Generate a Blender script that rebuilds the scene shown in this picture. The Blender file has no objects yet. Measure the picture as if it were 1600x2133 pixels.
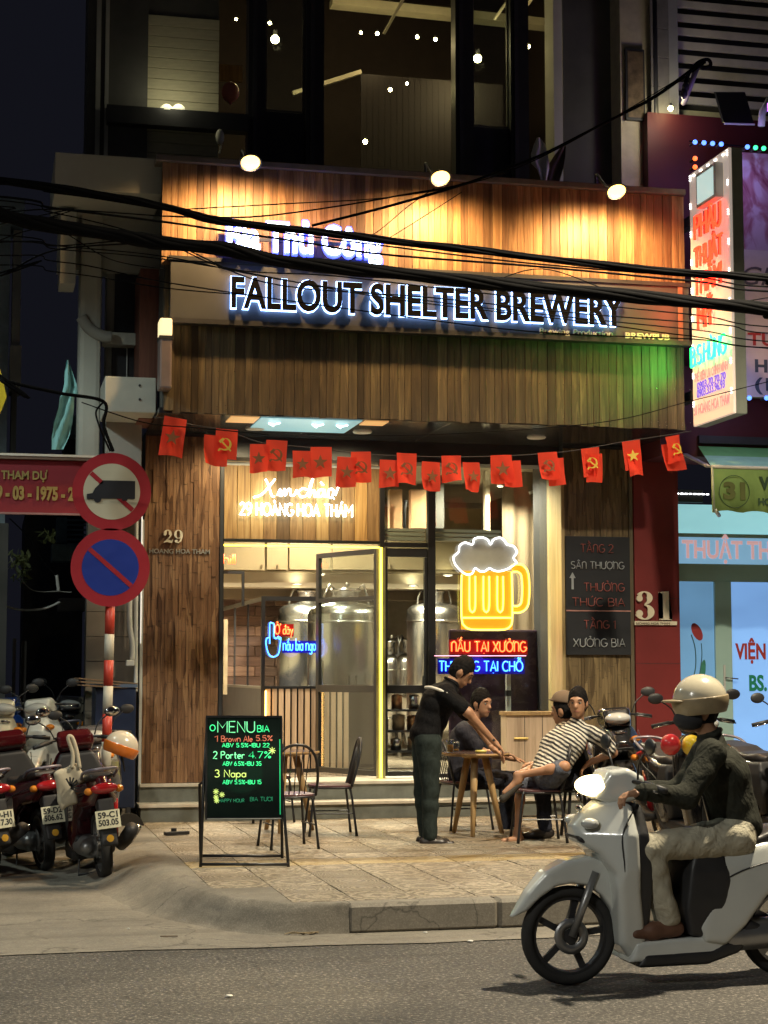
import bpy, bmesh, math, random, unicodedata
import numpy as np
from mathutils import Vector, Matrix, Euler
R = math.radians
random.seed(7)
rng = np.random.default_rng(5)
sc = bpy.context.scene
COL = sc.collection

# ------------------------------------------------------------------ camera, world, exposure
YAW = R(13); FPX = 3600.0; EYE = 1.66; PITCH = math.atan(333.5/FPX)
cd = bpy.data.cameras.new('camera'); cam = bpy.data.objects.new('camera', cd); COL.objects.link(cam)
cd.sensor_fit = 'VERTICAL'; cd.sensor_height = 36; cd.lens = FPX/2133*36
cd.clip_end = 2000; cd.clip_start = .1
cam.location = (0, 0, EYE)
cam.rotation_euler = (R(90)+PITCH, 0, -YAW)
sc.camera = cam
w = bpy.data.worlds.new('World'); sc.world = w; w.use_nodes = True
bgn = w.node_tree.nodes['Background']; bgn.inputs[0].default_value = (.20, .21, .33, 1); bgn.inputs[1].default_value = .028
sc.view_settings.view_transform = 'Standard'; sc.view_settings.look = 'None'
sc.view_settings.exposure = 0.0; sc.view_settings.gamma = 1
sc.cycles.use_denoising = True
sc.cycles.max_bounces = 6; sc.cycles.diffuse_bounces = 3; sc.cycles.glossy_bounces = 3
sc.cycles.transmission_bounces = 6; sc.cycles.transparent_max_bounces = 12
sc.cycles.caustics_reflective = False; sc.cycles.caustics_refractive = False
sc.cycles.sample_clamp_indirect = 4

# measured directions of the photograph's points, used to read positions on a wall (y = Y) or on the ground (z)
_f = Vector((math.sin(YAW)*math.cos(PITCH), math.cos(YAW)*math.cos(PITCH), math.sin(PITCH)))
_r = Vector((math.cos(YAW), -math.sin(YAW), 0)); _u = _r.cross(_f)
def at(px, py, Y):
    d = _f*FPX + _r*(px-800) + _u*(1066.5-py); t = Y/d.y
    return Vector((d.x*t, Y, EYE+d.z*t))
def gnd(px, py, z=0.0):
    d = _f*FPX + _r*(px-800) + _u*(1066.5-py); t = (z-EYE)/d.z
    return Vector((d.x*t, d.y*t, z))
def atx(px, py, X):
    d = _f*FPX + _r*(px-800) + _u*(1066.5-py); t = X/d.x
    return Vector((X, d.y*t, EYE+d.z*t))

# ------------------------------------------------------------------ materials
MATS = {}
def nodes(name):
    m = bpy.data.materials.new(name); m.use_nodes = True
    nt = m.node_tree; b = nt.nodes['Principled BSDF']
    return m, nt, b
def coords(nt, kind='Object', scale=(1, 1, 1), rot=(0, 0, 0)):
    tc = nt.nodes.new('ShaderNodeTexCoord'); mp = nt.nodes.new('ShaderNodeMapping')
    mp.inputs['Scale'].default_value = scale; mp.inputs['Rotation'].default_value = rot
    if kind == 'World':
        g = nt.nodes.new('ShaderNodeNewGeometry'); nt.links.new(g.outputs['Position'], mp.inputs[0])
    else: nt.links.new(tc.outputs[kind], mp.inputs[0])
    return mp.outputs[0]
def noise(nt, vec, scale, detail=4, rough=.6, dist=0):
    n = nt.nodes.new('ShaderNodeTexNoise'); n.inputs['Scale'].default_value = scale
    n.inputs['Detail'].default_value = detail; n.inputs['Roughness'].default_value = rough
    n.inputs['Distortion'].default_value = dist
    nt.links.new(vec, n.inputs['Vector']); return n.outputs['Fac']
def ramp(nt, fac, stops):
    r = nt.nodes.new('ShaderNodeValToRGB'); e = r.color_ramp.elements
    while len(e) < len(stops): e.new(.5)
    for i, (p, c) in enumerate(stops):
        e[i].position = p; e[i].color = (*c, 1) if len(c) == 3 else c
    nt.links.new(fac, r.inputs[0]); return r.outputs[0]
def mixc(nt, fac, a, b, mode='MIX'):
    n = nt.nodes.new('ShaderNodeMix'); n.data_type = 'RGBA'; n.blend_type = mode
    for k, v in ((0, fac), (6, a), (7, b)):
        if hasattr(v, 'is_output'): nt.links.new(v, n.inputs[k])
        elif k == 0: n.inputs[0].default_value = v
        else: n.inputs[k].default_value = (*v, 1)
    return n.outputs[2]
def bump(nt, b, h, strength=.3, dist=.01):
    n = nt.nodes.new('ShaderNodeBump'); n.inputs['Strength'].default_value = strength
    n.inputs['Distance'].default_value = dist
    nt.links.new(h, n.inputs['Height']); nt.links.new(n.outputs[0], b.inputs['Normal'])
def mat(name, col, rough=.6, metal=0.0, var=.25, scale=6, bmp=.15, coat=0, kind='Object', stretch=(1, 1, 1), spec=.5):
    if name in MATS: return MATS[name]
    m, nt, b = nodes(name)
    v = coords(nt, kind, stretch)
    n = noise(nt, v, scale, 5)
    lo = tuple(c*(1-var) for c in col); hi = tuple(min(1, c*(1+var)) for c in col)
    nt.links.new(ramp(nt, n, [(.3, lo), (.7, hi)]), b.inputs['Base Color'])
    b.inputs['Roughness'].default_value = rough; b.inputs['Metallic'].default_value = metal
    b.inputs['Coat Weight'].default_value = coat; b.inputs['Coat Roughness'].default_value = .08
    b.inputs['Specular IOR Level'].default_value = spec
    rr = nt.nodes.new('ShaderNodeMapRange'); nt.links.new(n, rr.inputs[0])
    rr.inputs[3].default_value = max(0, rough-.08); rr.inputs[4].default_value = min(1, rough+.1)
    nt.links.new(rr.outputs[0], b.inputs['Roughness'])
    if bmp: bump(nt, b, noise(nt, v, scale*6, 3), bmp, .004)
    MATS[name] = m; return m
def cloth(name, col, rough=.85, wr=1.0, var=.25):
    if name in MATS: return MATS[name]
    m, nt, b = nodes(name); v = coords(nt, 'Object', (1, 1, .7))
    n1 = noise(nt, v, 7, 3, .5, 1.8); n2 = noise(nt, v, 22, 3, .55, .8)
    nt.links.new(ramp(nt, n2, [(.3, tuple(c*(1-var) for c in col)), (.7, tuple(c*(1+var) for c in col))]), b.inputs['Base Color'])
    b.inputs['Roughness'].default_value = rough; b.inputs['Specular IOR Level'].default_value = .15
    ad = nt.nodes.new('ShaderNodeMath'); ad.operation = 'MULTIPLY_ADD'; ad.inputs[1].default_value = .35; nt.links.new(n2, ad.inputs[0]); nt.links.new(n1, ad.inputs[2])
    bump(nt, b, ad.outputs[0], .8*wr, .05); MATS[name] = m; return m
def emis(name, col, strength):
    if name in MATS: return MATS[name]
    m, nt, b = nodes(name)
    b.inputs['Base Color'].default_value = (*[min(1, c) for c in col], 1)
    b.inputs['Emission Color'].default_value = (*col, 1); b.inputs['Emission Strength'].default_value = strength
    b.inputs['Roughness'].default_value = .4
    MATS[name] = m; return m
def glass(name, tint=(.85, .9, .9), rough=.02, fac=.05):
    # thin pane: mostly see-through, reflecting at grazing angles
    m = bpy.data.materials.new(name); m.use_nodes = True; nt = m.node_tree
    nt.nodes.clear(); o = nt.nodes.new('ShaderNodeOutputMaterial')
    t = nt.nodes.new('ShaderNodeBsdfTransparent'); t.inputs[0].default_value = (*tint, 1)
    g = nt.nodes.new('ShaderNodeBsdfGlossy'); g.inputs['Roughness'].default_value = rough
    lw = nt.nodes.new('ShaderNodeLayerWeight'); lw.inputs[0].default_value = .5; fr = nt.nodes.new('ShaderNodeMath'); fr.operation = 'POWER'; fr.inputs[1].default_value = 4.5; nt.links.new(lw.outputs['Facing'], fr.inputs[0])
    mx = nt.nodes.new('ShaderNodeMixShader'); ad = nt.nodes.new('ShaderNodeMath'); ad.operation = 'ADD'; ad.inputs[1].default_value = fac
    nt.links.new(fr.outputs[0], ad.inputs[0]); nt.links.new(ad.outputs[0], mx.inputs[0])
    nt.links.new(t.outputs[0], mx.inputs[1]); nt.links.new(g.outputs[0], mx.inputs[2]); nt.links.new(mx.outputs[0], o.inputs[0])
    MATS[name] = m; return m
def wood(name, dark, mid, light, rough=.55, axis='z', grain=22, perobj=.9):
    m, nt, b = nodes(name)
    oi = nt.nodes.new('ShaderNodeObjectInfo')
    s = {'z': (1, 1, .06), 'x': (.06, 1, 1)}[axis]
    tc = nt.nodes.new('ShaderNodeTexCoord'); add = nt.nodes.new('ShaderNodeVectorMath'); add.operation = 'ADD'
    sc3 = nt.nodes.new('ShaderNodeVectorMath'); sc3.operation = 'SCALE'; cmb = nt.nodes.new('ShaderNodeCombineXYZ')
    for k in range(3): nt.links.new(oi.outputs['Random'], cmb.inputs[k])
    nt.links.new(cmb.outputs[0], sc3.inputs[0]); sc3.inputs['Scale'].default_value = 37
    nt.links.new(tc.outputs['Object'], add.inputs[0]); nt.links.new(sc3.outputs[0], add.inputs[1])
    mp = nt.nodes.new('ShaderNodeMapping'); mp.inputs['Scale'].default_value = s; nt.links.new(add.outputs[0], mp.inputs[0])
    n1 = noise(nt, mp.outputs[0], grain, 6, .65, 1.2); n2 = noise(nt, mp.outputs[0], 3.5, 4, .6, .6)
    c1 = ramp(nt, n1, [(.25, dark), (.5, mid), (.75, light)])
    c2 = ramp(nt, n2, [(.3, (.30, .26, .24)), (.5, (.9, .9, .9)), (.62, (1, 1, 1)), (.75, (1.15, 1.05, .85))])
    c = mixc(nt, .7, c1, c2, 'MULTIPLY')
    pr = ramp(nt, oi.outputs['Random'], [(0, (.30, .26, .24)), (.3, (.62, .56, .54)), (.6, (.95, .92, .9)), (.85, (1, 1, .95)), (1, (1.25, 1.12, .85))])
    c = mixc(nt, perobj, c, pr, 'MULTIPLY')
    nt.links.new(c, b.inputs['Base Color']); b.inputs['Roughness'].default_value = rough
    bump(nt, b, n1, .35, .004)
    MATS[name] = m; return m

# ------------------------------------------------------------------ mesh building
ORG = {}
def org(o):
    return ORG.get(o.name, Vector((0, 0, 0))) if o else Vector((0, 0, 0))
class MB:
    def __init__(s): s.v = []; s.f = []
    def add(s, vs, fs):
        n = len(s.v); s.v += [tuple(v) for v in vs]; s.f += [tuple(i+n for i in f) for f in fs]; return s
    def box(s, x0, x1, y0, y1, z0, z1):
        return s.add([(x0,y0,z0),(x1,y0,z0),(x1,y1,z0),(x0,y1,z0),(x0,y0,z1),(x1,y0,z1),(x1,y1,z1),(x0,y1,z1)],
                     [(3,2,1,0),(4,5,6,7),(0,1,5,4),(1,2,6,5),(2,3,7,6),(3,0,4,7)])
    def cbox(s, c, size, M=None):
        h = [a/2 for a in size]; pts = []
        for dz in (-1,1):
            for dx, dy in ((-1,-1),(1,-1),(1,1),(-1,1)):
                p = Vector((dx*h[0], dy*h[1], dz*h[2])); p = (M @ p if M else p)+Vector(c); pts.append(p)
        return s.add(pts, [(3,2,1,0),(4,5,6,7),(0,1,5,4),(1,2,6,5),(2,3,7,6),(3,0,4,7)])
    def beam(s, a, b, wd, th, up=(0,0,1)):   # bar from a to b, width along side, thickness along up
        a = Vector(a); b = Vector(b); d = (b-a); L = d.length; d.normalize(); up = Vector(up)
        sd = d.cross(up)
        if sd.length < 1e-4: sd = d.cross(Vector((1,0,0)))
        sd.normalize(); u2 = sd.cross(d); pts = []
        for p in (a, b):
            for i, j in ((-1,-1),(1,-1),(1,1),(-1,1)): pts.append(p+sd*wd/2*i+u2*th/2*j)
        return s.add(pts, [(3,2,1,0),(4,5,6,7),(0,1,5,4),(1,2,6,5),(2,3,7,6),(3,0,4,7)])
    def tube(s, pts, r, n=8, closed=False, cap=True):
        pts = [Vector(p) for p in pts]; m = len(pts)
        rs = r if isinstance(r, (list, tuple)) else [r]*m
        base = len(s.v); prev = None
        for i, p in enumerate(pts):
            if closed: d = pts[(i+1) % m]-pts[i-1]
            else: d = (pts[min(i+1, m-1)]-pts[max(i-1, 0)])
            if d.length < 1e-9: d = Vector((0,0,1))
            d.normalize()
            if prev is None:
                a = d.cross(Vector((0,0,1)));
                if a.length < .05: a = d.cross(Vector((0,1,0)))
            else: a = prev - d*prev.dot(d)
            if a.length < 1e-6: a = d.cross(Vector((0.3,1,0.2)))
            a.normalize(); prev = a; b = d.cross(a)
            for k in range(n):
                t = 2*math.pi*k/n; s.v.append(tuple(p+(a*math.cos(t)+b*math.sin(t))*rs[i]))
        for i in range(m if closed else m-1):
            for k in range(n):
                a0 = base+i*n; b0 = base+((i+1) % m)*n
                s.f.append((a0+k, a0+(k+1) % n, b0+(k+1) % n, b0+k))
        if cap and not closed:
            s.f.append(tuple(base+k for k in range(n))[::-1]); s.f.append(tuple(base+(m-1)*n+k for k in range(n)))
        return s
    def cyl(s, a, b, r0, r1=None, n=16): return s.tube([a, b], [r0, r0 if r1 is None else r1], n)
    def lathe(s, prof, c, n=24, axis='z', arc=2*math.pi):
        base = len(s.v); c = Vector(c); full = abs(arc-2*math.pi) < 1e-6
        nn = n if full else n+1
        for (r, h) in prof:
            for k in range(nn):
                t = arc*k/n; x, y = r*math.cos(t), r*math.sin(t)
                p = {'z': (x, y, h), 'y': (x, h, y), 'x': (h, x, y)}[axis]
                s.v.append(tuple(c+Vector(p)))
        for i in range(len(prof)-1):
            for k in range(n):
                k2 = (k+1) % nn if full else k+1
                s.f.append((base+i*nn+k, base+i*nn+k2, base+(i+1)*nn+k2, base+(i+1)*nn+k))
        return s
    def ball(s, c, r, n=16, M=None):
        rx, ry, rz = r if isinstance(r, (tuple, list)) else (r, r, r)
        base = len(s.v); c = Vector(c); m = n//2
        for i in range(m+1):
            ph = math.pi*i/m
            for k in range(n):
                t = 2*math.pi*k/n
                p = Vector((rx*math.sin(ph)*math.cos(t), ry*math.sin(ph)*math.sin(t), rz*math.cos(ph)))
                s.v.append(tuple(c+(M @ p if M else p)))
        for i in range(m):
            for k in range(n): s.f.append((base+i*n+k, base+(i+1)*n+k, base+(i+1)*n+(k+1) % n, base+i*n+(k+1) % n))
        return s
    def prism(s, poly, y0, y1, T=None):      # polygon in local x,z extruded along y; T maps local->world
        n = len(poly); pts = [Vector((x, y0, z)) for x, z in poly]+[Vector((x, y1, z)) for x, z in poly]
        if T: pts = [T @ p for p in pts]
        return s.add(pts, [tuple(range(n)), tuple(range(2*n-1, n-1, -1))]+[(i, i+n, (i+1) % n+n, (i+1) % n) for i in range(n)])
    def quad(s, a, b, c, d): return s.add([a, b, c, d], [(0,1,2,3)])
    def xf(s, M):
        s.v = [tuple(M @ Vector(v)) for v in s.v]; return s
    def build(s, name, m, parent=None, smooth=False, bevel=0, origin=None):
        me = bpy.data.meshes.new(name)
        if parent is None:
            if origin is None:
                a = np.array(s.v); lo = a.min(0); hi = a.max(0); origin = Vector(((lo[0]+hi[0])/2, (lo[1]+hi[1])/2, lo[2]))
            o0 = Vector(origin)
        else: o0 = org(parent)
        loc = Vector(origin) if (parent is not None and origin is not None) else o0
        me.from_pydata([tuple(Vector(v)-loc) for v in s.v], [], s.f); me.validate()
        bm = bmesh.new(); bm.from_mesh(me); bmesh.ops.remove_doubles(bm, verts=bm.verts, dist=1e-6)
        bmesh.ops.recalc_face_normals(bm, faces=bm.faces)
        if bevel:
            ed = [e for e in bm.edges if len(e.link_faces) == 2 and e.calc_face_angle(0) > .6]
            bmesh.ops.bevel(bm, geom=ed, offset=bevel, segments=2, profile=.6, affect='EDGES', clamp_overlap=True)
        bm.to_mesh(me); bm.free()
        if smooth:
            for p in me.polygons: p.use_smooth = True
        return link(name, me, m, parent, loc)
def link(name, me, m, parent, loc):
    o = bpy.data.objects.new(name, me); COL.objects.link(o)
    if m: me.materials.append(m)
    ORG[o.name] = Vector(loc)
    if parent is None: o.location = loc
    else: o.parent = parent; o.location = Vector(loc)-org(parent)
    return o
def smooth_by_angle(o, ang=40):
    me = o.data
    for p in me.polygons: p.use_smooth = True
    bm = bmesh.new(); bm.from_mesh(me)
    for e in bm.edges:
        e.smooth = not (len(e.link_faces) == 2 and e.calc_face_angle(0) > R(ang))
    bm.to_mesh(me); bm.free(); return o
def thing(name, label, cat, loc, group=None):
    o = bpy.data.objects.new(name, None); COL.objects.link(o); o.location = loc; ORG[o.name] = Vector(loc)
    o.empty_display_size = .1
    o['label'] = label; o['category'] = cat
    if group: o['group'] = group
    return o
def tag(o, label, cat, group=None):
    o['label'] = label; o['category'] = cat
    if group: o['group'] = group
    return o
def struct(o): o['kind'] = 'structure'; return o
def stuff(o): o['kind'] = 'stuff'; return o
def kids(o): return [c for c in bpy.data.objects if c.parent == o]
def dup(o, parent=None):
    c = o.copy(); COL.objects.link(c)
    if parent is not None: c.parent = parent
    for ch in kids(o): dup(ch, c)
    return c
def inst(name, me, parent, loc, rot=None, scale=None):
    o = bpy.data.objects.new(name, me); COL.objects.link(o); o.parent = parent
    o.location = Vector(loc)-org(parent)
    if rot: o.rotation_euler = rot
    if scale: o.scale = scale
    ORG[o.name] = Vector(loc); return o
def boxmesh(name, sx, sy, sz, m, bevel=0):
    mb = MB().box(-sx/2, sx/2, -sy/2, sy/2, 0, sz); me = bpy.data.meshes.new(name); me.from_pydata(mb.v, [], mb.f)
    bm = bmesh.new(); bm.from_mesh(me); bmesh.ops.recalc_face_normals(bm, faces=bm.faces)
    if bevel: bmesh.ops.bevel(bm, geom=list(bm.edges), offset=bevel, segments=1, affect='EDGES')
    bm.to_mesh(me); bm.free(); me.materials.append(m); return me

# text as real letters (mesh); a, b: left and right foot points of the line, h: cap height
def text_mesh(s, extrude, offset=0.0, shear=0.0, spacing=1.0):
    c = bpy.data.curves.new('txt', 'FONT'); c.body = s; c.extrude = extrude; c.offset = offset
    c.shear = shear; c.space_character = spacing; c.resolution_u = 4
    o = bpy.data.objects.new('txt', c); COL.objects.link(o)
    dg = bpy.context.evaluated_depsgraph_get(); dg.update()
    me = bpy.data.meshes.new_from_object(o.evaluated_get(dg)); bpy.data.objects.remove(o); bpy.data.curves.remove(c)
    return me
def text_on(name, s, m, parent, p0, xdir, h, width=None, updir=(0,0,1), depth=.01, offset=0, shear=0, spacing=1.0, align='L'):
    me = text_mesh(s, .5, offset, shear, spacing)
    if not len(me.vertices): return None
    xs = [v.co.x for v in me.vertices]; x0, x1 = min(xs), max(xs)
    sx = h/.70; k = sx if width is None else width/(x1-x0)
    X = Vector(xdir).normalized(); U = Vector(updir).normalized(); N = X.cross(U)
    off = 0 if align == 'L' else -(x1-x0)/2*k
    mb = MB(); p0 = Vector(p0)
    mb.v = [tuple(p0+X*((v.co.x-x0)*k+off)+U*v.co.y*sx+N*(v.co.z*depth)) for v in me.vertices]
    mb.f = [tuple(p.vertices) for p in me.polygons]
    bpy.data.meshes.remove(me)
    return mb.build(name, m, parent)

# ------------------------------------------------------------------ single-stroke neon font
def arc(cx, cy, rx, ry, a0, a1, n=8):
    return [(cx+rx*math.cos(R(a0+(a1-a0)*i/n)), cy+ry*math.sin(R(a0+(a1-a0)*i/n))) for i in range(n+1)]
SF = {
 'A': (.62, [[(0,0),(.31,1),(.62,0)], [(.1,.33),(.52,.33)]]),
 'B': (.52, [[(0,0),(0,1),(.26,1)]+arc(.26,.76,.2,.24,90,-90)+[(0,.52)], [(.26,.52)]+arc(.28,.26,.24,.26,90,-90)+[(0,0)]]),
 'C': (.6, [arc(.36,.5,.36,.5,50,310,12)]),
 'E': (.45, [[(.45,1),(0,1),(0,0),(.45,0)], [(0,.52),(.38,.52)]]),
 'F': (.45, [[(.45,1),(0,1),(0,0)], [(0,.52),(.38,.52)]]),
 'G': (.64, [arc(.36,.5,.36,.5,50,340,12)+[(.68,.45),(.42,.45)]]),
 'H': (.56, [[(0,0),(0,1)], [(.56,0),(.56,1)], [(0,.5),(.56,.5)]]),
 'I': (.02, [[(0,0),(0,1)]]),
 'M': (.7, [[(0,0),(0,1),(.35,.4),(.7,1),(.7,0)]]),
 'N': (.56, [[(0,0),(0,1),(.56,0),(.56,1)]]),
 'n': (.46, [[(0,0),(0,.62)], [(0,.4)]+arc(.23,.4,.23,.22,180,0,8)+[(.46,0)]]),
 'O': (.74, [arc(.37,.5,.37,.5,90,450,16)]),
 'P': (.5, [[(0,0),(0,1),(.26,1)]+arc(.26,.76,.22,.24,90,-90)+[(0,.52)]]),
 'S': (.5, [arc(.25,.75,.23,.25,40,270,8)+arc(.25,.25,.25,.25,90,-140,8)]),
 'T': (.56, [[(0,1),(.56,1)], [(.28,1),(.28,0)]]),
 'U': (.56, [[(0,1),(0,.28)]+arc(.28,.28,.28,.28,180,360)+[(.56,1)]]),
 'X': (.56, [[(0,0),(.56,1)], [(0,1),(.56,0)]]),
 'Y': (.56, [[(0,1),(.28,.5),(.56,1)], [(.28,.5),(.28,0)]]),
 'a': (.42, [arc(.21,.28,.21,.28,0,360,12), [(.42,.58),(.42,0)]]),
 'b': (.42, [[(0,1),(0,0)], arc(.21,.28,.21,.28,0,360,12)]),
 'c': (.38, [arc(.22,.28,.22,.28,50,310,10)]),
 'g': (.42, [arc(.21,.28,.21,.28,0,360,12), [(.42,.58),(.42,-.1)]+arc(.21,-.1,.21,.2,0,-150,6)]),
 'h': (.42, [[(0,0),(0,1)], [(0,.35)]+arc(.21,.35,.21,.22,180,0,8)+[(.42,0)]]),
 'i': (.02, [[(0,0),(0,.56)], [(0,.75),(0,.8)]]),
 'l': (.02, [[(0,0),(0,1)]]),
 'o': (.44, [arc(.22,.28,.22,.28,90,450,12)]),
 'p': (.42, [[(0,.56),(0,-.35)], arc(.21,.28,.21,.28,0,360,12)]),
 'r': (.3, [[(0,0),(0,.56)], [(0,.35)]+arc(.2,.35,.2,.2,180,50,5)]),
 't': (.3, [[(.14,.9),(.14,.12),(.28,.0)], [(0,.58),(.3,.58)]]),
 'w': (.6, [[(0,.56),(.15,0),(.3,.5),(.45,0),(.6,.56)]]),
 'u': (.42, [[(0,.56),(0,.22)]+arc(.21,.22,.21,.22,180,360)+[(.42,.56)]]),
 'y': (.42, [[(0,.56),(.21,.05)], [(.42,.56),(.1,-.3)]]),
 'e': (.42, [[(0,.30),(.42,.30)]+arc(.21,.28,.21,.28,10,310,12)]),
 'R': (.52, [[(0,0),(0,1),(.26,1)]+arc(.26,.76,.22,.24,90,-90)+[(0,.52)], [(.24,.52),(.52,0)]]),
 'V': (.56, [[(0,1),(.28,0),(.56,1)]]), 'L': (.42, [[(0,1),(0,0),(.42,0)]]), 'W': (.8, [[(0,1),(.2,0),(.4,.8),(.6,0),(.8,1)]]),
 'đ': (.42, [arc(.21,.28,.21,.28,0,360,12), [(.42,1),(.42,0)], [(.22,.82),(.56,.82)]]),
 '0': (.5, [arc(.25,.5,.25,.5,90,450,14)]),
 '1': (.2, [[(0,.8),(.18,1),(.18,0)]]),
 '2': (.5, [arc(.25,.74,.24,.26,160,-30,8)+[(0,0),(.52,0)]]),
 '3': (.5, [arc(.24,.76,.22,.24,150,-90,8)+arc(.24,.26,.26,.26,90,-150,8)]),
 '4': (.5, [[(.4,0),(.4,1),(0,.3),(.55,.3)]]),
 '5': (.5, [[(.46,1),(.06,1),(.03,.58)]+arc(.24,.3,.25,.3,110,-150,8)]),
 '6': (.5, [arc(.25,.28,.25,.28,0,360,12), [(.0,.3),(.12,.75),(.35,1)]]),
 '7': (.5, [[(0,1),(.5,1),(.15,0)]]),
 '9': (.5, [arc(.25,.72,.25,.28,0,360,12), [(.5,.7),(.4,.2),(.15,0)]]),
 '-': (.4, [[(0,.45),(.4,.45)]]), '.': (.05, [[(0,0),(0,.05)]]), '%': (.6, [[(0,0),(.6,1)], arc(.12,.85,.12,.13,0,360,8), arc(.48,.15,.12,.13,0,360,8)]),
}
def mark(c, w, top):
    m = w/2
    return {'\u0301': [[(m,top+.08),(m+.14,top+.26)]], '\u0300': [[(m,top+.08),(m-.14,top+.26)]],
            '\u0302': [[(m-.16,top+.08),(m,top+.22),(m+.16,top+.08)]],
            '\u0306': [arc(m,top+.22,.15,.14,180,360,6)],
            '\u0303': [[(m-.18,top+.12),(m-.08,top+.2),(m+.06,top+.1),(m+.17,top+.2)]],
            '\u0309': [arc(m,top+.22,.08,.08,170,-90,6)],
            '\u0323': [[(m,-.16),(m,-.2)]],
            '\u031b': [[(w-.02,top*.86),(w+.1,top*.98),(w+.12,top*1.12)]]}.get(c, [])
def strokes(s, gap=.16, nlow=False):
    out = []; x = 0; cur = (0, 0)
    for ch in s:
        if ch == ' ': x += .38; continue
        base = None; st = []
        dd = [ch] if ch == 'đ' else list(unicodedata.normalize('NFD', ch)); lift = 0
        base = dd[0]
        if nlow and base == 'N': base = 'n'
        wdt, pl = SF[base]; top = 1.0 if base.isupper() or base in 'bhlđ' else .58
        if base == 'n' and nlow: wdt, pl = .5, [[(0,0),(0,.9)], [(0,.65)]+arc(.25,.7,.25,.28,180,0,8)+[(.5,0)]]
        st += [list(p) for p in pl]
        for k in dd[1:]:
            mk = mark(k, wdt, top)
            if k not in '\u0323\u031b':
                mk = [[(a, b+lift) for a, b in p] for p in mk]; lift += .17
            st += mk
        out.append((x, wdt, st)); x += wdt+gap
    return out, x-gap
def neon(name, s, m, parent, p0, xdir, h, width=None, r=.008, updir=(0,0,1), gap=.16, nlow=False, n=6, slant=0):
    st, W = strokes(s, gap, nlow); X = Vector(xdir).normalized(); U = Vector(updir).normalized()
    kx = h if width is None else width/W; mb = MB(); p0 = Vector(p0)
    for x, wd, pl in st:
        for p in pl: mb.tube([p0+X*(x+a+slant*b)*kx+U*b*h for a, b in p], r, n)
    return mb.build(name, m, parent, smooth=True)
def crom(pts, n=6, closed=False):
    P = [Vector(p) for p in pts]; m = len(P); out = []
    for i in range(m if closed else m-1):
        p0 = P[i-1] if (closed or i > 0) else P[0]; p1 = P[i]; p2 = P[(i+1) % m]; p3 = P[(i+2) % m] if (closed or i+2 < m) else P[-1]
        for k in range(n):
            t = k/n
            out.append(.5*((2*p1)+(p2-p0)*t+(2*p0-5*p1+4*p2-p3)*t*t+(3*p1-p0-3*p2+p3)*t**3))
    if not closed: out.append(P[-1])
    return out

# ------------------------------------------------------------------ smooth bodies: implicit surface -> mesh
def sd_cap(a, b, ra, rb):
    a = np.array(a, float); b = np.array(b, float); d = b-a; L2 = max(1e-9, d @ d)
    def f(P):
        t = np.clip(((P-a) @ d)/L2, 0, 1)
        return np.linalg.norm(P-a-t[..., None]*d, axis=-1)-(ra+(rb-ra)*t)
    return f
def sd_ell(c, r, M=None):
    c = np.array(c, float); r = np.array(r, float)
    Mi = None if M is None else np.array(M.to_3x3().inverted())
    def f(P):
        q = P-c
        if Mi is not None: q = q @ Mi.T
        k = np.linalg.norm(q/r, axis=-1); k2 = np.linalg.norm(q/(r*r), axis=-1)
        return np.where(k2 > 1e-9, k*(k-1)/np.maximum(k2, 1e-9), -r.min())
    return f
def sd_box(c, h, rd=.02, M=None):
    c = np.array(c, float); h = np.array(h, float)-rd
    Mi = None if M is None else np.array(M.to_3x3().inverted())
    def f(P):
        q = P-c
        if Mi is not None: q = q @ Mi.T
        q = np.abs(q)-h
        return np.linalg.norm(np.maximum(q, 0), axis=-1)+np.minimum(q.max(-1), 0)-rd
    return f
def sd_prof(poly, hw, rd=.03, hwf=None):   # side outline in x,z with half width hw(x,z) along y
    poly = np.array(poly, float)
    def f(P):
        p = P[..., [0, 2]]; n = len(poly); d = np.full(p.shape[:-1], 1e9); s = np.ones(p.shape[:-1])
        for i in range(n):
            a = poly[i]; b = poly[i-1]; e = b-a; w_ = p-a
            t = np.clip((w_ @ e)/(e @ e), 0, 1); q = w_-t[..., None]*e; d = np.minimum(d, (q*q).sum(-1))
            c1 = p[..., 1] >= a[1]; c2 = p[..., 1] < b[1]; c3 = e[0]*w_[..., 1] > e[1]*w_[..., 0]
            s = np.where((c1 & c2 & c3) | (~c1 & ~c2 & ~c3), -s, s)
        dp = s*np.sqrt(d)
        h_ = hw if hwf is None else hwf(P[..., 0], P[..., 2])
        dy = np.abs(P[..., 1])-h_+rd; dp = dp+rd
        return np.minimum(np.maximum(dp, dy), 0)+np.sqrt(np.maximum(dp, 0)**2+np.maximum(dy, 0)**2)-rd
    return f
def smin(fs, k=.03):
    def f(P):
        d = fs[0](P)
        for g in fs[1:]:
            e = g(P); h = np.clip(.5+.5*(e-d)/k, 0, 1); d = e*(1-h)+d*h-k*h*(1-h)
        return d
    return f
def ssub(a, b, k=.01):
    return lambda P: np.maximum(a(P), -b(P))
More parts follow.
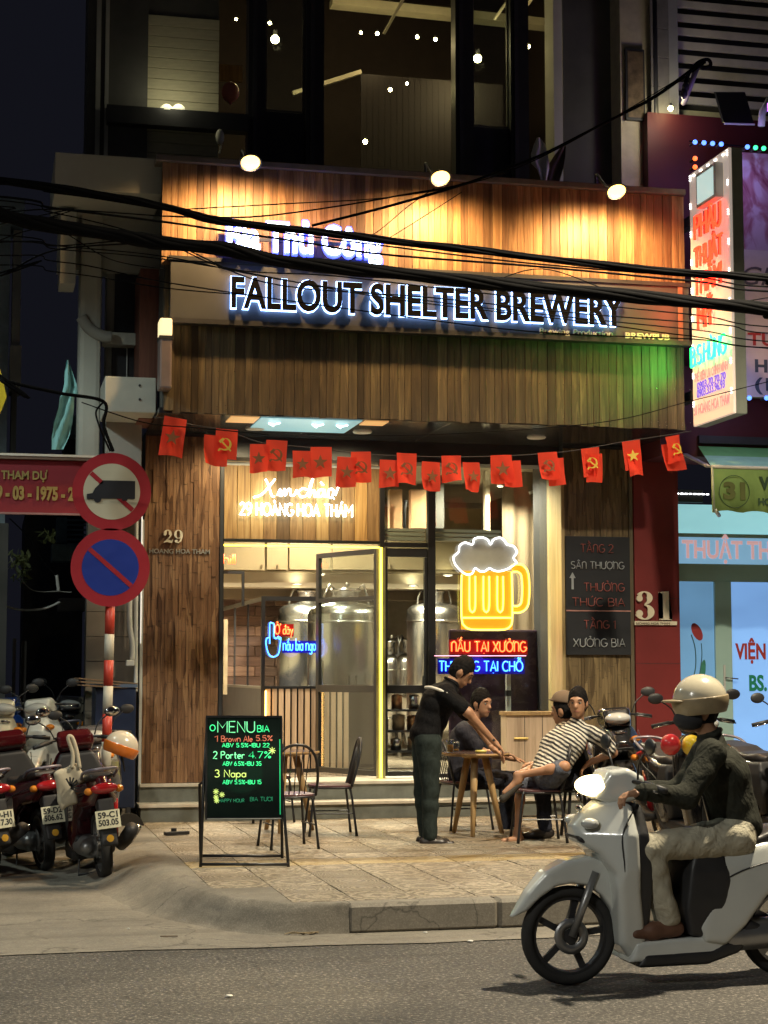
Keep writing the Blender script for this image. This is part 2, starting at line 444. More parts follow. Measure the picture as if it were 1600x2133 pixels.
def iso(fn, lo, hi, h):
    lo = np.array(lo, float); n = np.ceil((np.array(hi)-lo)/h).astype(int)+1
    ax = [lo[i]+h*np.arange(n[i]) for i in range(3)]
    G = np.stack(np.meshgrid(*ax, indexing='ij'), -1); V = fn(G.reshape(-1, 3)).reshape(n)
    S = V < 0; cs = n-1
    cnt = np.zeros(cs, int); acc = np.zeros((*cs, 3))
    corner = lambda A, o: A[o[0]:o[0]+cs[0], o[1]:o[1]+cs[1], o[2]:o[2]+cs[2]]
    for a in range(3):
        for u in (0, 1):
            for v in (0, 1):
                o = [0, 0, 0]; o[(a+1) % 3] = u; o[(a+2) % 3] = v; o2 = list(o); o2[a] = 1
                A = corner(V, o); B = corner(V, o2); x = (A < 0) != (B < 0)
                t = np.where(x, A/np.where(x, A-B, 1), 0)
                p = np.zeros((*cs, 3)); p[...] = o; p[..., a] = t
                acc += p*x[..., None]; cnt += x
    act = cnt > 0; idx = -np.ones(cs, int); idx[act] = np.arange(act.sum())
    cell = np.argwhere(act); verts = lo+h*(cell+acc[act]/cnt[act][:, None])
    faces = []
    for a in range(3):
        b, c = (a+1) % 3, (a+2) % 3
        A = S; sl0 = [slice(None)]*3; sl1 = [slice(None)]*3
        sl0[a] = slice(0, -1); sl1[a] = slice(1, None)
        x = A[tuple(sl0)] != A[tuple(sl1)]; flip = A[tuple(sl0)]
        e = np.argwhere(x)
        ok = (e[:, b] > 0) & (e[:, c] > 0) & (e[:, b] < cs[b]) & (e[:, c] < cs[c]); e = e[ok]
        fl = flip[tuple(e.T)]
        def ci(db, dc):
            q = e.copy(); q[:, b] += db; q[:, c] += dc; return idx[tuple(q.T)]
        q = np.stack([ci(-1, -1), ci(0, -1), ci(0, 0), ci(-1, 0)], 1)
        q[~fl] = q[~fl][:, ::-1]; faces.append(q)
    return verts, np.concatenate(faces)
def blob(name, fn, lo, hi, h, m, parent=None, disp=None, extra=None):
    v, f = iso(fn, lo, hi, h); mb = MB(); mb.v = [tuple(p) for p in v]; mb.f = [tuple(int(i) for i in q) for q in f]
    if extra: mb.add(extra.v, extra.f)
    if disp: mb.v = [tuple(disp(Vector(p))) for p in mb.v]
    # world placement is relative to the parent's origin: these meshes are built in the parent's own space
    me = bpy.data.meshes.new(name); me.from_pydata(mb.v, [], mb.f); me.validate()
    for p in me.polygons: p.use_smooth = True
    o = bpy.data.objects.new(name, me); COL.objects.link(o); me.materials.append(m); ORG[o.name] = org(parent)
    if parent: o.parent = parent
    return o
# ------------------------------------------------------------------ street lamps standing outside the frame (they light the road)
def street_lamp(x, y, h, ax, ay, e, col, label, cone=165, bl=.4):
    o = thing('street_lamp', label, 'street lamp', (x, y, 0))
    G_ = mat('galvanised_steel', (.35, .36, .36), .5, .6, .1)
    MB().tube([(x, y, 0), (x, y, h-.6)], [.09, .06], 12).build('pole', G_, o, smooth=True)
    MB().tube(crom([(x, y, h-.6), (x+(ax-x)*.2, y+(ay-y)*.2, h-.1), (ax, ay, h+.05)], 6), .035, 8).build('arm', G_, o, smooth=True)
    MB().box(ax-.14, ax+.14, ay-.3, ay+.3, h, h+.1).build('lamp_head', G_, o, bevel=.02)
    MB().box(ax-.1, ax+.1, ay-.22, ay+.22, h-.012, h-.001).build('lens', emis('street_lamp_lens', (1, .86, .62), 6), o)
    l = bpy.data.lights.new('street_light', 'SPOT'); l.energy = e; l.color = col; l.spot_size = R(cone); l.spot_blend = bl; l.shadow_soft_size = .16
    lo = bpy.data.objects.new('street_light', l); COL.objects.link(lo); lo.parent = o; lo.location = (ax-x, ay-y, h-.03)
street_lamp(8.6, 10.6, 8.6, 6.4, 9.4, 9300, (1, .86, .62), 'street lamp on the near pavement edge beyond the right of the picture', 128, .7)
street_lamp(-7.5, -1.2, 8.2, -6.2, .4, 3900, (.96, .95, .86), 'added unseen street lamp across the road behind the viewer')  # lamp added out of view to light facade and kerb from the front
street_lamp(-3.4, 14.2, 6.4, -2.2, 13.4, 620, (.82, .95, .88), 'cool white street lamp at the alley mouth beyond the left of the picture', 160, .3)
# ------------------------------------------------------------------ material set
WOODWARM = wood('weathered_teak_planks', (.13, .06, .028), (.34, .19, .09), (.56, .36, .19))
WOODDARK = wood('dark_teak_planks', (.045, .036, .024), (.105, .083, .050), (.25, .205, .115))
WOODPANEL = wood('yellow_pallet_planks', (.19, .10, .04), (.42, .25, .10), (.6, .42, .2))
WOODSLAT = wood('pale_slat_wood', (.46, .33, .22), (.64, .48, .34), (.74, .58, .42), perobj=.3)
WOODTABLE = wood('beech_wood', (.35, .20, .08), (.50, .32, .14), (.60, .42, .2), perobj=.2)
BLACKM = mat('black_powder_coat', (.014, .014, .016), .35, 0, .2, 8, .03)
DARKM = mat('dark_grey_metal', (.035, .036, .04), .45, 0, .25, 4, .06)
BOARDG = mat('grey_composite_panel', (.058, .062, .066), .5, 0, .12, 2, .03)
STONE = mat('grey_terrazzo', (.15, .16, .14), .45, 0, .3, 5, .1)
NOSE = mat('pale_granite_nosing', (.55, .50, .42), .4, 0, .15, 9, .05)
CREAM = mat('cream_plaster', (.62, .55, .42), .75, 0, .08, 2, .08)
GREYC = mat('grey_rendered_concrete', (.36, .365, .335), .85, 0, .22, 1.3, .2)
PALEC = mat('pale_rendered_concrete', (.55, .56, .50), .85, 0, .15, 1.1, .2)
DARKC = mat('dark_rendered_wall', (.085, .085, .078), .8, 0, .25, 1.5, .2)
WHITEP = mat('white_painted_metal', (.60, .61, .58), .45, 0, .1, 3, .03)
STEEL = mat('brushed_stainless_steel', (.55, .54, .52), .22, 1, .12, 3, .02)
GLASS = glass('clear_glass')
REDP = mat('red_painted_wall', (.20, .022, .022), .55, 0, .2, 1.2, .1)
MAG = mat('magenta_painted_wall', (.075, .008, .012), .6, 0, .2, 2, .05)

# ------------------------------------------------------------------ ground
def ground_mat(name, base, speck, rough, bs, spec_scale=160, big=.25, lo=.55):
    m, nt, b = nodes(name); v = coords(nt, 'World')
    n1 = noise(nt, v, spec_scale, 2, .8); n2 = noise(nt, v, .9, 5, .6); n3 = noise(nt, v, 14, 4, .7)
    c = ramp(nt, n1, [(.35, tuple(x*lo for x in base)), (.55, base), (.72, speck)])
    c = mixc(nt, 1, c, ramp(nt, n2, [(.3, (1-big,)*3), (.7, (1.1, 1.08, 1.05))]), 'MULTIPLY')
    c = mixc(nt, .6, c, ramp(nt, n3, [(.35, (.75,)*3), (.6, (1,)*3)]), 'MULTIPLY')
    # hairline cracks, oil stains and patches
    vv = nt.nodes.new('ShaderNodeTexVoronoi'); vv.feature = 'DISTANCE_TO_EDGE'; vv.inputs['Scale'].default_value = .55
    wob = nt.nodes.new('ShaderNodeVectorMath'); wob.operation = 'ADD'; nz = nt.nodes.new('ShaderNodeTexNoise'); nz.inputs['Scale'].default_value = 1.8; nz.inputs['Detail'].default_value = 6
    nt.links.new(v, nz.inputs['Vector']); nt.links.new(v, wob.inputs[0]); nt.links.new(nz.outputs['Color'], wob.inputs[1]); nt.links.new(wob.outputs[0], vv.inputs['Vector'])
    c = mixc(nt, .75, c, ramp(nt, vv.outputs['Distance'], [(0, (.35,)*3), (.008, (1,)*3)]), 'MULTIPLY')
    n5 = noise(nt, coords(nt, 'World', (.12, 1.6, 1)), 2.2, 4, .6, .4); c = mixc(nt, .7, c, ramp(nt, n5, [(.32, (.70, .69, .68)), (.5, (1,)*3), (.68, (1.08,)*3)]), 'MULTIPLY')
    n4 = noise(nt, v, 2.7, 3, .5, 1.0); c = mixc(nt, .8, c, ramp(nt, n4, [(.24, (.5, .48, .46)), (.36, (1,)*3), (.7, (1,)*3), (.8, (1.15, 1.12, 1.08))]), 'MULTIPLY')
    nt.links.new(c, b.inputs['Base Color']); b.inputs['Roughness'].default_value = rough
    bump(nt, b, n1, bs, .006); MATS[name] = m; return m
ASPH = ground_mat('worn_asphalt', (.096, .089, .080), (.38, .345, .30), .8, 1.0, 42, .42)
CONC = ground_mat('dusty_concrete', (.235, .215, .18), (.32, .30, .25), .85, .25, 90, .35, .82)
struct(MB().quad((-40, -12, 0), (60, -12, 0), (60, 60, 0), (-40, 60, 0)).build('road', ASPH, origin=(0, 0, 0)))
# concrete gutter strip with an uneven edge, and the alley floor on the left
edge = []
for i in range(120):
    x = -12+i*.35; edge.append((x, 10.52+.035*math.sin(x*1.7)+rng.normal(0, .012)+(.05 if x < 1 else 0)))
mb = MB()
for (x0, y0), (x1, y1) in zip(edge[:-1], edge[1:]):
    mb.quad((x0, y0, .006), (x1, y1, .006), (x1, 18, .006), (x0, 18, .006))
struct(mb.build('gutter', CONC, origin=(0, 10.6, 0)))
struct(MB().quad((-20, 18, .010), (1.5, 18, .010), (1.5, 45, .010), (-20, 45, .010)).build('alley', CONC, origin=(0, 25, 0)))
# ramp: from the pavement outline down to the road
inner = [(1.52, 17.4), (1.50, 16.4), (1.50, 15.2), (1.48, 14.2), (1.45, 13.3), (1.47, 12.84), (1.52, 12.2), (1.62, 11.6), (1.78, 11.25), (1.99, 11.05), (2.3, 10.962)]
outer = [(.55, 17.6), (.50, 16.4), (.55, 15.2), (.72, 14.2), (.85, 13.3), (.98, 12.6), (1.12, 12.0), (1.36, 11.55), (1.60, 11.13), (1.9, 10.955), (2.3, 10.936)]
ci, co = crom([(a, b, 0) for a, b in inner], 5), crom([(a, b, 0) for a, b in outer], 5)
mb = MB(); K = 16; n = len(ci)
for j in range(K+1):
    t = j/K; hz = .19*(.5+.5*math.cos(math.pi*min(1, max(0, (t-.12)/.88)))) if t > .12 else .1945
    for i in range(n):
        p = ci[i].lerp(co[i], t); mb.v.append((p.x, p.y, max(.0, hz+(rng.normal(0, .003) if 0 < j < K else 0))-(.004 if j == K else 0)+.0))
for j in range(K):
    for i in range(n-1): mb.f.append((j*n+i, j*n+i+1, (j+1)*n+i+1, (j+1)*n+i))
struct(mb.build('ramp', CONC, smooth=True, origin=(1, 13, 0)))
# bedding under the tiles, tiles as pieces, kerb of separate stones
bed = MB(); poly = [(p.x, p.y) for p in ci]+[(12, 11.1), (12, 17.4)]
bed.prism([(x, y) for x, y in poly], 0, .172, Matrix(((1,0,0,0),(0,0,1,0),(0,1,0,0),(0,0,0,1))))
pav = struct(bed.build('pavement', CONC, origin=(3, 13, 0)))
def tile_mat(name, c0, c1):
    m, nt, b = nodes(name); oi = nt.nodes.new('ShaderNodeObjectInfo')
    tc = nt.nodes.new('ShaderNodeTexCoord'); wv = nt.nodes.new('ShaderNodeTexWave'); wv.wave_type = 'RINGS'; wv.rings_direction = 'SPHERICAL'
    wv.inputs['Scale'].default_value = 19; wv.inputs['Distortion'].default_value = 5; wv.inputs['Detail'].default_value = 3; wv.inputs['Detail Scale'].default_value = 1.6
    add = nt.nodes.new('ShaderNodeVectorMath'); add.operation = 'ADD'; nt.links.new(tc.outputs['Object'], add.inputs[0])
    cmb = nt.nodes.new('ShaderNodeCombineXYZ'); nt.links.new(oi.outputs['Random'], cmb.inputs[2]); nt.links.new(cmb.outputs[0], add.inputs[1])
    nt.links.new(add.outputs[0], wv.inputs[0])
    n2 = noise(nt, coords(nt, 'World'), 1.6, 5)
    c = ramp(nt, wv.outputs['Fac'], [(.2, c0), (.8, c1)])
    c = mixc(nt, .8, c, ramp(nt, n2, [(.3, (.62, .6, .58)), (.7, (1.05, 1.05, 1.05))]), 'MULTIPLY')
    c = mixc(nt, .5, c, ramp(nt, oi.outputs['Random'], [(0, (.7, .7, .7)), (1, (1, 1, 1))]), 'MULTIPLY')
    nt.links.new(c, b.inputs['Base Color']); b.inputs['Roughness'].default_value = .62
    bump(nt, b, wv.outputs['Fac'], .8, .008); return m
TILE = tile_mat('wavy_relief_tile', (.175, .145, .105), (.35, .30, .225))
TILEY = tile_mat('ochre_tactile_tile', (.34, .26, .12), (.46, .36, .19))
tg = .415; tme = boxmesh('tile', tg-.006, tg-.006, .022, TILE, .003); tmy = boxmesh('tile_ochre', tg-.006, tg-.006, .022, TILEY, .003)
cut = 0
for j in range(15):
    y = 11.32+j*tg
    if y > 17.15: break
    for i in range(17):
        x = 1.75+i*tg
        xr = (y/math.cos(YAW))*math.tan(YAW+R(13.6))*math.cos(0)*1.0
        if x > xr+.5: continue
        # leave out the rounded corner
        if x-tg/2 < 1.50 or (x < 2.0 and y < 11.95): continue
        inst('tile', tmy if j == 5 else tme, pav, (x, y, .170+rng.normal(0, .0012)), (rng.normal(0, .003), rng.normal(0, .003), 0))
        cut += 1
# flat collar joining tiles and ramp
mb = MB(); mid = Vector((2.6, 14.2, 0))
for i in range(n):
    p = ci[i]; q = p.lerp(Vector((p.x+.45, p.y+(.45 if p.y < 12.4 else 0), 0)), 1)
    mb.v += [(p.x-.01, p.y, .1885), (q.x, q.y, .1885)]
for i in range(n-1): mb.f.append((2*i, 2*i+1, 2*i+3, 2*i+2))
mb.build('collar', CONC, pav)
KERB = ground_mat('kerb_concrete', (.235, .215, .18), (.30, .28, .235), .8, .2, 70, .25, .85)
kroot = bpy.data.objects.new('kerb', None); COL.objects.link(kroot); kroot.location = (2, 11, 0); ORG['kerb'] = Vector((2, 11, 0)); struct(kroot)
km = boxmesh('kerb_stone', .996, .17, .193, KERB, .024)
for i in range(8): inst('kerb_stone', km, kroot, (2.79+i*1.0, 11.03+rng.normal(0, .003), 0), (0, rng.normal(0, .002), rng.normal(0, .002)))

struct(MB().box(-8, .98, 16.75, 24, 0, .26).build('side_pavement', CONC, origin=(0, 18, 0), bevel=.02))
# ------------------------------------------------------------------ brewery building (number 29)
ZF = .55; YS = 16.1; YP = 17.55; YG = 17.9; ZB = 4.11; ZT = 6.52; XL = 1.56; XR = 6.80
B = thing('brewery_building', 'wood clad shophouse brewery in the middle with a glass front and two clad pillars', 'building', (4.2, 17.5, .19))
X = lambda px, Y, py=1400: at(px, py, Y).x
# steps
MB().box(XL-.03, XR, 17.22, 17.6, .0, .335).build('step', STONE, B)
MB().box(XL-.05, XR, 17.19, 17.6, .336, .366).build('step_nosing', NOSE, B, bevel=.004)
MB().box(XL-.02, XR, 17.50, 18.2, .30, ZF-.032).build('step', STONE, B)
MB().box(XL-.02, XR, 17.47, 18.2, ZF-.031, ZF).build('step_nosing', NOSE, B, bevel=.004)
# pillars: dark core plus a mosaic of narrow vertical wood strips
def strip_mosaic(name, x0, x1, z0, z1, y, m, wdt=.037):
    mb = MB(); x = x0
    while x < x1-.01:
        w1 = min(wdt*rng.uniform(.8, 1.2), x1-x); z = z0-rng.uniform(0, .3)
        while z < z1:
            L = rng.uniform(.14, .42); a, b = max(z, z0), min(z+L, z1)
            if b-a > .01: mb.box(x+.0012, x+w1-.0012, y-rng.uniform(.004, .016), y, a+.0015, b-.0015)
            z += L
        x += w1
    return stuff(mb.build(name, m, B))
def mosaic_mat(name, dark, mid, light, rough=.42):
    m, nt, b = nodes(name); v = coords(nt, 'World', (28, 1, 3.2)); vz = nt.nodes.new('ShaderNodeTexVoronoi'); vz.inputs['Scale'].default_value = 1
    nt.links.new(v, vz.inputs[0]); n = noise(nt, coords(nt, 'World', (1, 1, .08)), 60, 5, .65, .5)
    c = ramp(nt, vz.outputs['Color'], [(.1, dark), (.5, mid), (.95, light)])
    c = mixc(nt, .6, c, ramp(nt, n, [(.3, (.5, .5, .5)), (.7, (1.1, 1.1, 1.1))]), 'MULTIPLY')
    nt.links.new(c, b.inputs['Base Color']); b.inputs['Roughness'].default_value = rough; bump(nt, b, n, .2, .003); return m
MOS = mosaic_mat('walnut_strip_mosaic', (.10, .048, .024), (.24, .125, .065), (.40, .23, .12))
MOS2 = mosaic_mat('oak_strip_mosaic', (.12, .08, .04), (.23, .165, .085), (.36, .26, .13))
pl0, pl1 = XL, X(456, YP); pr0, pr1 = X(1176, YP), 6.79
MB().box(pl0+.005, pl1-.005, YP, 18.6, ZF, ZB+.02).build('pillar_core', DARKM, B)
strip_mosaic('pillar_cladding', pl0, pl1, ZF+.003, ZB-.05, YP, MOS)
MB().box(pr0+.005, pr1-.005, YP, 18.6, ZF, ZB+.02).build('pillar_core', DARKM, B)
strip_mosaic('pillar_cladding', pr0+.002, pr1-.03, ZF+.003, ZB-.05, YP, MOS2)
MB().box(pr1-.028, pr1+.012, YP-.03, YP+.3, .37, ZB).build('edge_trim', mat('bronze_trim', (.22, .18, .12), .4, .4, .1), B)
MB().box(pl0-.03, pl0-.002, YP-.012, YP+.2, .3, 3.2).build('edge_trim', WHITEP, B)
MB().box(pl1-.003, pl1+.03, YP-.02, YG, ZF, ZB-.25).build('edge_trim', DARKM, B)
# reveal on the right, lit by the neon
REV = wood('pale_oak_reveal', (.40, .28, .12), (.55, .42, .2), (.65, .5, .28), perobj=.1)
MB().box(pr0-.032, pr0+.003, YP-.03, YG+.1, ZF, ZB-.3).build('door_reveal', REV, B)
# facade bulk above, soffit and beams
SOFF = mat('black_glossy_soffit', (.03, .032, .036), .12, 0, .2, 2, .02)
MB().box(XL, 6.86, YS+.06, 18.05, ZB-.02, ZB+.03).build('soffit', SOFF, B)
MB().box(XL+.25, 6.86, YG-.22, YG+.1, 3.88, ZB-.021).build('beam', DARKM, B)
zl0 = ZB-.024
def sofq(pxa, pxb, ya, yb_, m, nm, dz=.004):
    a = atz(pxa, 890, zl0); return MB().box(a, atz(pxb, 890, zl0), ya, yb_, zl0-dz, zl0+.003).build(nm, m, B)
def atz(px, py, z):
    p = at(px, py, 16.6); return p.x
sofq(532, 738, 16.22, 17.1, emis('pale_teal_light_panel', (.16, .34, .38), 1.0), 'soffit_glow_panel')
sofq(470, 528, 16.22, 16.6, emis('amber_soffit_glow', (.62, .34, .12), 1.0), 'soffit_glow_panel'); sofq(744, 792, 16.22, 16.5, emis('amber_soffit_glow', (1, .6, .3), .4), 'soffit_glow_panel')  # amber patches: warm light on the soffit put in as glowing panels
for px in (566, 656, 706):
    xx = atz(px, 890, zl0); MB().tube([(xx-.05, 16.45, zl0-.02), (xx+.02, 16.62, zl0-.02)], .009, 6).build('light_tube', emis('cold_tube', (.7, .9, 1), 4), B); MB().tube([(xx+.0, 16.55, zl0-.02), (xx+.05, 16.42, zl0-.02)], .008, 6).build('light_tube', emis('cold_tube', (.7, .9, 1), 4), B)
for px in (640, 900): MB().box(X(px, 16.9, 900)-.004, X(px, 16.9, 900)+.004, YS+.08, YG-.23, ZB-.024, ZB-.02).build('soffit_joint', STEEL, B)
for lx, on in ((2.6, 1), (3.7, 1), (5.55, 0)):
    sl = MB().lathe([(.0, -.012), (.09, -.012), (.1, 0), (.1, .01)], (lx, 17.0, ZB-.022), 20).build('soffit_lamp', WHITEP, B)
    if on:
        l = bpy.data.lights.new('soffit_light', 'SPOT'); l.energy = 110; l.color = (1, .80, .46); l.spot_size = R(155); l.spot_blend = .6; l.shadow_soft_size = .08
        lo = bpy.data.objects.new('soffit_light', l); COL.objects.link(lo); lo.location = (lx, 17.0, ZB-.05); lo.rotation_euler = (R(12), 0, 0)
MB().box(XL+.03, 6.84, YS+.07, YS+.5, ZB+.031, ZT-.03).build('parapet_core', DARKC, B)
MB().box(XL-.06, 6.86, YS-.03, YS+.52, ZT-.028, ZT+.03).build('parapet_cap', mat('grey_cap_flashing', (.20, .17, .14), .4, .3, .2), B, bevel=.006)
MB().box(XL-.02, 6.85, YS+.5, 22, 6.3, 6.42).build('balcony_floor', DARKC, B)
# plank cladding above and below the name board
def planks(parent, x0, x1, z0, z1, y, m, wd, name='plank', jz=.0, jy=.006):
    x = x0; mes = [boxmesh('plank', wd*s, .022, 1, m, .0022) for s in (.82, .95, 1.08, 1.25)]; ws = [wd*s for s in (.82, .95, 1.08, 1.25)]
    while x < x1-.02:
        k = rng.integers(0, 4); w1 = min(ws[k], x1-x); s = w1/ws[k]
        dz = rng.uniform(0, jz)
        o = inst(name, mes[k], parent, (x+w1/2, y-rng.uniform(0, jy), z0-dz), None, (s*.965, 1, z1-z0+dz)); x += w1
planks(B, XL+.0, 6.86, 5.50, ZT-.03, YS+.04, WOODWARM, .078)
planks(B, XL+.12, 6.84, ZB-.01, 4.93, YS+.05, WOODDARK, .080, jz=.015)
# screw heads along the lower cladding
mb = MB()
for z in (4.50, 4.13, 4.16):
    for i in range(63):
        if rng.random() < .7: mb.ball((XL+.2+i*.084+rng.normal(0, .008), YS+.015, z+rng.normal(0, .004)+(.0)), .0055, 6)
stuff(mb.build('screw_heads', STEEL, B))
# reddish return at the left of the name board
MB().box(1.42, 1.60, 16.75, 17.4, 4.11, 5.6).build('side_cladding', wood('red_brown_panel', (.12, .045, .03), (.2, .075, .05), (.27, .11, .07), perobj=0), B)
MB().box(1.60, 1.69, YS+.02, YS+.06, ZB, 5.5).build('corner_post', WOODDARK, B)

# ---- name board (lit sign)
S = thing('name_board', 'long grey board with black backlit letters FALLOUT SHELTER BREWERY across the wood cladding', 'sign', (4.2, YS-.05, 4.96))
MB().box(XL+.08, 6.86, YS-.06, YS+.03, 4.975, 5.53).build('board', BOARDG, S, bevel=.004)
MB().box(XL+.06, 6.87, YS-.075, YS+.03, 5.531, 5.57).build('board_frame', DARKM, S)
MB().box(XL+.06, 6.87, YS-.08, YS+.03, 4.93, 4.974).build('board_frame', DARKM, S)
MB().box(6.74, 6.79, YS-.07, YS-.061, 4.98, 5.525).build('board_trim', mat('brass_trim', (.30, .25, .17), .35, .5, .1), S)
LBK = mat('gloss_black_letter', (.004, .004, .005), .8, 0, .1, spec=.05)
HALO = emis('blue_white_halo', (.30, .50, 1.0), 8)
word = 'FALLOUT SHELTER BREWERY'
xa, xb = X(482, 16.0, 600), X(1297, 16.0, 640); hcap = 62/3600*16.6
me = text_mesh(word, .5, .022, 0, 1.02)
# each letter is its own piece
me_w = [v.co.x for v in me.vertices]; tx0, tx1 = min(me_w), max(me_w); bpy.data.meshes.remove(me)
adv = 0; kx = (xb-xa)/(tx1-tx0)
zb_ = at(482, 635, 16.0).z-.02
def letter_positions(word, off, sp):
    pos = []
    for i in range(len(word)):
        if word[i] == ' ': pos.append(None); continue
        m1 = text_mesh(word[:i+1], .5, off, 0, sp); x1 = max(v.co.x for v in m1.vertices); bpy.data.meshes.remove(m1)
        m2 = text_mesh(word[i], .5, off, 0, sp); w2 = max(v.co.x for v in m2.vertices); bpy.data.meshes.remove(m2)
        pos.append(x1-w2)
    return pos
for ch, px_ in zip(word, letter_positions(word, .022, 1.02)):
    if px_ is None: continue
    for off, mt, yy, dp, nm in ((.024, LBK, YS-.125, .026, 'letter'), (.050, HALO, YS-.092, .016, 'halo')):
        m2 = text_mesh(ch, .5, off, 0, 1.02); mb = MB()
        mb.v = [(xa+(v.co.x+px_-tx0)*kx, yy-v.co.z*dp, zb_+v.co.y*hcap/.70) for v in m2.vertices]; mb.f = [tuple(p.vertices) for p in m2.polygons]
        bpy.data.meshes.remove(m2)
        if nm == 'letter': L = mb.build(nm, mt, S)
        else: mb.build(nm, mt, L)
SMW = mat('white_acrylic_letter', (.6, .58, .52), .4, 0, .05)
text_on('small_lettering', 'Brewing', SMW, S, (X(1126, 16.0, 690), YS-.066, at(1126, 694, 16.03).z), (1,0,0), .055, .31, depth=.025, offset=.01)
text_on('small_lettering', 'Production', SMW, S, (X(1126, 16.0, 690)+.35, YS-.066, at(1126, 694, 16.03).z), (1,0,0), .055, .41, depth=.025, offset=.01)
text_on('small_lettering', 'BREWPUB', SMW, S, (X(1305, 16.0, 690), YS-.066, at(1305, 704, 16.03).z), (1,0,0), .055, .47, depth=.025, offset=.02)

# ---- Bia Thu Cong lit letters
T_ = thing('craft_beer_sign', 'bright white channel letters Bia Thủ Công above the name board', 'sign', (X(630, 15.95, 500), 15.9, 5.6))
ZC = at(475, 516, 15.92).z
WGL = emis('cold_white_glow', (.72, .84, 1.0), 9); BLUED = emis('blue_edge_glow', (.08, .12, 1.0), 2.6)
p = (X(474, 15.93, 500), 15.93, ZC)
wd3 = X(795, 15.93, 500)-p[0]
text_on('lettering', 'Bia Thủ Công', WGL, T_, p, (1,0,0), .27, wd3, depth=.012, offset=.03, spacing=1.0)
text_on('letter_case', 'Bia Thủ Công', BLUED, T_, (p[0]-.015, 15.965, ZC-.012), (1,0,0), .29, wd3+.035, depth=.05, offset=.05, spacing=1.0)
MB().box(p[0]-.02, p[0]+wd3+.02, 15.99, 16.02, ZC-.06, ZC-.03).build('rail', DARKM, T_)
MB().box(p[0]-.02, p[0]+wd3+.02, 15.99, 16.02, ZC+.1, ZC+.13).build('rail', DARKM, T_)

# ---- floodlights on the parapet
AMB = emis('sodium_lamp_face', (1, .60, .14), 6)
for i, (px, py, lab) in enumerate(((522, 340, 'glowing amber floodlight on the parapet above the lit letters Bia Thủ Công'),
                             (918, 372, 'glowing amber floodlight on the middle of the parapet above the word SHELTER'),
                             (1285, 400, 'glowing amber floodlight nearest the tall clinic sign on the parapet'))):
    p = at(px, py, 15.52)
    F = thing('floodlight', lab, 'light', (p.x, YS, ZT+.03), 'floodlights washing the wooden parapet')
    MB().tube(crom([(p.x, YS, ZT+.03), (p.x, YS-.02, ZT+.12), (p.x, 15.8, p.z+.13), (p.x, 15.56, p.z+.06)], 5), .014, 8).build('arm', DARKM, F, smooth=True)
    Mr = Matrix.Rotation(R(-32), 3, 'X')
    mb = MB().lathe([(0, .07), (.06, .065), (.10, .02), (.105, 0), (.095, .002), (.09, .01), (0, .012)], (0, 0, 0), 20)
    mb.v = [tuple(Mr @ Vector(v)+p) for v in mb.v]; mb.build('lamp_head', DARKM, F, smooth=True)
    mb = MB().lathe([(0, -.012), (.06, -.008), (.088, .004), (.088, .01), (0, .01)], (0, 0, 0), 20)
    mb.v = [tuple(Mr @ Vector(v)+p) for v in mb.v]; mb.build('lens', AMB, F, smooth=True)
    l = bpy.data.lights.new('flood', 'SPOT'); l.energy = 330; l.color = (1, .60, .24); l.spot_size = R(150); l.spot_blend = .7; l.shadow_soft_size = .07
    lo = bpy.data.objects.new('flood_beam', l); COL.objects.link(lo); lo.parent = F; lo.location = Vector((p.x, p.y+.01, p.z-.05))-F.location
    lo.rotation_euler = (R(31), 0, 0)

# ---- upper storey of the brewery
U = thing('upper_terrace', 'dark upper storey with steel columns and glass panes behind the wooden parapet', 'building', (4.2, 17.5, 6.42))
YU = 17.45
# horizontal siding boards
sx0, sx1 = X(306, YU, 200), X(456, YU, 200); zt = 9.6
SID = mat('cream_fibre_siding', (.52, .49, .34), .7, 0, .12, 7, .12, stretch=(1, 1, 6))
sm = boxmesh('siding_board', sx1-sx0, .02, .108, SID, .003)
z = 6.42
while z < at(380, 45, YU).z: inst('siding_board', sm, U, ((sx0+sx1)/2, YU+.02+rng.uniform(0, .004), z)); z += .113
MB().box(sx0, sx1, YU+.035, YU+.2, 6.42, zt).build('wall', DARKC, U)
MB().box(X(180, YU, 200), sx0-.002, YU-.1, YU+.4, 6.42, 10).build('wall', DARKC, U)
MB().box(X(218, YU-.12, 200), X(226, YU-.12, 200), YU-.14, YU-.1, 6.42, 10).build('edge_trim', GREYC, U)
MB().box(X(180, YU-.1), X(190, YU-.1), YU-.13, YU-.1, 6.42, 10).build('edge_trim', GREYC, U)
SHADEM = mat('charcoal_steel', (.030, .031, .032), .4, .2, .15)
za, zb2 = at(380, 268, YU-.2).z, at(380, 232, YU-.2).z
MB().box(X(222, YU-.2, 250), X(516, YU-.2, 250), YU-.26, YU-.12, za, zb2).build('rail_beam', SHADEM, U)
for a, b in ((515, 550), (635, 672), (945, 982), (1060, 1097)):
    MB().box(X(a, YU-.1, 200), X(b, YU-.1, 200), YU-.18, YU, 6.42, 10).build('column', SHADEM, U)
    MB().box(X(a+12, YU-.19, 200), X(a+20, YU-.19, 200), YU-.2, YU-.18, 6.42, 10).build('column_groove', DARKM, U)
